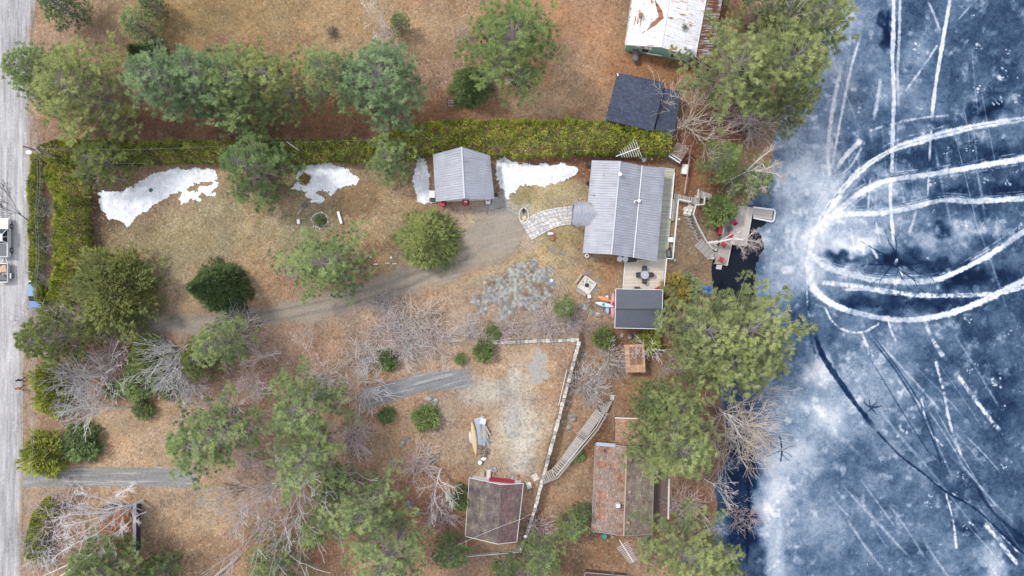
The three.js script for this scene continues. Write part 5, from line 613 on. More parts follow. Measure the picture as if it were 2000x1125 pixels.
// ------------------------------------------------------------------ fire pit, kayaks, yard things
{
  const c = P(1146, 557, 0).setY(0.02), a0 = 0.62, rot = (x, z) => [c.x + x * Math.cos(a0) - z * Math.sin(a0), c.z + x * Math.sin(a0) + z * Math.cos(a0)], f = thing('fire_pit', 'square stone fire pit with a dark centre beside the tan deck', 'fire pit', c);
  part('bed', f, flagMats[1], (m) => m.slab([[-0.9, -0.9], [0.9, -0.9], [0.9, 0.9], [-0.9, 0.9]].map(([x, z]) => rot(x, z)), 0.06, 0.15));
  for (const s of [-1, 1]) { part('timber_edge', f, M.offwhite, (m) => { const p = rot(-1, s * 0.97), q = rot(1, s * 0.97); m.beam(V(p[0], 0.11, p[1]), V(q[0], 0.11, q[1]), 0.16, 0.2); }); part('timber_edge', f, M.offwhite, (m) => { const p = rot(s * 0.97, -0.88), q = rot(s * 0.97, 0.88); m.beam(V(p[0], 0.11, p[1]), V(q[0], 0.11, q[1]), 0.16, 0.2); }); }
  const r = rng(8); for (let i = 0; i < 34; i++) { const x = (r() - 0.5) * 1.6, z = (r() - 0.5) * 1.6; if (Math.hypot(x, z) < 0.35) continue; const q = rot(x, z); part('stone', f, stoneMats[i % 4], (m) => m.box(q[0], 0.05, q[1], 0.14 + 0.1 * r(), 0.08, 0.12 + 0.1 * r(), r() * 3)); }
  part('fire_bowl', f, std(0.03, 0.015, 0.012), (m) => m.geo(new THREE.CylinderGeometry(0.32, 0.26, 0.16, 8), new THREE.Matrix4().makeTranslation(c.x, 0.14, c.z)));
  const bench = (name, lab, px0, py0, px1, py1, w, mat, h = 0.42) => { const a = PG(px0, py0), b = PG(px1, py1), o = thing(name, lab, 'bench', L(a, b, 0.5)); part('seat', o, mat, (m) => m.beam(a.clone().add(V(0, h, 0)), b.clone().add(V(0, h, 0)), w, 0.07)); for (const t of [0.15, 0.85]) part('leg', o, mat, (m) => { const p = L(a, b, t); m.box(p.x, p.y - 0.05, p.z, w * 0.5, h, 0.14, Math.atan2(-(b.z - a.z), b.x - a.x) + 1.57); }); };
  bench('bench', 'pale plank bench left of the square fire pit', 1123, 553, 1136, 535, 0.32, M.wood); bench('bench', 'grey slatted bench below the square fire pit', 1125, 565, 1144, 577, 0.42, M.grayWood);
  bench('bench', 'white plank bench above the ring of white stones', 608, 394.5, 634, 391.5, 0.34, M.white, 0.35); bench('bench', 'white plank bench right of the ring of white stones', 661, 413.5, 668, 437, 0.36, M.white, 0.35); bench('bench', 'short grey plank bench left of the ring of white stones', 588.5, 408.5, 583, 420, 0.28, M.wood, 0.35);
  const b1 = PG(1150.5, 579); one('stone_block', 'white square block at the corner of the fire pit', 'block', b1, (m) => m.box(b1.x, b1.y - 0.05, b1.z, 0.5, 0.4, 0.5, 0.15), M.white); const b2 = PG(584, 433); one('stone_block', 'white block seat below the short plank bench', 'block', b2, (m) => m.box(b2.x, b2.y - 0.05, b2.z, 0.4, 0.4, 0.65, 0.15), M.white); const b3 = PG(596, 401); one('boulder', 'dark rounded boulder beside the ring benches', 'boulder', b3, (m) => m.geo(new THREE.DodecahedronGeometry(0.4, 1), new THREE.Matrix4().makeTranslation(b3.x, b3.y + 0.1, b3.z)), M.gray);
  const rg = thing('stone_ring', 'ring of small white stones round a green bush on the lawn', 'stone ring', PG(625, 432)); for (let i = 0; i < 24; i++) part('stone', rg, i % 5 ? M.white : M.offwhite, (m) => { const a = i / 24 * 6.283, j = 13.5 + 3.5 * h2(i, 7), p = PG(625 + Math.cos(a) * j, 430 + Math.sin(a) * j); m.geo(new THREE.DodecahedronGeometry(0.08 + 0.10 * h2(i, 2)), new THREE.Matrix4().makeTranslation(p.x, p.y + 0.06, p.z)); });
  // paddle craft leaning in a heap beside the small shed
  const craft = (name, lab, cat, p, q, w, mat, mat2, hgt = 0.32) => {
    const d = q.clone().sub(p), l = d.length(), u = d.clone().normalize(), s = V(-u.z, 0, u.x).normalize(), n = 14, o = thing(name, lab, cat, L(p, q, 0.5)), ring = (i) => { const t = i / n, k = Math.pow(Math.sin(Math.PI * clamp(t * 0.98 + 0.01)), 0.62), c2 = L(p, q, t), hh = hgt * (0.45 + 0.55 * k); return [[-1, 0.5], [-0.55, 0], [0.55, 0], [1, 0.5], [0.6, 0.9], [0, 1], [-0.6, 0.9]].map(([a, b]) => c2.clone().addScaledVector(s, a * w / 2 * k).add(V(0, b * hh, 0))); };
    part('hull', o, mat, (m) => { for (let i = 0; i < n; i++) { const A = ring(i), B = ring(i + 1); for (let k = 0; k < 7; k++) { const j = (k + 1) % 7; m.tri(A[k], A[j], B[j]); m.tri(A[k], B[j], B[k]); } } });
    if (mat2) part('cockpit', o, mat2, (m) => { const c2 = L(p, q, 0.48).add(V(0, hgt + 0.015, 0)), q2 = []; for (let k = 0; k < 12; k++) { const a = k / 12 * 6.283; q2.push(c2.clone().addScaledVector(u, Math.cos(a) * l * 0.13).addScaledVector(s, Math.sin(a) * w * 0.28)); } m.slab(q2.map((v) => [v.x, v.z]), c2.y, 0.04); });
    return o;
  };
  craft('canoe', 'long pink-red canoe on its side along the small grey shed', 'canoe', P(1197.5, 571, 0.5), P(1197, 621, 0.5), 0.78, M.pink, M.crimson, 0.4); craft('kayak', 'orange kayak lying across the lawn end of the canoe', 'kayak', P(1167, 579, 0.15), P(1195, 589, 0.25), 0.72, M.orange, null); craft('kayak', 'pale blue and white kayak with its nose over the canoe', 'kayak', P(1162, 591, 0.2), P(1199, 599, 0.95), 0.66, M.pale, M.teal); craft('kayak', 'short light blue kayak under the pale one', 'kayak', P(1186, 596, 0.1), P(1187.5, 613, 0.1), 0.6, std(0.25, 0.42, 0.6), null);
  const wb = P(1186, 582, 0.4).setY(0.02); one('paddle_bag', 'crumpled white bag between the kayaks and the shed', 'bag', wb, (m) => m.geo(new THREE.DodecahedronGeometry(0.3, 1), new THREE.Matrix4().makeScale(1, 0.7, 1.3).setPosition(wb.x, 0.2, wb.z)), M.white);
  // lumber heap, canoe, tarp, logs on the gravel yard
  craft('canoe', 'upturned tan canoe beside the heap of scrap wood', 'canoe', PG(922, 823, 0.05), PG(930, 889, 0.05), 0.85, M.tan, null, 0.42); craft('canoe', 'grey canoe half hidden behind the upturned tan canoe', 'canoe', PG(918, 842, 0), PG(921, 866, 0), 0.6, M.sheet, null, 0.3);
  const tp = PG(945, 838), ta = thing('tarpaulin', 'crumpled pale blue tarpaulin under the scrap wood', 'tarpaulin', tp); part('sheet', ta, M.tarp, (m) => { const q = [[926, 818], [944, 812], [950, 822], [948, 838], [956, 858], [955, 868], [946, 872], [932, 868], [930, 840]].map(([x, y]) => PG(x, y)), cc = PG(941, 842, 0.5); for (let i = 0; i < q.length; i++) { const a = q[i], b = q[(i + 1) % q.length], ma = L(a, cc, 0.5).add(V(0, 0.2 * h2(i, 3), 0)), mb = L(b, cc, 0.5).add(V(0, 0.2 * h2(i + 1, 3), 0)); m.quad(a.clone().add(V(0, 0.04, 0)), b.clone().add(V(0, 0.04, 0)), mb, ma); m.tri(ma, mb, cc); } });
  const pl = PG(943.5, 821, 0.62); one('plastic_sheet', 'pale grey board on top of the blue tarpaulin', 'board', pl, (m) => m.box(pl.x, pl.y, pl.z, 0.85, 0.06, 0.85, -0.25), M.offwhite);
  const hp = thing('scrap_wood', 'heap of old boards and broken wood on the tarpaulin', 'wood pile', PG(942, 855)); const rr = rng(31); for (let i = 0; i < 16; i++) part('board', hp, boardMatPlain(i), (m) => { const x = 936 + rr() * 14, y = 826 + rr() * 14, a = 1.45 + (rr() - 0.5) * 0.7, l = 12 + rr() * 22, p = PG(x, y, 0.5 + 0.2 * rr()), q = PG(x + Math.cos(a) * l, y + Math.sin(a) * l, 0.4 + 0.15 * rr()); m.beam(p, q, 0.14 + 0.1 * rr(), 0.05); });
  const fw = thing('firewood_pile', 'heap of split brown firewood below the old boards', 'firewood pile', PG(945, 880)); for (let i = 0; i < 60; i++) part('log', fw, i % 4 ? std(0.15 + 0.08 * (i % 3) / 2, 0.10 + 0.07 * (i % 3) / 2, 0.085 + 0.06 * (i % 3) / 2) : M.grayWood, (m) => { const d = Math.pow(rr(), 0.6), b = rr() * 6.28, p = PG(944.5 + Math.cos(b) * 11 * d, 880 + Math.sin(b) * 12 * d, 0.1 + 0.45 * (1 - d)), a = rr() * 6.28, l = 0.18 + 0.12 * rr(); m.tube([p.clone().add(V(Math.cos(a) * l, 0.06 * rr(), Math.sin(a) * l)), p.clone().add(V(-Math.cos(a) * l, 0.06 * rr(), -Math.sin(a) * l))], 0.08, 5); });
  const bk = PG(937.5, 902); one('bucket', 'white round bucket below the firewood heap', 'bucket', bk, (m) => { m.geo(new THREE.CylinderGeometry(0.3, 0.25, 0.5, 16), new THREE.Matrix4().makeTranslation(bk.x, bk.y + 0.25, bk.z)); }, M.white); const bg = PG(945, 896); one('sack', 'white crumpled sack beside the bucket', 'sack', bg, (m) => m.geo(new THREE.DodecahedronGeometry(0.35, 1), new THREE.Matrix4().makeScale(1.2, 0.5, 0.8).setPosition(bg.x, bg.y + 0.12, bg.z)), M.white);
  const pt = (name, lab, cat, x, y, w, d, h, mat, ang = 0) => { const p = PG(x, y); return one(name, lab, cat, p, (m) => m.box(p.x, p.y - 0.05, p.z, w, h, d, ang), mat); };
  pt('pallet', 'pale board pallet left of the garage doorstep', 'pallet', 942, 925, 0.6, 0.8, 0.35, M.wood); pt('pallet', 'long pale board stack at the garage door', 'pallet', 954.5, 925, 0.55, 1.2, 0.4, M.offwhite); pt('crate', 'small pale crate above the red garage door corner', 'crate', 1003, 938, 0.7, 0.5, 0.35, M.wood);
  for (const [x0, y0, n, lab] of [[962, 920, 14, 'pile of broken bricks beside the pale board stack'], [1006, 931, 12, 'pile of split logs right of the red door']]) { const o = thing('rubble_pile', lab, 'rubble pile', PG(x0, y0)); for (let i = 0; i < n; i++) part('block', o, i % 3 ? M.grayWood : i % 2 ? M.offwhite : M.rust, (m) => { const p = PG(x0 + (rr() - 0.5) * 14, y0 + (rr() - 0.5) * 16, 0.05 + 0.1 * rr()); m.box(p.x, p.y - 0.05, p.z, 0.22, 0.14, 0.34, rr() * 3); }); }
  pt('paving_slab', 'pale flat slab right of the brown garage corner', 'slab', 1033, 948, 0.7, 0.9, 0.08, stoneMats[1], 0.3); pt('paving_slab', 'pale flat slab nearest the boardwalk foot', 'slab', 1045, 932, 0.9, 1.0, 0.08, stoneMats[3], 0.5);
  // log pile in the hedge gap, chair frame, horseshoe pitch, dome on snow
  const lp = thing('log_pile', 'row of short dark logs behind the bush snow patch', 'log pile', PG(598, 314)); for (let i = 0; i < 11; i++) part('log', lp, std(0.16, 0.11, 0.09), (m) => { const p = PG(577 + i * 4, 310 + i * 0.6 + (i % 2) * 2, 0.15); m.tube([p.clone().add(V(-0.05, 0, -0.55)), p.clone().add(V(0.08, 0, 0.45))], 0.13, 6); });
  const dm = PG(296.5, 372, 0.2); one('fallen_log', 'bare log lying over a dark mound at the bottom edge', 'log', PG(440, 1108), (m) => m.tube([PG(412, 1132, 0.3), PG(440, 1108, 0.35), PG(466, 1089, 0.3)], [0.16, 0.14, 0.1], 7), M.wood); one('fallen_birch', 'upper of two white fallen birch trunks below the flat roof', 'fallen trunk', PG(150, 1092), (m) => m.tube([PG(188, 1072, 1), PG(150, 1092, 2.2), PG(112, 1108, 3.2)], [0.13, 0.11, 0.05], 6), M.offwhite); one('fallen_birch', 'lower of two white fallen birch trunks below the flat roof', 'fallen trunk', PG(150, 1108), (m) => m.tube([PG(190, 1076, 1), PG(152, 1104, 2.4), PG(118, 1124, 3.2)], [0.14, 0.12, 0.06], 6), M.offwhite); one('boulder', 'pale small boulder on the litter above the feathery pine', 'boulder', PG(396, 775), (m) => { const q = PG(396, 775); m.geo(new THREE.DodecahedronGeometry(0.34, 1), new THREE.Matrix4().makeScale(0.8, 0.6, 1.2).setPosition(q.x, q.y + 0.1, q.z)); }, M.offwhite); one('green_dome', 'small dark green dome on the largest snow patch', 'dome', dm, (m) => m.geo(new THREE.SphereGeometry(0.28, 14, 8), new THREE.Matrix4().makeTranslation(dm.x, dm.y + 0.05, dm.z)), std(0.05, 0.13, 0.10));
  const fb = PG(881, 201), fr = thing('bench', 'dark empty bench frame on the brown ground above the hedge', 'bench', fb); for (const dx of [-0.5, 0.5]) part('side_frame', fr, M.dark, (m) => m.beam(fb.clone().add(V(dx, 0.35, -0.5)), fb.clone().add(V(dx, 0.35, 0.6)), 0.1, 0.1)); for (const dz of [-0.2, 0.1, 0.5]) part('slat', fr, M.grayWood, (m) => m.beam(fb.clone().add(V(-0.45, 0.4, dz)), fb.clone().add(V(0.45, 0.4, dz)), 0.14, 0.05)); for (const [dx, dz] of [[-0.5, -0.5], [0.5, -0.5], [-0.5, 0.6], [0.5, 0.6]]) part('leg', fr, M.dark, (m) => m.box(fb.x + dx, fb.y, fb.z + dz, 0.07, 0.35, 0.07));
  for (const [x, y, l] of [[734, 516, 'white marker board at the lawn pine side'], [757, 514, 'left white marker board beside the yellow cedar'], [771, 515, 'right white marker board beside the yellow cedar']]) pt('marker_board', l, 'board', x, y, 0.7, 0.16, 0.14, M.offwhite, 0.05); const mk = PG(764, 503); one('marker_disc', 'white disc on the lawn between pine and yellow cedar', 'disc', mk, (m) => m.geo(new THREE.CylinderGeometry(0.16, 0.16, 0.08, 12), new THREE.Matrix4().makeTranslation(mk.x, mk.y + 0.04, mk.z)), M.white); const mk2 = PG(724, 502); one('marker_disc', 'white disc at the edge of the lawn pine', 'disc', mk2, (m) => m.geo(new THREE.CylinderGeometry(0.12, 0.12, 0.08, 12), new THREE.Matrix4().makeTranslation(mk2.x, mk2.y + 0.04, mk2.z)), M.white);
  const bs = PG(1058, 531), ba = thing('basin', 'round blue basin among the rocks', 'basin', PG(1077, 548)); const bp = PG(1077, 548); part('bowl', ba, std(0.22, 0.34, 0.5), (m) => m.geo(new THREE.CylinderGeometry(0.3, 0.22, 0.16, 16), new THREE.Matrix4().makeTranslation(bp.x, bp.y + 0.1, bp.z))); part('water', ba, std(0.5, 0.56, 0.62, { roughness: 0.1 }), (m) => m.geo(new THREE.CylinderGeometry(0.2, 0.2, 0.02, 16), new THREE.Matrix4().makeTranslation(bp.x, bp.y + 0.19, bp.z)));
  const hy = PG(1077, 461), hd = thing('water_pump', 'white and red ornament on a dark stump below the stone path', 'garden ornament', hy); part('stump', hd, M.rust, (m) => m.geo(new THREE.CylinderGeometry(0.36, 0.42, 0.4, 12), new THREE.Matrix4().makeTranslation(hy.x + 0.08, hy.y + 0.2, hy.z + 0.35))); part('body', hd, M.white, (m) => m.geo(new THREE.CapsuleGeometry(0.22, 0.5, 5, 10).rotateZ(Math.PI / 2 - 0.3), new THREE.Matrix4().makeTranslation(hy.x - 0.15, hy.y + 0.6, hy.z - 0.3))); part('tail', hd, M.red, (m) => { m.beam(hy.clone().add(V(0.15, 0.6, -0.15)), hy.clone().add(V(0.6, 0.65, 0.0)), 0.14, 0.12); m.beam(hy.clone().add(V(-0.4, 0.62, -0.55)), hy.clone().add(V(0.1, 0.62, -0.62)), 0.12, 0.1); });
  const gb = PG(1179, 1043); one('rain_barrel', 'teal green barrel at the lower wall of the rusty cottage', 'barrel', gb, (m) => m.geo(new THREE.CylinderGeometry(0.36, 0.33, 1.0, 14), new THREE.Matrix4().makeTranslation(gb.x, gb.y + 0.5, gb.z)), M.teal); for (const [x, y, lab] of [[1147, 324, 'upper dark planter at the house wall by the snow'], [1148, 359, 'lower dark planter at the house wall']]) { const p = PG(x, y), o = thing('planter', lab, 'planter', p); part('tub', o, M.dark, (m) => m.geo(new THREE.CylinderGeometry(0.3, 0.24, 0.45, 12), new THREE.Matrix4().makeTranslation(p.x, p.y + 0.22, p.z))); part('soil', o, M.black, (m) => m.geo(new THREE.CylinderGeometry(0.27, 0.27, 0.03, 12), new THREE.Matrix4().makeTranslation(p.x, p.y + 0.46, p.z))); }
  const hr = P(1146.5, 498, 0.4).setY(0); one('hose_reel', 'white ring of coiled hose at the house corner', 'hose', hr, (m) => m.geo(new THREE.TorusGeometry(0.24, 0.08, 6, 16).rotateX(1.35), new THREE.Matrix4().makeTranslation(hr.x, 0.4, hr.z + 0.1)), M.white);
}
// ------------------------------------------------------------------ antennas, poles, wires
function yagi(label, a, b, n, len0, len1, mast) {
  const o = thing('tv_antenna', label, 'antenna', mast.clone()), d = b.clone().sub(a).normalize(), s = V(-d.z, 0, d.x);
  part('mast', o, M.steel, (m) => m.tube([mast, L(a, b, 0.25)], 0.04)); part('boom', o, M.white, (m) => m.tube([a, b], 0.06));
  for (let i = 0; i < n; i++) part('element', o, M.white, (m) => { const t = (i + 0.5) / n, p = L(a, b, 0.18 + 0.82 * t), l = mix(len0, len1, t) / 2; m.tube([p.clone().addScaledVector(s, -l), p.clone().addScaledVector(s, l)], 0.03, 4); });
  return o;
}
yagi('white toothed roof antenna between the hedge and the grey house', P(1203, 305.5, 6), P(1249, 288.5, 6), 9, 0.8, 2.6, P(1212, 306, 3)); yagi('white toothed antenna below the rusty cottage', P(1210, 1055, 4.5), P(1237, 1098, 4.5), 11, 1.9, 1.2, P(1206, 1047, 1.0));
one('antenna_mast', 'thin lattice mast at the bottom edge of the picture', 'mast', P(1199, 1125, 1.5), (m) => { const a = P(1193, 1108, 4.6), b = P(1199, 1125, 1.5); for (const [x, z] of [[-0.12, 0], [0.12, 0], [0, 0.2]]) m.tube([a.clone().add(V(x, 0, z)), b.clone().add(V(x, 0, z))], 0.03, 4); for (let i = 0; i < 8; i++) m.tube([L(a, b, i / 8).add(V(-0.12, 0, 0)), L(a, b, (i + 0.5) / 8).add(V(0.12, 0, 0)), L(a, b, (i + 1) / 8).add(V(-0.12, 0, 0))], 0.02, 3); }, M.steel);
{
  const b = P(122, 312, 0), top = P(46, 286, 8.6), bb = V(top.x + 0.1, 0, top.z + 0.1), o = thing('utility_pole', 'grey wooden power pole with street lamp at the hedge corner', 'utility pole', bb);
  part('pole', o, M.grayWood, (m) => m.tube([bb, V(top.x, 8.6, top.z)], [0.16, 0.11], 8)); part('crossarm', o, M.grayWood, (m) => m.beam(P(78, 299, 8), P(66, 287, 8), 0.12, 0.12)); const la = part('lamp_arm', o, M.steel, (m) => m.tube([V(top.x, 7.2, top.z), P(57, 297, 7.4)], 0.05)); part('lamp_head', la, M.white, (m) => { const p = P(57, 297.5, 7.4); m.geo(new THREE.SphereGeometry(0.34, 12, 8), new THREE.Matrix4().makeScale(1.3, 0.5, 0.9).setPosition(p.x, p.y, p.z)); });
  const b2 = P(578, 290, 4).setY(0), p2 = thing('utility_pole', 'white pole standing in the long hedge near the bush snow patch', 'utility pole', b2); part('pole', p2, M.white, (m) => m.tube([b2, P(560, 277, 7.4)], [0.1, 0.08], 6));
  const wire = (lab, pts, hs, r = 0.022, mat = M.steel) => one('power_line', lab, 'power line', P(...pts[0], hs[0]), (m) => { for (let i = 1; i < pts.length; i++) { const a = P(...pts[i - 1], hs[i - 1]), q = P(...pts[i], hs[i]), l = []; for (let k = 0; k <= 10; k++) { const t = k / 10; l.push(L(a, q, t).add(V(0, -0.5 * 4 * t * (1 - t), 0))); } m.tube(l, r, 4); } }, mat);
  wire('power line nearest the hedge along the street', [[75, 294], [71, 420], [70, 560], [64, 760], [56, 960], [45, 1130]], [8, 7.9, 7.9, 7.9, 7.9, 8], 0.013, M.steel); wire('power line nearest the road along the street', [[70, 290], [66.5, 420], [66, 560], [60, 760], [52, 960], [41, 1130]], [8, 7.9, 7.9, 7.9, 7.9, 8], 0.013, M.steel);
  wire('thin cable running from the street pole along the long hedge', [[70, 290], [300, 291], [560, 277]], [8, 7.4, 7.3], 0.011); wire('short thin cable continuing right from the white hedge pole', [[560, 277], [640, 275], [860, 268]], [7.3, 6.6, 5.4], 0.011); wire('white cable crossing the roof of the brown garage', [[840, 1092], [905, 1060], [1024, 1012], [1042, 1004]], [5.5, 5.2, 4.8, 4.7], 0.015, M.white);
  const dp = PG(1026, 1042), di = thing('satellite_dish', 'white round dish on the lower stone wall end', 'satellite dish', dp); part('post', di, M.steel, (m) => m.tube([dp, dp.clone().add(V(0, 1.1, 0))], 0.04)); part('dish', di, M.white, (m) => m.geo(new THREE.SphereGeometry(0.34, 14, 6, 0, 6.283, 0, 1.1).rotateX(0.5), new THREE.Matrix4().makeTranslation(dp.x, dp.y + 0.95, dp.z)));
  const fc = thing('fence', 'white rail fence below the brown garage', 'fence', PG(965, 1078)); rail(fc, [PG(911, 1049), PG(911, 1082), PG(1018, 1073)], 1.0, M.offwhite, 1.6, 0.1); part('lattice', fc, M.grayWood, (m) => { const a = PG(912, 1082), q = PG(1018, 1073); for (let i = 0; i < 46; i++) { const p = L(a, q, (i + 0.5) / 46); m.box(p.x, p.y, p.z, 0.05, 0.9, 0.04); } });
}
// ------------------------------------------------------------------ machines parked under the garage eave
for (const [x, y, mat, mat2, lab] of [[865, 397, M.red, M.black, 'red snow machine nose at the left garage bay'], [910, 396, M.red, M.white, 'red and white machine nose under the garage ridge'], [953.5, 393, M.white, M.red, 'white machine nose with a red stripe at the right garage bay']]) {
  const p = PG(x, y), o = thing('snow_machine', lab, 'snowmobile', p), z = -1.2; part('body', o, mat, (m) => { m.box(p.x, 0.3, p.z + z * 0.4, 0.7, 0.45, 1.9); const B = [V(p.x - 0.35, 0.3, p.z + 0.25), V(p.x + 0.35, 0.3, p.z + 0.25), V(p.x + 0.35, 0.3, p.z - 0.5), V(p.x - 0.35, 0.3, p.z - 0.5)], T = [V(p.x - 0.26, 0.6, p.z + 0.18), V(p.x + 0.26, 0.6, p.z + 0.18), V(p.x + 0.32, 0.95, p.z - 0.5), V(p.x - 0.32, 0.95, p.z - 0.5)]; m.hex(B, T); });
  part('windshield', o, M.glass, (m) => m.beam(V(p.x - 0.28, 1.05, p.z - 0.45), V(p.x + 0.28, 1.05, p.z - 0.45), 0.04, 0.3)); part('stripe', o, mat2, (m) => m.beam(V(p.x - 0.2, 0.74, p.z - 0.05), V(p.x + 0.2, 0.74, p.z - 0.05), 0.22, 0.06)); part('seat', o, M.black, (m) => m.box(p.x, 0.75, p.z + z, 0.4, 0.2, 1.1)); for (const s of [-1, 1]) part('ski', o, M.dark, (m) => m.beam(V(p.x + s * 0.42, 0.1, p.z - 0.7), V(p.x + s * 0.42, 0.12, p.z + 0.35), 0.14, 0.06));
}
{ const p = PG(845, 381), o = thing('chest_freezer', 'white chest against the left garage wall at the snow bank', 'chest', p); part('body', o, M.white, (m) => m.box(p.x, 0, p.z, 0.8, 0.8, 1.0)); part('lid', o, M.white, (m) => m.box(p.x, 0.82, p.z, 0.84, 0.06, 1.04)); part('base_box', o, M.dark, (m) => m.box(p.x + 0.1, 0, p.z + 0.85, 0.7, 0.5, 0.4)); const q = PG(969, 382); one('bin', 'black bin with white lid at the right garage corner', 'bin', q, (m) => { m.box(q.x, 0, q.z, 0.5, 0.7, 0.5); }, M.black); one('plank', 'white plank on the ground at the right garage corner', 'plank', PG(968, 386), (m) => m.beam(PG(963, 386, 0.08), PG(972, 384.5, 0.08), 0.2, 0.1), M.white); one('plank', 'white plank on the ground at the left garage corner', 'plank', PG(848, 396), (m) => m.beam(PG(841, 396.5, 0.08), PG(853, 394.5, 0.08), 0.2, 0.1), M.white); }
// ------------------------------------------------------------------ pickup, trailer, blue car
const wheel = (t, x, z, r, w) => { const o = part('wheel', t, M.tyre, (m) => m.geo(new THREE.CylinderGeometry(r, r, w, 18).rotateZ(Math.PI / 2), new THREE.Matrix4().makeTranslation(x, r, z))); part('rim', o, M.steel, (m) => m.geo(new THREE.CylinderGeometry(r * 0.6, r * 0.6, w + 0.03, 14).rotateZ(Math.PI / 2), new THREE.Matrix4().makeTranslation(x, r, z))); };
function profile(m, x0, x1, pts, tuck = 0) { // side outline [z,y] extruded across x, the upper points drawn in by tuck
  const R = pts.map(([z, y, k = 0]) => V(x1 - k * tuck, y, z)), Lp = pts.map(([z, y, k = 0]) => V(x0 + k * tuck, y, z)), n = pts.length; for (let i = 0; i < n; i++) { const j = (i + 1) % n; m.quad(Lp[i], Lp[j], R[j], R[i]); }
  for (const f of THREE.ShapeUtils.triangulateShape(pts.map(([z, y]) => new THREE.Vector2(z, y)), [])) { m.tri(R[f[0]], R[f[1]], R[f[2]]); m.tri(Lp[f[0]], Lp[f[2]], Lp[f[1]]); }
}
{
  const c = PG(13, 466), y0 = c.y, x = c.x, z = c.z, w = 0.98, body = std(0.55, 0.555, 0.57, { roughness: 0.35 }), t = thing('pickup_truck', 'white pickup with a dark bed cover parked on the street', 'pickup truck', c);
  part('body', t, body, (m) => { profile(m, x - w, x + w, [[z - 2.75, 0.45], [z + 2.7, 0.45], [z + 2.75, 0.6], [z + 2.75, 1.15], [z + 0.55, 1.15], [z - 1.1, 1.12], [z - 2.6, 1.02], [z - 2.78, 0.8]]); });
  part('hood', t, body, (m) => m.hex([V(x - 0.86, 1.06, z - 1.15), V(x - 0.82, 1.0, z - 2.6), V(x + 0.82, 1.0, z - 2.6), V(x + 0.86, 1.06, z - 1.15)], [V(x - 0.8, 1.18, z - 1.15), V(x - 0.7, 1.06, z - 2.5), V(x + 0.7, 1.06, z - 2.5), V(x + 0.8, 1.18, z - 1.15)]));
  part('cab', t, M.glass, (m) => m.hex([V(x - 0.93, 1.14, z + 0.7), V(x + 0.93, 1.14, z + 0.7), V(x + 0.93, 1.14, z - 1.35), V(x - 0.93, 1.14, z - 1.35)], [V(x - 0.74, 1.78, z + 0.5), V(x + 0.74, 1.78, z + 0.5), V(x + 0.72, 1.78, z - 0.55), V(x - 0.72, 1.78, z - 0.55)]));
  part('cab_roof', t, body, (m) => m.hex([V(x - 0.76, 1.77, z + 0.53), V(x + 0.76, 1.77, z + 0.53), V(x + 0.74, 1.77, z - 0.6), V(x - 0.74, 1.77, z - 0.6)], [V(x - 0.68, 1.86, z + 0.45), V(x + 0.68, 1.86, z + 0.45), V(x + 0.66, 1.86, z - 0.5), V(x - 0.66, 1.86, z - 0.5)])); part('sunroof', t, M.black, (m) => m.box(x, 1.862, z - 0.2, 0.7, 0.012, 0.4));
  for (const s of [-1, 1]) { part('pillar', t, body, (m) => { m.beam(V(x + s * 0.92, 1.16, z - 1.3), V(x + s * 0.73, 1.8, z - 0.55), 0.09, 0.05); m.beam(V(x + s * 0.94, 1.16, z - 0.2), V(x + s * 0.755, 1.78, z - 0.1), 0.08, 0.06); m.beam(V(x + s * 0.93, 1.16, z + 0.68), V(x + s * 0.755, 1.8, z + 0.5), 0.14, 0.06); }); part('mirror', t, M.black, (m) => m.box(x + s * 1.1, 1.15, z - 1.05, 0.22, 0.18, 0.12)); part('headlight', t, M.steel, (m) => m.box(x + s * 0.72, 0.78, z - 2.74, 0.4, 0.16, 0.1)); part('tail_light', t, M.crimson, (m) => m.box(x + s * 0.9, 0.8, z + 2.72, 0.12, 0.3, 0.08)); for (const q of [-1.75, 1.75]) wheel(t, x + s * 0.88, z + q, 0.39, 0.26); }
  part('bed_cover', t, std(0.09, 0.095, 0.11, { roughness: 0.6 }), (m) => { m.box(x, 1.15, z + 1.72, 1.66, 0.05, 1.85); for (let i = 1; i < 4; i++) m.box(x, 1.2, z + 0.85 + i * 0.45, 1.6, 0.015, 0.04); }); part('bumper', t, M.steel, (m) => m.box(x, 0.45, z + 2.8, 1.8, 0.18, 0.16)); part('bumper', t, M.steel, (m) => m.box(x, 0.45, z - 2.82, 1.8, 0.2, 0.14));
  const c2 = PG(14, 533), X = c2.x, Z = c2.z, tr = thing('utility_trailer', 'small white mesh trailer behind the pickup', 'trailer', c2); part('floor', tr, M.grayWood, (m) => m.box(X, 0.5, Z, 1.5, 0.06, 2.6)); for (const s of [-1, 1]) part('side_panel', tr, M.sheet, (m) => { m.beam(V(X + s * 0.77, 0.98, Z - 1.35), V(X + s * 0.77, 0.98, Z + 1.35), 0.1, 0.07); m.box(X + s * 0.77, 0.5, Z, 0.04, 0.45, 2.65); }); for (const s of [-1, 1]) part('end_panel', tr, M.white, (m) => { m.beam(V(X - 0.77, 0.98, Z + s * 1.35), V(X + 0.77, 0.98, Z + s * 1.35), 0.1, 0.07); m.box(X, 0.5, Z + s * 1.35, 1.5, 0.45, 0.04); });
  part('drawbar', tr, M.white, (m) => { m.beam(V(X - 0.5, 0.5, Z - 1.35), V(X, 0.5, Z - 2.5), 0.09, 0.09); m.beam(V(X + 0.5, 0.5, Z - 1.35), V(X, 0.5, Z - 2.5), 0.09, 0.09); }); for (const s of [-1, 1]) { wheel(tr, X + s * 0.98, Z + 0.45, 0.32, 0.2); part('mudguard', tr, M.white, (m) => m.box(X + s * 0.98, 0.68, Z + 0.45, 0.26, 0.05, 0.75)); }
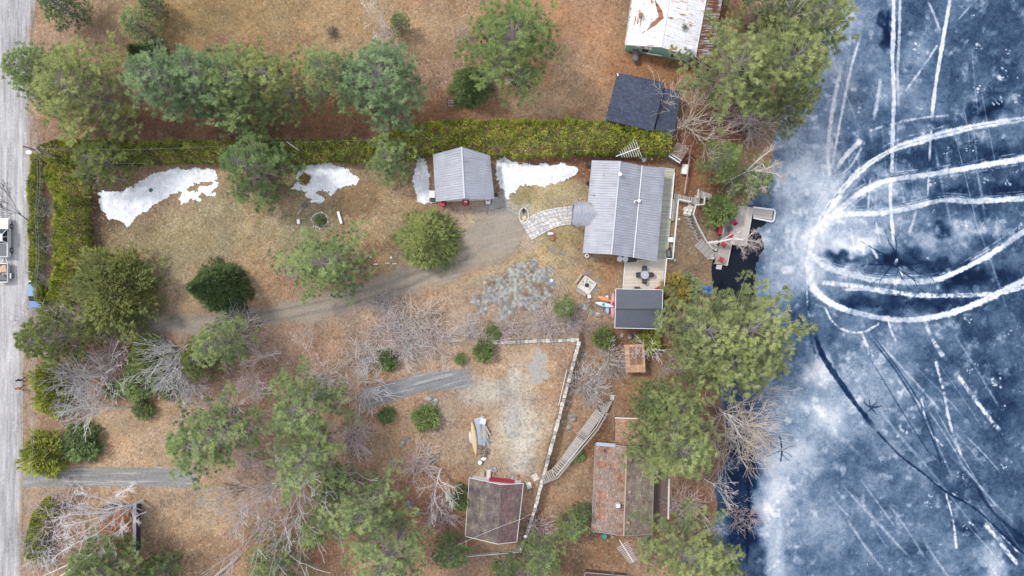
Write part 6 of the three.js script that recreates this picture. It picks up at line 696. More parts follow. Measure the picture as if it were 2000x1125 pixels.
  const cg = PG(13.5, 524, 0.57); one('cargo_board', 'orange-tan boards lying in the trailer', 'boards', V(X, 0.57, Z - 0.6), (m) => { m.box(X - 0.1, 0.57, Z - 0.6, 1.0, 0.2, 0.9, 0.25); for (let i = 0; i < 4; i++) m.box(X - 0.4 + i * 0.22, 0.78, Z - 0.55, 0.14, 0.06, 0.9, 0.3); }, std(0.55, 0.38, 0.25)); one('cargo_crate', 'grey cluttered crate at the back of the trailer', 'crate', V(X, 0.57, Z + 0.7), (m) => { m.box(X - 0.2, 0.57, Z + 0.7, 0.9, 0.3, 0.8, 0.1); m.box(X + 0.35, 0.57, Z + 0.85, 0.4, 0.35, 0.5, 0.5); }, M.gray);
  const c3 = PG(76, 572), bx = c3.x, bz = c3.z, cb = thing('parked_car', 'blue car half hidden under the hedge at the track entrance', 'car', c3), bl = std(0.16, 0.26, 0.48, { roughness: 0.3 }); part('body', cb, bl, (m) => profile(m, bx - 0.85, bx + 0.85, [[bz - 2.1, 0.35], [bz + 2.1, 0.35], [bz + 2.15, 0.75], [bz + 1.2, 0.9], [bz - 1.3, 0.92], [bz - 2.1, 0.8]])); part('cabin', cb, M.glass, (m) => m.hex([V(bx - 0.8, 0.9, bz + 1.2), V(bx + 0.8, 0.9, bz + 1.2), V(bx + 0.8, 0.9, bz - 1.6), V(bx - 0.8, 0.9, bz - 1.6)], [V(bx - 0.6, 1.42, bz + 0.4), V(bx + 0.6, 1.42, bz + 0.4), V(bx + 0.6, 1.42, bz - 1.2), V(bx - 0.6, 1.42, bz - 1.2)])); part('roof', cb, bl, (m) => m.box(bx, 1.42, bz - 0.4, 1.24, 0.05, 1.7)); for (const s of [-1, 1]) { for (const q of [-1.3, 1.3]) wheel(cb, bx + s * 0.8, bz + q, 0.31, 0.2); part('headlight', cb, M.white, (m) => m.box(bx + s * 0.6, 0.6, bz + 2.12, 0.3, 0.14, 0.06)); }
}
// ------------------------------------------------------------------ the two walkers
function person(label, px, py, turn, coat, trousers, hair, stride) {
  const skin = [0.45, 0.28, 0.2], J = (x, y, z) => V(x, y, z), s = stride, hipL = J(-0.1, 0.92, 0), hipR = J(0.1, 0.92, 0), kL = J(-0.11, 0.49, 0.16 * s), kR = J(0.11, 0.49, -0.04 * s), aL = J(-0.11, 0.08, 0.22 * s), aR = J(0.11, 0.1, -0.30 * s);
  const hL = J(-0.30, 0.80, -0.16 * s), hR = J(0.30, 0.80, 0.18 * s), eL = J(-0.27, 1.08, -0.06 * s), eR = J(0.27, 1.08, 0.04 * s);
  const B = [[hipL, kL, 0.085, 0.06, trousers], [hipR, kR, 0.085, 0.06, trousers], [kL, aL, 0.06, 0.045, trousers], [kR, aR, 0.06, 0.045, trousers], [aL, aL.clone().add(V(0, -0.04, 0.17)), 0.05, 0.038, [0.02, 0.02, 0.02]], [aR, aR.clone().add(V(0, -0.03, 0.17)), 0.05, 0.038, [0.02, 0.02, 0.02]],
    [J(0, 0.95, 0), J(0, 1.12, 0), 0.15, 0.14, coat], [J(0, 1.12, 0), J(0, 1.36, 0), 0.15, 0.16, coat], [J(-0.13, 1.38, 0), J(0.13, 1.38, 0), 0.09, 0.09, coat], [J(-0.19, 1.40, 0), eL, 0.062, 0.05, coat], [J(0.19, 1.40, 0), eR, 0.062, 0.05, coat], [eL, hL, 0.05, 0.036, coat], [eR, hR, 0.05, 0.036, coat], [J(0, 1.42, 0), J(0, 1.56, 0.01), 0.055, 0.05, skin], [J(0, 1.60, 0.01), J(0, 1.68, 0), 0.085, 0.095, skin], [J(0, 1.615, 0.09), J(0, 1.64, 0.085), 0.016, 0.012, skin]];
  const palm = (h, sx) => { B.push([h, h.clone().add(V(0, -0.08, 0.01)), 0.034, 0.03, skin]); for (let f = 0; f < 4; f++) { const b = h.clone().add(V(0, -0.09, -0.024 + f * 0.017)), k = b.clone().add(V(0, -0.04 - 0.006 * (f === 1 || f === 2), 0.004)); B.push([b, k, 0.0095, 0.009, skin], [k, k.clone().add(V(-sx * 0.012, -0.03, 0.004)), 0.009, 0.008, skin]); } B.push([h.clone().add(V(0, -0.03, 0.03)), h.clone().add(V(-sx * 0.01, -0.075, 0.055)), 0.011, 0.009, skin]); }; palm(hL, -1); palm(hR, 1);
  const dist = (p, b) => { const [a, c, r0, r1] = b, d = c.clone().sub(a), t = clamp(p.clone().sub(a).dot(d) / d.lengthSq()); return p.distanceTo(a.clone().addScaledVector(d, t)) - mix(r0, r1, t); };
  const out = new MB(), march = (cen, half, N, list, k) => {
    const mc = new MarchingCubes(N, M.gray, false, false, 60000); mc.isolation = 0; const q = V(0, 0, 0);
    for (let z = 0; z < N; z++) for (let y = 0; y < N; y++) for (let x = 0; x < N; x++) { q.set(cen.x + (x - N / 2) / (N / 2) * half, cen.y + (y - N / 2) / (N / 2) * half, cen.z + (z - N / 2) / (N / 2) * half); let e = 0; for (const b of list) e += Math.exp(-k * dist(q, b)); mc.field[x + y * N + z * N * N] = clamp(Math.log(e + 1e-12) / k, -0.2, 0.2); }
    mc.update(); for (let i = 0; i < mc.count; i++) { const v = V(mc.positionArray[i * 3], mc.positionArray[i * 3 + 1], mc.positionArray[i * 3 + 2]).multiplyScalar(half).add(cen); let best = 1e9, col = coat; for (const b of list) { const d = dist(v, b); if (d < best) { best = d; col = b[4]; } } out.p.push(v.x, v.y, v.z); out.u.push(v.x, v.y); out.c.push(...col); }
  };
  march(V(0, 0.88, 0), 0.95, 60, B.slice(0, 16), 60); for (const h of [hL, hR]) march(h.clone().add(V(0, -0.08, 0)), 0.11, 32, B.slice(16).filter((b) => b[0].distanceTo(h) < 0.2), 260);
  const t = thing('person', label, 'person', V(0, 0, 0)); const m = shade(new THREE.Mesh(out.geometry(), new THREE.MeshStandardMaterial({ vertexColors: true, roughness: 0.85, side: THREE.DoubleSide }))); m.name = 'body'; t.add(m);
  part('hair', t, hair, (q) => q.geo(new THREE.SphereGeometry(0.108, 14, 8, 0, 6.283, 0, 1.75).rotateX(-0.35), new THREE.Matrix4().makeTranslation(0, 1.675, -0.012))); for (const e of [-1, 1]) { part('eye', t, M.black, (q) => q.geo(new THREE.SphereGeometry(0.012, 6, 5), new THREE.Matrix4().makeTranslation(e * 0.034, 1.655, 0.09))); part('ear', t, std(...skin), (q) => q.geo(new THREE.SphereGeometry(0.024, 6, 5), new THREE.Matrix4().makeScale(0.5, 1.2, 0.8).setPosition(e * 0.095, 1.64, 0))); } part('mouth', t, std(0.25, 0.08, 0.07), (q) => q.box(0, 1.595, 0.086, 0.045, 0.008, 0.01));
  const p = PG(px, py, 0.03); t.position.copy(p); t.rotation.y = turn; return t;
}
person('person walking in a dark blue jacket and dark trousers on the street', 47.5, 740.5, 0.1, [0.03, 0.05, 0.14], [0.03, 0.045, 0.09], M.dark, 1);
person('person walking in an orange jacket and black trousers on the street', 46.5, 756.5, 0.15, [0.62, 0.20, 0.05], [0.015, 0.016, 0.022], M.black, 1.2);
// ------------------------------------------------------------------ trees
const leafMats = {}, leafMat = (r, g, b) => leafMats[[r, g, b]] ??= new THREE.MeshStandardMaterial({ color: new THREE.Color().setRGB(r, g, b), vertexColors: true, roughness: 0.9, side: THREE.DoubleSide });
const TONE = {                                                           // base colours of needles and leaves
  y: leafMat(1.14, 1.06, 0.80), g: leafMat(0.92, 1.0, 0.84), b: leafMat(0.88, 1.04, 1.14), d: leafMat(0.62, 0.76, 0.60), p: leafMat(1.12, 1.14, 1.08), s: leafMat(0.36, 0.46, 0.30), l: leafMat(1.14, 1.08, 0.96), c: leafMat(1.62, 1.46, 0.40), j: leafMat(0.98, 0.90, 0.62), o: leafMat(1.32, 1.20, 0.44), k: leafMat(0.84, 0.92, 0.66), e: leafMat(0.60, 0.62, 0.30), r: leafMat(1.5, 0.98, 0.6),
};
const barkMat = std(0.19, 0.17, 0.16), grayBark = std(0.42, 0.40, 0.40), whiteBark = std(0.62, 0.59, 0.59), darkBark = std(0.05, 0.044, 0.042), tanBark = std(0.44, 0.375, 0.32), pinkBark = std(0.42, 0.35, 0.34);
const dirV = (az, el) => V(Math.cos(az) * Math.cos(el), Math.sin(el), Math.sin(az) * Math.cos(el));
// a spray of needles at p along d: narrow blades fanned round the twig
function tuft(m, r, p, d, len, w, n, col, up = 0.35, spread = 0.75) {
  for (let i = 0; i < n; i++) {
    const q = V(d.x + (r() - 0.5) * 2 * spread, d.y + (r() - 0.35) * spread + up * 0.4, d.z + (r() - 0.5) * 2 * spread).normalize(), l = len * (0.65 + 0.6 * r());
    const s = V(-q.z + (r() - 0.5) * 0.8, (r() - 0.5) * 0.9, q.x + (r() - 0.5) * 0.8).normalize().multiplyScalar(w * (0.7 + 0.6 * r()));
    const k = 0.8 + 0.4 * r(); m.col = [col[0] * k, col[1] * k, col[2] * k];
    const a = p.clone().addScaledVector(q, -0.06 * len), e = a.clone().addScaledVector(q, l);
    m.tri(a.clone().add(s), e, a.clone().sub(s));
  }
}
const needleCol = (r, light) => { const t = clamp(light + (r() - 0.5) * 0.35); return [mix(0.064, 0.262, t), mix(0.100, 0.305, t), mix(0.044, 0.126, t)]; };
// pine: whorls of long limbs, each carrying side twigs with brooms of needles; H high, R wide (proto), irregular
function pineProto(seed, H, R, o = {}) {
  const r = rng(seed), { h0 = 0.18, shape = 0.75, gap = 0.55, lift = 0.18, per = 5, bunch = 1, irr = 0.6, nb = 6, blade = 0.37, puff = 0.46, fan = 0.38 } = o, crown = new MB(), wood = new MB();
  const lean = (h) => V(Math.sin(h * 0.35 + seed) * 0.25 * h / H, h, Math.cos(h * 0.3 + seed) * 0.25 * h / H);
  const tp = []; for (let i = 0; i <= 6; i++) tp.push(lean(H * i / 6)); wood.tube(tp, tp.map((_, i) => 0.02 + (0.018 * H) * (1 - i / 6)), 6);
  let az = r() * 6; const wob = [0, 1, 2, 3, 4, 5, 6, 7].map(() => 1 - irr * 0.5 + irr * r());
  for (let h = H * h0; h < H * 0.985; h += gap * (0.7 + 0.6 * r())) {
    const t = (h - H * h0) / (H * (1 - h0)), n = t > 0.9 ? 4 : per + (r() * 2 | 0);
    for (let b = 0; b < n; b++) {
      az += 2.399 + (r() - 0.5) * 0.7; const sec = ((az / 6.2832 * 8) % 8 + 8) % 8 | 0;
      const L = R * (0.12 + 0.88 * Math.pow(1 - t, shape)) * (t < 0.15 ? 0.75 + t * 1.6 : 1) * wob[sec] * (1 - irr * 0.3 + irr * 0.6 * r());
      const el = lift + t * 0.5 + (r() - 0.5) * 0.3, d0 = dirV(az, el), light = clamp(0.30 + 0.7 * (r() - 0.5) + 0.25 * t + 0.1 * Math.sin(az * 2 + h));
      const base = lean(h), at = (s) => base.clone().addScaledVector(d0, L * s).add(V(0, -0.10 * L * s * (1 - s) + 0.10 * L * s * s, 0));
      wood.tube([base, at(0.5), at(0.95)], [0.012 * L + 0.02, 0.008 * L + 0.012, 0.008], 3);
      // rounded clumps of needles along the outer part of the limb and on its side twigs
      const np = Math.max(2, Math.round(L * 1.55 * bunch)), sx = -Math.sin(az), sz = Math.cos(az);
      for (let i = 0; i < np; i++) {
        const s = 0.30 + 0.70 * Math.pow((i + r()) / np, 0.8), off = (r() - 0.5) * 2 * (0.08 + fan * L * s * (1.15 - s)), pr = puff * (0.65 + 0.7 * r()), c = at(s).add(V(sx * off, 0.1 * Math.abs(off) + (r() - 0.3) * 0.25, sz * off));
        if (Math.abs(off) > 0.5 && r() < 0.5) wood.tube([at(Math.max(0, s - 0.15)), c], [0.02, 0.008], 3);
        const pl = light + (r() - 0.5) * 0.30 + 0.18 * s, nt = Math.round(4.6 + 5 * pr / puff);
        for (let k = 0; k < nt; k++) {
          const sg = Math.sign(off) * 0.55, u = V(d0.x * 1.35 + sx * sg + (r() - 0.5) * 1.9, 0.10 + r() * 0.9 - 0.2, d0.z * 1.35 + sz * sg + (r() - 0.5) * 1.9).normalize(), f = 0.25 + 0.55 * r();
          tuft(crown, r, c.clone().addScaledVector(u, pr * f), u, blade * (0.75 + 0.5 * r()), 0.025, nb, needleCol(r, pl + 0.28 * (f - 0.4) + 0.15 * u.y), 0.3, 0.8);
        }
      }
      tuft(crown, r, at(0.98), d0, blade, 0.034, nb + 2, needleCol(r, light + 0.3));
    }
  }
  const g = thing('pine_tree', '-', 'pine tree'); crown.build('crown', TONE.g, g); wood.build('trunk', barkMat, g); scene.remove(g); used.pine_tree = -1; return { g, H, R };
}
// fir / spruce: close cone of drooping boughs; bush: round mass of leaf sprays; both share this filler
function coneProto(seed, H, R, o = {}) {
  const r = rng(seed), { power = 0.9, n = 2600, len = 0.34, droop = -0.25, w = 0.05, dome = 0, lo = 0.04, bright = 0.35, lumps = 7, nb = 7, spread = 0.6 } = o, crown = new MB(), wood = new MB();
  wood.tube([V(0, 0, 0), V(0, H * 0.6, 0), V(0, H * 0.97, 0)], [0.03 * R + 0.05, 0.02 * R + 0.03, 0.01], 5);
  for (let i = 0; i < n; i++) {
    const t = Math.pow(r(), dome ? 0.8 : 1.25), az = r() * 6.2832, y = H * (lo + (1 - lo) * t);
    const prof = dome ? Math.sqrt(Math.max(0.001, 1 - Math.pow(Math.abs(t * 1.25 - 0.25), 2.2))) : Math.pow(1 - t, power) + 0.02;
    const lump = 1 + (dome ? 0.5 : 0.3) * (fbm(az * lumps / 3 + seed, t * 5, 2) - 0.5) * 2 + 0.08 * Math.sin(y * 5.5), depth = Math.pow(r(), 0.45), q = R * prof * lump * (0.3 + 0.7 * depth);
    const p = V(Math.cos(az) * q, y, Math.sin(az) * q), d = dirV(az + (r() - 0.5) * 0.6, droop + (dome ? t * 1.1 : t * 0.6) + (r() - 0.5) * 0.4);
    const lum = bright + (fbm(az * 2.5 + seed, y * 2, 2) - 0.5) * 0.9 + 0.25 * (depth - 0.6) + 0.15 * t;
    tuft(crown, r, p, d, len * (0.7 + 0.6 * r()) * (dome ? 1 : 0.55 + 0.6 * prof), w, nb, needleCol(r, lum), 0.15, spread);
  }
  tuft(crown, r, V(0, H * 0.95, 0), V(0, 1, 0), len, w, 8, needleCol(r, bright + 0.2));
  for (let k = 0; k < 14; k++) { const t = 0.05 + 0.8 * k / 14, a = k * 2.4; wood.tube([V(0, H * t, 0), dirV(a, 0.1).multiplyScalar(R * 0.7 * (dome ? 0.8 : 1 - t)).add(V(0, H * t, 0))], [0.03, 0.012], 3); }
  const g = thing('tmp', '-', 'tree'); crown.build('crown', TONE.g, g); wood.build('trunk', barkMat, g); scene.remove(g); return { g, H, R };
}
const PINE = [pineProto(11, 16, 5.6), pineProto(23, 16, 5.4, { shape: 0.62, irr: 0.75, per: 4, gap: 0.56, fan: 0.26, puff: 0.42 }), pineProto(37, 13, 5, { shape: 0.85, h0: 0.1, irr: 0.4 }), pineProto(52, 18, 6, { h0: 0.3, shape: 0.5, irr: 0.85, gap: 0.62, per: 4, puff: 0.44, fan: 0.24, bunch: 1.2 }), pineProto(71, 9, 3.6, { h0: 0.08, irr: 0.35, gap: 0.42, blade: 0.28, puff: 0.34 }), pineProto(88, 15, 5.2, { shape: 0.5, irr: 0.55, h0: 0.22, per: 6, bunch: 1.15 })];
const SPRUCE = [coneProto(5, 8, 3.1, { n: 3400, len: 0.5, droop: -0.35, w: 0.06, power: 0.95, spread: 0.5 }), coneProto(6, 7, 3.6, { n: 3600, len: 0.5, droop: -0.1, w: 0.065, power: 0.7, bright: 0.5, spread: 0.5 })];
const BUSH = [coneProto(8, 2, 1.3, { dome: 1, n: 700, len: 0.3, w: 0.05, bright: 0.45, droop: -0.1 }), coneProto(9, 5.5, 4, { dome: 1, n: 4200, len: 0.42, w: 0.06, bright: 0.45, droop: -0.15, lumps: 12 })];
function plant(proto, name, cat, label, px, py, r, H, tone, o = {}) {
  const { at = 0.5, turn = (px * 7 + py * 3) % 6.28, group, gy } = o, c = P(px, py, H * at), base = V(c.x, gy ?? G(c.x, c.z), c.z), t = proto.g.clone();
  t.name = numbered(name); t.position.copy(base); t.rotation.y = turn; const s = r * 1.2 * (100 - H * at) / F / proto.R; t.scale.set(s, H / proto.H, s);
  t.children[0].material = TONE[tone]; scene.add(t); tag(t, label, cat, group); return t;
}
const pine = (i, tone, px, py, r, H, label, o) => plant(PINE[i], 'pine_tree', 'pine tree', label, px, py, r, H, tone, { group: 'pine trees round the lots', at: 0.55, ...o });
for (const a of [
  [0, 'g', 84, 150, 64, 13, 'dark pine overhanging the street at the upper left edge'], [0, 'y', 172, 182, 94, 15, 'broad yellow-green pine beside the street, behind a darker pine'], [4, 'd', 120, 12, 40, 9, 'pine cut by the top edge beside the street'],
  [5, 'b', 335, 165, 72, 15, 'bluish pine at the left end of the pine row above the hedge'], [2, 'b', 405, 160, 76, 16, 'second pine of the row above the hedge, blue-grey and dense'], [0, 'g', 475, 170, 78, 15, 'mid green pine in the middle of the row above the hedge'], [1, 'y', 545, 165, 72, 14, 'yellow-green pine of the row with orange ground on its right'],
  [2, 'p', 652, 150, 62, 15, 'pale bluish pine at the right of the row, touching a wider pine'], [5, 'b', 748, 165, 82, 15, 'widest pine at the right end of the row above the hedge'], [4, 'p', 272, 50, 38, 7, 'small pale pine standing alone on the top lawn'], [4, 'd', 296, 8, 24, 6, 'small dark pine at the top edge above the lone pale pine'],
  [0, 'k', 1000, 92, 92, 16, 'big bright green pine left of the rusty tin roof'], [4, 'g', 780, 45, 20, 5, 'thin sapling pine behind the dead white birch'],
  [2, 'd', 492, 330, 74, 12, 'large dark pine over the hedge between two snow patches'], [2, 'g', 760, 314, 48, 7.5, 'pine at the hedge left of the garage'], [1, 'e', 195, 315, 58, 8, 'dark pine in the hedge corner above bare branches'], [1, 'g', 648, 515, 78, 12, 'spreading pine on the lawn below the fire ring'],
  [2, 'e', 105, 662, 66, 11, 'pine beside the street below the track entrance'], [4, 'p', 430, 668, 56, 12, 'pale grey-green pine between the white birch trunks and track'], [1, 'g', 405, 855, 84, 15, 'feathery pine at the end of the lower short drive'],
  [3, 'g', 595, 785, 76, 15, 'upper pine of the pair in the lower middle wood'], [3, 'p', 608, 882, 70, 16, 'pale feathery pine below the upper one of the pair'], [1, 'p', 722, 985, 70, 15, 'pine with pale tips left of the brown shingle garage'], [3, 'p', 765, 1078, 82, 17, 'large pale pine at the bottom edge, lower left of the brown garage'],
  [1, 'g', 640, 1005, 48, 13, 'dark green pine behind the grey bare tree at the bottom'], [1, 'g', 540, 1112, 56, 12, 'pine cut by the bottom edge under the grey bare tree'], [5, 'g', 205, 1112, 70, 12, 'pine at the bottom edge below the needle covered flat roof'], [4, 'd', 305, 1122, 42, 8, 'small dark pine at the bottom edge right of the flat roof'],
  [3, 'l', 1362, 645, 84, 15, 'left pine of the huge clump below the dock, beside the small grey shed'], [3, 'l', 1450, 645, 100, 17, 'tallest pine of the huge clump, leaning over the ice'], [1, 'l', 1420, 706, 84, 14, 'lower pine of the huge clump below the dock'], [0, 'l', 1485, 690, 76, 14, 'right pine of the huge clump, reaching out over the ice'],
  [5, 'l', 1322, 864, 84, 15, 'round pine covering the right side of the rusty brown cottage roof'], [2, 'g', 1278, 790, 42, 9, 'pine beside the round hole and the plank shed'], [1, 'l', 1325, 792, 54, 11, 'pine in the gap between the huge clump and the cottage pine'],
  [3, 'l', 1328, 1072, 82, 16, 'yellow-green pine at the bottom edge below the rusty brown cottage'], [1, 'y', 1408, 1108, 46, 10, 'low pine at the bottom edge beside the frozen shore'],
  [3, 'l', 1422, 150, 86, 17, 'wide light green pine right of the dark shingle roof'], [5, 'l', 1520, 132, 90, 17, 'pine of the upper shore clump hanging over the ice'], [0, 'l', 1582, 42, 82, 17, 'pine at the top edge of the shore, over the pale ice'], [1, 'l', 1495, 8, 60, 15, 'pine at the top edge right of the rusty tin roof'], [2, 'l', 1555, 200, 46, 14, 'lower right pine of the upper shore clump'],
  [2, 'k', 1410, 315, 42, 10, 'bright pine between the beige bare tree and the leaning birch'], [1, 'g', 1484, 348, 43, 8, 'dark spreading pine at the shore behind the leaning birch'],
  [2, 'g', 1118, 1038, 32, 6, 'small pine between the brown garage and the rusty cottage'], [4, 'd', 1140, 1008, 20, 5, 'smallest dark pine tucked against the rusty cottage wall'], [4, 'g', 1103, 602, 24, 5, 'small pine at the end of the log edging by the rocks'], [2, 'g', 1058, 1105, 46, 10, 'pine at the bottom edge below the rail of the brown garage'], [4, 'd', 985, 1118, 30, 7, 'small pine at the bottom edge left of another pine'], [4, 'd', 880, 1080, 38, 7, 'dark low pine under the white cable at the bottom'],
  [4, 'e', 385, 700, 44, 6, 'dark low pine in the shade of the bare birch trunks'], [4, 'd', 655, 945, 32, 8, 'dark pine in the gap between two pale pines'],
]) pine(...a);
plant(SPRUCE[0], 'spruce_tree', 'spruce', 'small dark spruce between pines on the top lawn', 285, 112, 27, 7, 's', { at: 0.35 });
plant(SPRUCE[0], 'spruce_tree', 'spruce', 'dark pointed spruce standing alone on the lower lawn', 440, 562, 40, 12, 's', { at: 0.06 });
plant(SPRUCE[1], 'cedar_tree', 'cedar', 'yellow-green cedar beside the parking area', 831, 467, 48, 8, 'y', { at: 0.4 });
plant(BUSH[1], 'juniper_tree', 'juniper', 'broad olive juniper at the lawn corner by the track', 229, 568, 66, 7, 'j', { at: 0.4 });
plant(SPRUCE[1], 'cedar_tree', 'cedar', 'dense dark green cedar hugging the big bright pine', 917, 162, 32, 8, 'd', { at: 0.45 });
for (const [px, py, r, H, tone, label] of [
  [1413, 406, 26, 3, 'k', 'round bright green bush beside the lake dock'], [945, 684, 17, 2.2, 'k', 'small green bush at the end of the stone wall'], [962, 650, 12, 1.5, 'g', 'tiny green bush above the stone wall end'], [1182, 662, 17, 2.5, 'k', 'green bush below the small grey shed'], [830, 817, 20, 2, 'k', 'round green bush on the litter below the short drive'],
  [900, 971, 19, 3, 'k', 'green bush against the left side of the brown garage'], [272, 748, 30, 2.6, 'g', 'wide green bush under the bare birch branches'], [331, 763, 14, 1.8, 'k', 'small round bush right of the wide green bush'], [280, 800, 15, 1.8, 'g', 'low bush at the edge of the pale leaf litter'], [222, 762, 14, 1.6, 'g', 'small bush left of the wide green bush'],
  [90, 885, 34, 4, 'o', 'yellow-green cedar bush at the corner of street and lower drive'], [108, 778, 27, 3.5, 'o', 'yellow-green cedar bush a few steps right of the two walkers'], [160, 862, 30, 2.5, 'd', 'dark low bush under the grey leaning tree'], [1346, 562, 20, 2.2, 'b', 'bluish bush left of the blue boat'], [1320, 566, 24, 2.5, 'r', 'rusty brown bush beside the small grey shed'], [757, 702, 16, 2, 'd', 'dark bush among grey thickets above the short drive'],
  [900, 702, 9, 1, 'g', 'tiny bush in front of the stone wall'], [755, 812, 13, 1.4, 'd', 'dark bush below the lower short drive end'], [625, 430, 8.5, 1.1, 'g', 'small green bush inside the ring of white stones'], [596, 349, 9, 0.8, 'r', 'brown bush poking out of the snow patch'], [1270, 668, 20, 2, 'o', 'olive bush under the twisted white branches'], [1130, 893, 11, 1, 'k', 'bright tuft beside the boardwalk'], [100, 740, 26, 3.5, 'o', 'olive cedar bush below the street pine'], [300, 700, 34, 3, 'e', 'dark green thicket bush behind the white trunks'], [220, 990, 4, 0.5, 'o', 'tiny tuft beside the flat roof'],
].filter((a) => a[2] > 5)) plant(BUSH[0], 'bush', 'bush', label, px, py, r, H, tone, { at: 0.4, group: 'low bushes on the slope' });

// ------------------------------------------------------------------ hedges: close clipped cedar, a bumpy mass of sprays
function hedge(label, path, width0, height, tone, o = {}) {
  const wAt = (i, f) => Array.isArray(width0) ? mix(width0[i - 1], width0[i], f) : width0, width = Array.isArray(width0) ? 4 : width0;
  const r = rng(o.seed ?? 3), m = new MB(), wood = new MB(), pts = path.map(([a, b]) => P(a, b, height * 0.7)), c0 = pts[0].clone().lerp(pts[pts.length - 1], 0.5); c0.y = G(c0.x, c0.z);
  const t = thing('cedar_hedge', label, 'hedge', c0), dens = o.dens ?? 60;
  for (let i = 1; i < pts.length; i++) {
    const a = pts[i - 1], b = pts[i], L = Math.hypot(b.x - a.x, b.z - a.z), ux = (b.x - a.x) / L, uz = (b.z - a.z) / L, n = L * (width + 2 * height * 0.7) * dens / 2.2;
    for (let k = 0; k < n; k++) {
      const s = r() * L, u = (r() - 0.5) * 2, x0 = a.x + ux * s, z0 = a.z + uz * s, lumpW = 0.80 + 0.42 * fbm(s * 0.55 + i * 31 + (u > 0 ? 50 : 0), (o.seed ?? 1) * 5, 3) , hw = wAt(i, s / L) / 2 * lumpW * (i === 1 && s < 1 ? 0.6 + 0.4 * s : 1);
      const side = Math.abs(u), top = height * (0.66 + 0.62 * fbm((x0 - uz * u * hw) * 0.95 + 5, (z0 + ux * u * hw) * 0.95, 2)), onSide = r() < 0.42, x = onSide ? Math.sign(u) * hw * (0.86 + 0.18 * r()) : u * hw;
      const round = 1 - 0.35 * Math.pow(Math.abs(x) / hw, 3), y = onSide ? top * round * r() : top * round * (0.82 + 0.2 * r());
      const p = V(x0 - uz * x, 0, z0 + ux * x); p.y = G(p.x, p.z) + y;
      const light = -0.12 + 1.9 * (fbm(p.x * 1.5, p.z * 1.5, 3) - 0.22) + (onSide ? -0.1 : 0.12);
      const d = V(-uz * Math.sign(x) * (onSide ? 0.8 : 0.25) + (r() - 0.5) * 1.1, onSide ? 0.35 : 0.8, ux * Math.sign(x) * (onSide ? 0.8 : 0.25) + (r() - 0.5) * 1.1).normalize();
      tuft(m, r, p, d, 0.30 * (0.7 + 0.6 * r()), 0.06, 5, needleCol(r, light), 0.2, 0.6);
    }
    for (let s = 0.5; s < L; s += 0.9) { const q = V(a.x + ux * s, 0, a.z + uz * s); q.y = G(q.x, q.z); wood.tube([q, q.clone().add(V((r() - 0.5) * 0.3, height * 0.7, (r() - 0.5) * 0.3))], [0.06, 0.03], 4); }
    // shaded inner mass, so that the hedge is not seen through
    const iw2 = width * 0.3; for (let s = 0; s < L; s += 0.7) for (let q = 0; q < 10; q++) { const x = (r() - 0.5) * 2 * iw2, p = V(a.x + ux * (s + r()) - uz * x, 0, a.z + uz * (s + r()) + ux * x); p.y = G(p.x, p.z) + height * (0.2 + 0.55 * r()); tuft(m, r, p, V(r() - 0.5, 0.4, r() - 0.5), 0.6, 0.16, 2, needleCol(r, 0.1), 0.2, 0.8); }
  }
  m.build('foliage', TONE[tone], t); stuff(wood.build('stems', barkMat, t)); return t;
}
hedge('tall bright yellow-green hedge above the garage and the grey house', [[722, 294], [800, 274], [900, 264], [1000, 268], [1100, 266], [1185, 268], [1310, 281]], [3, 4.2, 4.6, 4.8, 4.8, 4.2, 2.8], 3.4, 'c', { seed: 4, dens: 62 });
hedge('darker left half of the long hedge, above the snow patches', [[82, 296], [140, 292], [240, 300], [330, 292], [420, 296], [520, 298], [640, 292], [735, 292]], 3.0, 3.0, 'o', { seed: 9, dens: 62 });
hedge('thick hedge along the left side of the lawn, parallel to the street', [[112, 312], [132, 380], [133, 450], [132, 520], [118, 590]], 4.2, 3.2, 'c', { seed: 12, dens: 75 });
hedge('thin yellow hedge strip at the street under the power lines', [[70, 300], [66, 380], [68, 460], [66, 540], [80, 588]], 1.4, 2.0, 'c', { seed: 15, dens: 70 });
hedge('yellow-green hedge beside the street at the lower left', [[103, 975], [80, 1010], [65, 1050], [68, 1095]], 2.2, 2.6, 'c', { seed: 18, dens: 62 });

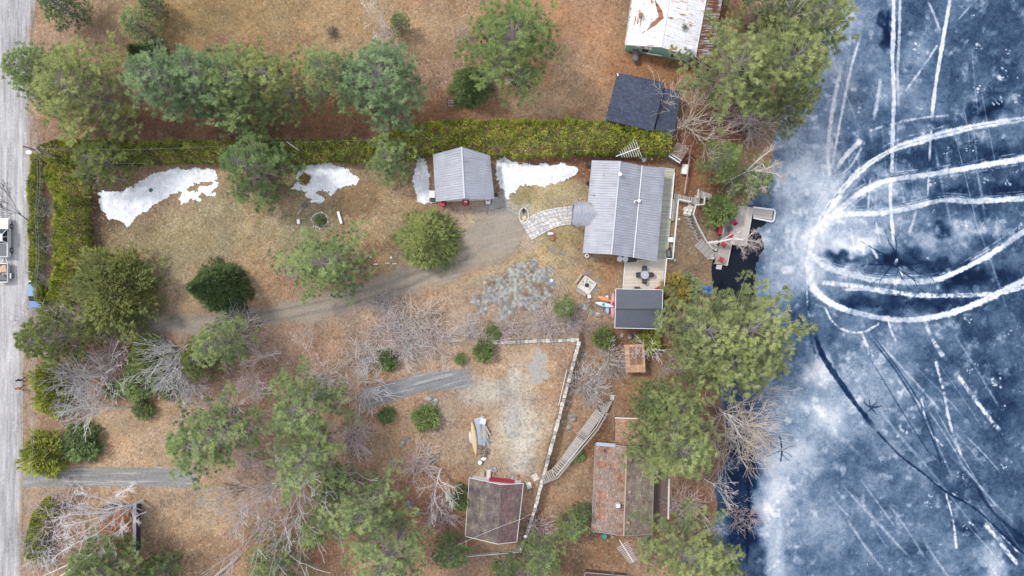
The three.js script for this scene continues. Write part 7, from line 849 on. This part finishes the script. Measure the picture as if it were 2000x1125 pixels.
// ------------------------------------------------------------------ leafless trees and thickets
function bareProto(seed, H, o = {}) {
  const r = rng(seed), { stems = 1, spread = 0.55, depth = 4, r0 = 0.02, up = 0.5, kids = 3, first = 0.35, bend = 0.25, min = 0.03, tip = 1 } = o, w = new MB(), tw = new MB();
  const grow = (p, d, len, rad, k) => {
    const pts = [p], rs = [rad]; let q = p, e = d; const seg = k > 1 ? 3 : 2;
    for (let i = 1; i <= seg; i++) { e = V(e.x + (r() - 0.5) * bend * 2, e.y + (r() - 0.4) * bend, e.z + (r() - 0.5) * bend * 2).normalize(); q = q.clone().addScaledVector(e, len / seg); pts.push(q); rs.push(Math.max(min, rad * (1 - 0.45 * i / seg))); }
    (k >= 2 ? w : tw).tube(pts, rs, k > 2 ? 5 : 3);
    if (k <= 0) return;
    const n = kids + (r() < 0.5 ? 1 : 0);
    for (let i = 0; i < n; i++) {
      const f = i === 0 ? 1 : first + (1 - first) * r(), j = Math.min(seg, Math.floor(f * seg + 0.5)), b = pts[j], az = r() * 6.283, a = spread * (0.6 + 0.7 * r()) * (i === 0 ? 0.5 : 1), s = V(0, 1, 0).cross(e).normalize(), t = e.clone().cross(s);
      if (!s.lengthSq()) s.set(1, 0, 0);
      const nd = e.clone().multiplyScalar(Math.cos(a)).addScaledVector(s, Math.sin(a) * Math.cos(az)).addScaledVector(t, Math.sin(a) * Math.sin(az)); nd.y += up * 0.15; nd.normalize();
      grow(b, nd, len * (0.55 + 0.3 * r()), Math.max(min, rs[j] * 0.72), k - 1);
    }
  };
  for (let i = 0; i < stems; i++) { const az = i * 2.4 + r(), a = stems > 1 ? spread * (0.3 + 0.9 * r()) : 0.05; grow(V(Math.cos(az) * 0.12 * (stems > 1 ? 1 : 0), -0.1, Math.sin(az) * 0.12 * (stems > 1 ? 1 : 0)), dirV(az, Math.PI / 2 - a), H * (stems > 1 ? 0.52 : 0.34) * (0.8 + 0.4 * r()), r0 * H, depth); }
  const g = thing('tmp', '-', 'bare tree'); w.build('trunk', whiteBark, g); tw.build('twigs', whiteBark, g); scene.remove(g); return { g, H };
}
const BARE = [bareProto(3, 10, { r0: 0.0125, depth: 4, spread: 0.6, kids: 3, min: 0.024, first: 0.25 }), bareProto(14, 10, { r0: 0.012, depth: 5, spread: 0.5, kids: 2, bend: 0.22, min: 0.024, first: 0.25 }), bareProto(25, 10, { r0: 0.011, depth: 4, spread: 0.7, kids: 3, bend: 0.28, min: 0.024, first: 0.2 })];
const BURST = [bareProto(61, 6, { stems: 11, r0: 0.009, depth: 4, spread: 0.6, kids: 2, min: 0.016, bend: 0.26, first: 0.2 })];
const THICK = [bareProto(31, 4, { stems: 20, r0: 0.008, depth: 2, spread: 0.7, kids: 3, min: 0.02, bend: 0.12 }), bareProto(42, 4, { stems: 30, r0: 0.007, depth: 2, spread: 0.9, kids: 3, min: 0.018, bend: 0.12 }), bareProto(47, 3, { stems: 26, r0: 0.006, depth: 2, spread: 1.1, kids: 3, min: 0.016, bend: 0.2 })];
function bare(proto, mat, mat2, px, py, H, wide, label, o = {}) {
  const { lean = [0, 0], turn = (px * 3 + py) % 6.28, name = 'bare_tree', cat = 'bare tree', group = 'leafless trees' } = o, b = PG(px, py), t = proto.g.clone();
  t.name = numbered(name); t.position.copy(b); t.scale.set(H / proto.H * wide, H / proto.H, H / proto.H * wide);
  t.rotation.set(lean[1], turn, -lean[0], 'XZY'); t.children[0].material = mat; t.children[1].material = mat2; scene.add(t); return tag(t, label, cat, group);
}
for (const [k, m, m2, px, py, H, wide, label, lean] of [
  [2, whiteBark, grayBark, 285, 1000, 10, 1.2, 'second white bare tree beside the flat roof', [-0.3, 0.05]],
  [1, whiteBark, grayBark, 548, 690, 8, 0.9, 'white bare tree right of the pale pine by the track', [-0.45, -0.15]], [2, whiteBark, grayBark, 605, 690, 5, 1, 'small white bare tree on the litter, branches pointing up', [-0.3, -0.5]],
  [1, whiteBark, grayBark, 385, 692, 15, 0.7, 'upper of two long white birch trunks leaning left', [-0.12, 0]], [0, whiteBark, grayBark, 385, 706, 16, 0.7, 'lower of two long white birch trunks leaning left', [-0.2, -0.05]], [2, whiteBark, grayBark, 400, 668, 9, 0.9, 'white branching birch above the pale pine', [-0.5, -0.2]],
  [1, grayBark, grayBark, 265, 795, 14, 0.9, 'long grey bare tree leaning towards the street', [-0.25, -0.02]], [0, whiteBark, grayBark, 172, 790, 7, 1, 'white bare tree between cedar bush and grey leaning tree', [-0.3, 0.1]],
  [1, grayBark, grayBark, 560, 985, 9, 1, 'thin grey bare tree at the left of the bottom pines', [-0.2, 0.1]], [0, whiteBark, grayBark, 862, 915, 12, 0.9, 'white bare tree left of the brown garage', [-0.1, 0.35]], 
 [1, whiteBark, tanBark, 1445, 255, 9, 1, 'white bare tree below the wide upper pine', [0.05, -0.1]],
  [2, whiteBark, whiteBark, 1262, 668, 6, 1.1, 'twisted white bare tree beside the plank shed', [0.35, 0.15]],
  [2, whiteBark, tanBark, 1405, 800, 11, 1.1, 'pale bare tree at the shore between two pines', [0.1, 0]], [2, whiteBark, whiteBark, 736, 88, 9, 0.85, 'dead white birch on the top lawn', [-0.12, -0.5]], [2, grayBark, pinkBark, 762, 88, 4, 1, 'small grey bare sapling beside the dead birch', [0, -0.3]],
  [2, whiteBark, whiteBark, 958, 165, 5, 0.9, 'left white bare shrub under the big bright pine', [0, 0.2]], [2, whiteBark, whiteBark, 990, 162, 5.5, 0.9, 'right white bare shrub under the big bright pine', [0, 0.2]], [1, grayBark, grayBark, 243, 352, 8, 0.8, 'grey bare tree against the hedge corner', [-0.8, -0.12]],
  [1, darkBark, darkBark, 64, 437, 9, 0.8, 'dark bare tree leaning over the street by the pickup', [-0.25, -0.55]], [2, whiteBark, whiteBark, 1365, 995, 5, 1, 'small birch at the frozen lower shore', [0.4, 0.5]], [1, whiteBark, whiteBark, 1375, 935, 7, 0.9, 'white birch with bare branches below the cottage pine', [0.6, 0.4]],
  [2, grayBark, grayBark, 1478, 112, 17, 0.6, 'grey dead treetop in the middle of the upper shore clump', [0, 0]], [2, grayBark, pinkBark, 590, 548, 4, 1.1, 'grey dead brush beside the lawn pine', [0, 0]], [0, darkBark, darkBark, 500, 950, 6, 0.8, 'dark fallen bare tree on the litter', [-1.35, 0.1]], [1, grayBark, grayBark, 1300, 705, 7, 0.9, 'grey bare tree right of the plank shed', [0.1, 0.1]], [2, pinkBark, pinkBark, 1030, 962, 3, 0.8, 'small white bare sapling over the brown garage roof', [-0.2, 0.1]], [1, grayBark, pinkBark, 705, 815, 6, 1, 'grey bare tree below the lower short drive', [-0.1, 0.1]],
  [2, whiteBark, grayBark, 1030, 40, 10, 0.5, 'thin dead tree at the right edge of the big bright pine', [-0.05, -0.3]], [1, grayBark, tanBark, 1405, 640, 16, 0.7, 'grey bare crown showing through the huge pine clump', [0.05, 0]],
]) bare(BARE[k], m, m2, px, py, H, wide, label, { lean });
for (const [k, m, px, py, H, wide, label] of [
  [0, grayBark, 215, 735, 5.5, 1.2, 'wide grey thicket between street pine and white trunks'], [1, grayBark, 165, 740, 5, 1.1, 'grey thicket nearest the street pine'], [0, pinkBark, 235, 690, 4.5, 1.1, 'pinkish thicket beside the track entrance'], [1, grayBark, 380, 738, 4.5, 1.2, 'grey thicket below the pale pine'], [0, grayBark, 340, 735, 4, 1.1, 'grey thicket right of the wide green bush'],
  [0, grayBark, 716, 757, 4, 1.35, 'round grey thicket at the left end of the short drive'], [2, pinkBark, 770, 650, 3.2, 1.5, 'hazy thicket on the slope right of the track'], [2, tanBark, 820, 625, 3, 1.6, 'pale hazy thicket at the top of the slope'], [1, grayBark, 800, 665, 3.5, 1.2, 'grey thicket in the middle of the slope'], [2, pinkBark, 850, 660, 3, 1.5, 'pinkish thicket left of the rocks'], [2, grayBark, 720, 690, 3, 1.4, 'grey thicket above the short drive'], [2, grayBark, 760, 600, 2.5, 1.3, 'low thicket beside the track bend'],
  [1, grayBark, 1150, 752, 4.2, 1.05, 'round grey thicket right of the stone wall'], [0, grayBark, 1190, 702, 4.2, 1.0, 'round pale thicket left of the plank shed'], [2, pinkBark, 1070, 625, 2.6, 1.4, 'pinkish thicket above the stone wall corner'], [2, pinkBark, 990, 640, 2.4, 1.3, 'pinkish thicket below the rocks'], [2, tanBark, 940, 660, 2.2, 1.2, 'beige thicket above the wall end'], [2, pinkBark, 1120, 625, 2.2, 1.2, 'thicket below the small pine by the rocks'],
  [3, grayBark, 592, 935, 13, 0.9, 'tall grey bursting bare tree in front of pines at the bottom'], [3, grayBark, 455, 800, 9, 0.9, 'grey bare tree in front of the feathery pine'], [1, pinkBark, 1048, 1030, 3.4, 1.1, 'bare thicket right of the brown garage'], [2, pinkBark, 1020, 1095, 3.4, 1.2, 'bare thicket below the rail of the brown garage'], [2, pinkBark, 90, 640, 4, 1.3, 'hazy pinkish thicket at the street edge'], [2, pinkBark, 130, 1000, 4, 1.4, 'pinkish thicket behind the lower left hedge'], [2, grayBark, 100, 1060, 4, 1.3, 'grey thicket at the lower left below the hedge'], [1, grayBark, 470, 650, 5, 1, 'grey thicket behind the pale pine beside the track'],
  [2, grayBark, 640, 740, 3, 1.3, 'grey thicket above the lower pine pair'], [2, pinkBark, 690, 850, 3.5, 1.3, 'pinkish thicket right of the lower pine pair'], [2, pinkBark, 500, 740, 3, 1.3, 'pinkish thicket on the litter left of the pine pair'], [2, pinkBark, 820, 900, 3, 1.4, 'pinkish thicket above the white bare tree'], [2, pinkBark, 860, 1000, 3, 1.2, 'thicket beside the left wall of the brown garage'], [2, grayBark, 88, 410, 2, 1, 'grey brush in the gap between the two street hedges'], [2, grayBark, 90, 480, 2, 1, 'lower grey brush in the gap between street hedges'], [2, grayBark, 90, 545, 2, 1, 'lowest grey brush in the gap between street hedges'],
  [2, pinkBark, 1445, 1000, 4, 1, 'purple-grey thicket on the frozen lower shore'], [2, tanBark, 1452, 840, 5, 1.2, 'rusty twigged thicket at the shore below the huge clump'], [2, pinkBark, 1335, 985, 3, 1.3, 'reddish thicket behind the cottage veranda'], [3, tanBark, 1338, 244, 7, 1.25, 'large beige bare tree spreading over the lean-to of the dark shingle roof'], [3, tanBark, 1418, 806, 7.5, 1.3, 'large grey bursting bare crown at the shore between two pines'], [2, pinkBark, 1462, 240, 5, 1, 'purple thicket under the white bare tree at the shore'], [2, pinkBark, 1255, 1065, 3, 1.1, 'pinkish thicket below the rusty cottage'], [2, pinkBark, 1468, 480, 2.5, 1, 'red twigged crown at the edge of the dock'], [2, tanBark, 905, 72, 2.2, 1, 'brush beside the big bright pine on the top lawn'], [2, darkBark, 650, 66, 1.4, 1, 'dark pile of brush on the top lawn'], [2, grayBark, 915, 640, 2, 1.3, 'grey thicket left of the rocks'],
]) bare(k === 3 ? BURST[0] : THICK[k], m, m, px, py, H, wide, label, { name: 'thicket', cat: 'thicket', group: 'bare thickets' });

function leaningBirch(label, trunk, rad, limbs, seed, twigMat, twigLen = 1.2) {
  const r = rng(seed), t = thing('bare_tree', label, 'bare tree', trunk[0].clone(), 'leafless trees'), all = [];
  part('trunk', t, whiteBark, (m) => { m.tube(trunk, trunk.map((_, i) => rad * (1 - 0.5 * i / trunk.length)), 7); });
  for (const l of limbs) { part('branch', t, whiteBark, (m) => m.tube(l, l.map((_, i) => Math.max(0.03, rad * 0.5 * (1 - 0.75 * i / l.length))), 5)); for (let i = 1; i < l.length; i++) for (let k = 0; k < 5; k++) all.push([L(l[i - 1], l[i], r()), l[i].clone().sub(l[i - 1]).normalize()]); }
  part('twigs', t, twigMat, (m) => { for (const [p, d] of all) for (let k = 0; k < 3; k++) { const e = V(d.x + (r() - 0.5) * 1.6, d.y * 0.4 + (r() - 0.3) * 0.8, d.z + (r() - 0.5) * 1.6).normalize(), q = p.clone().addScaledVector(e, twigLen * (0.4 + 0.8 * r())); m.tube([p, q], [0.022, 0.014], 3); for (let n = 0; n < 3; n++) { const f = L(p, q, 0.3 + 0.7 * r()); m.tube([f, f.clone().add(V((r() - 0.5) * 0.8, 0.2 * r(), (r() - 0.5) * 0.8))], [0.015, 0.012], 3); } } });
}
{
  const a = P(1381, 474, -1.9), b = P(1405, 472, -0.2), c = P(1432, 466, 1.2), d = P(1449, 468, 1.8);
  leaningBirch('white birch leaning far out across the dock', [a, b, c, d], 0.15, [[d, P(1462, 462, 2), P(1476, 450, 2.4)], [c, P(1442, 455, 2), P(1458, 441, 2.6)], [c, P(1436, 472, 1.2), P(1447, 484, 1), P(1454, 496, 0.6)], [d, P(1462, 478, 1.6), P(1472, 484, 1.4)], [d, P(1470, 470, 1.8), P(1484, 474, 1.6)], [b, P(1430, 456, 0.6), P(1440, 448, 1.2)]], 5, pinkBark, 0.9);
  const e = P(1408, 365, -2), f = P(1428, 350, 1), g = P(1455, 337, 4), h = P(1468, 333, 5);
  leaningBirch('white birch leaning right over the shore pine', [e, f, g, h], 0.16, [[g, P(1480, 313, 6.5), P(1496, 300, 7.5), P(1508, 292, 8)], [h, P(1492, 332, 6), P(1510, 325, 6.5), P(1520, 318, 7)], [h, P(1500, 336, 6), P(1516, 340, 6.4), P(1527, 346, 6.5)], [g, P(1476, 345, 5), P(1484, 358, 5), P(1492, 367, 5)], [g, P(1462, 348, 4), P(1466, 362, 4), P(1467, 376, 4)], [f, P(1432, 362, 1.6), P(1428, 374, 2)], [h, P(1490, 320, 6), P(1494, 330, 6.2)]], 9, tanBark, 1.1);
  const m0 = P(280, 976, 0), m1 = P(262, 985, 2), m2 = P(240, 988, 4.5), n0 = P(240, 1010, 4);
  leaningBirch('long white fallen-looking tree spreading over the flat roof at lower left', [m0, m1, m2, P(215, 980, 6)], 0.17, [[m2, P(200, 975, 7), P(170, 965, 9), P(145, 958, 10)], [m1, P(222, 1000, 5), P(190, 1012, 7), P(150, 1022, 9), P(120, 1030, 10)], [m2, P(205, 995, 6), P(165, 990, 8), P(130, 985, 10)], [m1, P(225, 1015, 5), P(185, 1045, 8), P(145, 1062, 10), P(110, 1085, 11)], [n0, P(235, 1025, 5), P(240, 1042, 5)], [m1, P(258, 1002, 3), P(268, 1020, 4)], [m2, P(215, 1005, 5), P(170, 1035, 8), P(125, 1055, 10)], [P(222, 1000, 5), P(180, 1003, 7), P(140, 1005, 9), P(115, 1012, 10)], [m2, P(225, 970, 6), P(240, 960, 7), P(252, 955, 7)]], 21, whiteBark, 1.5);
}
renderer.render(scene, camera);
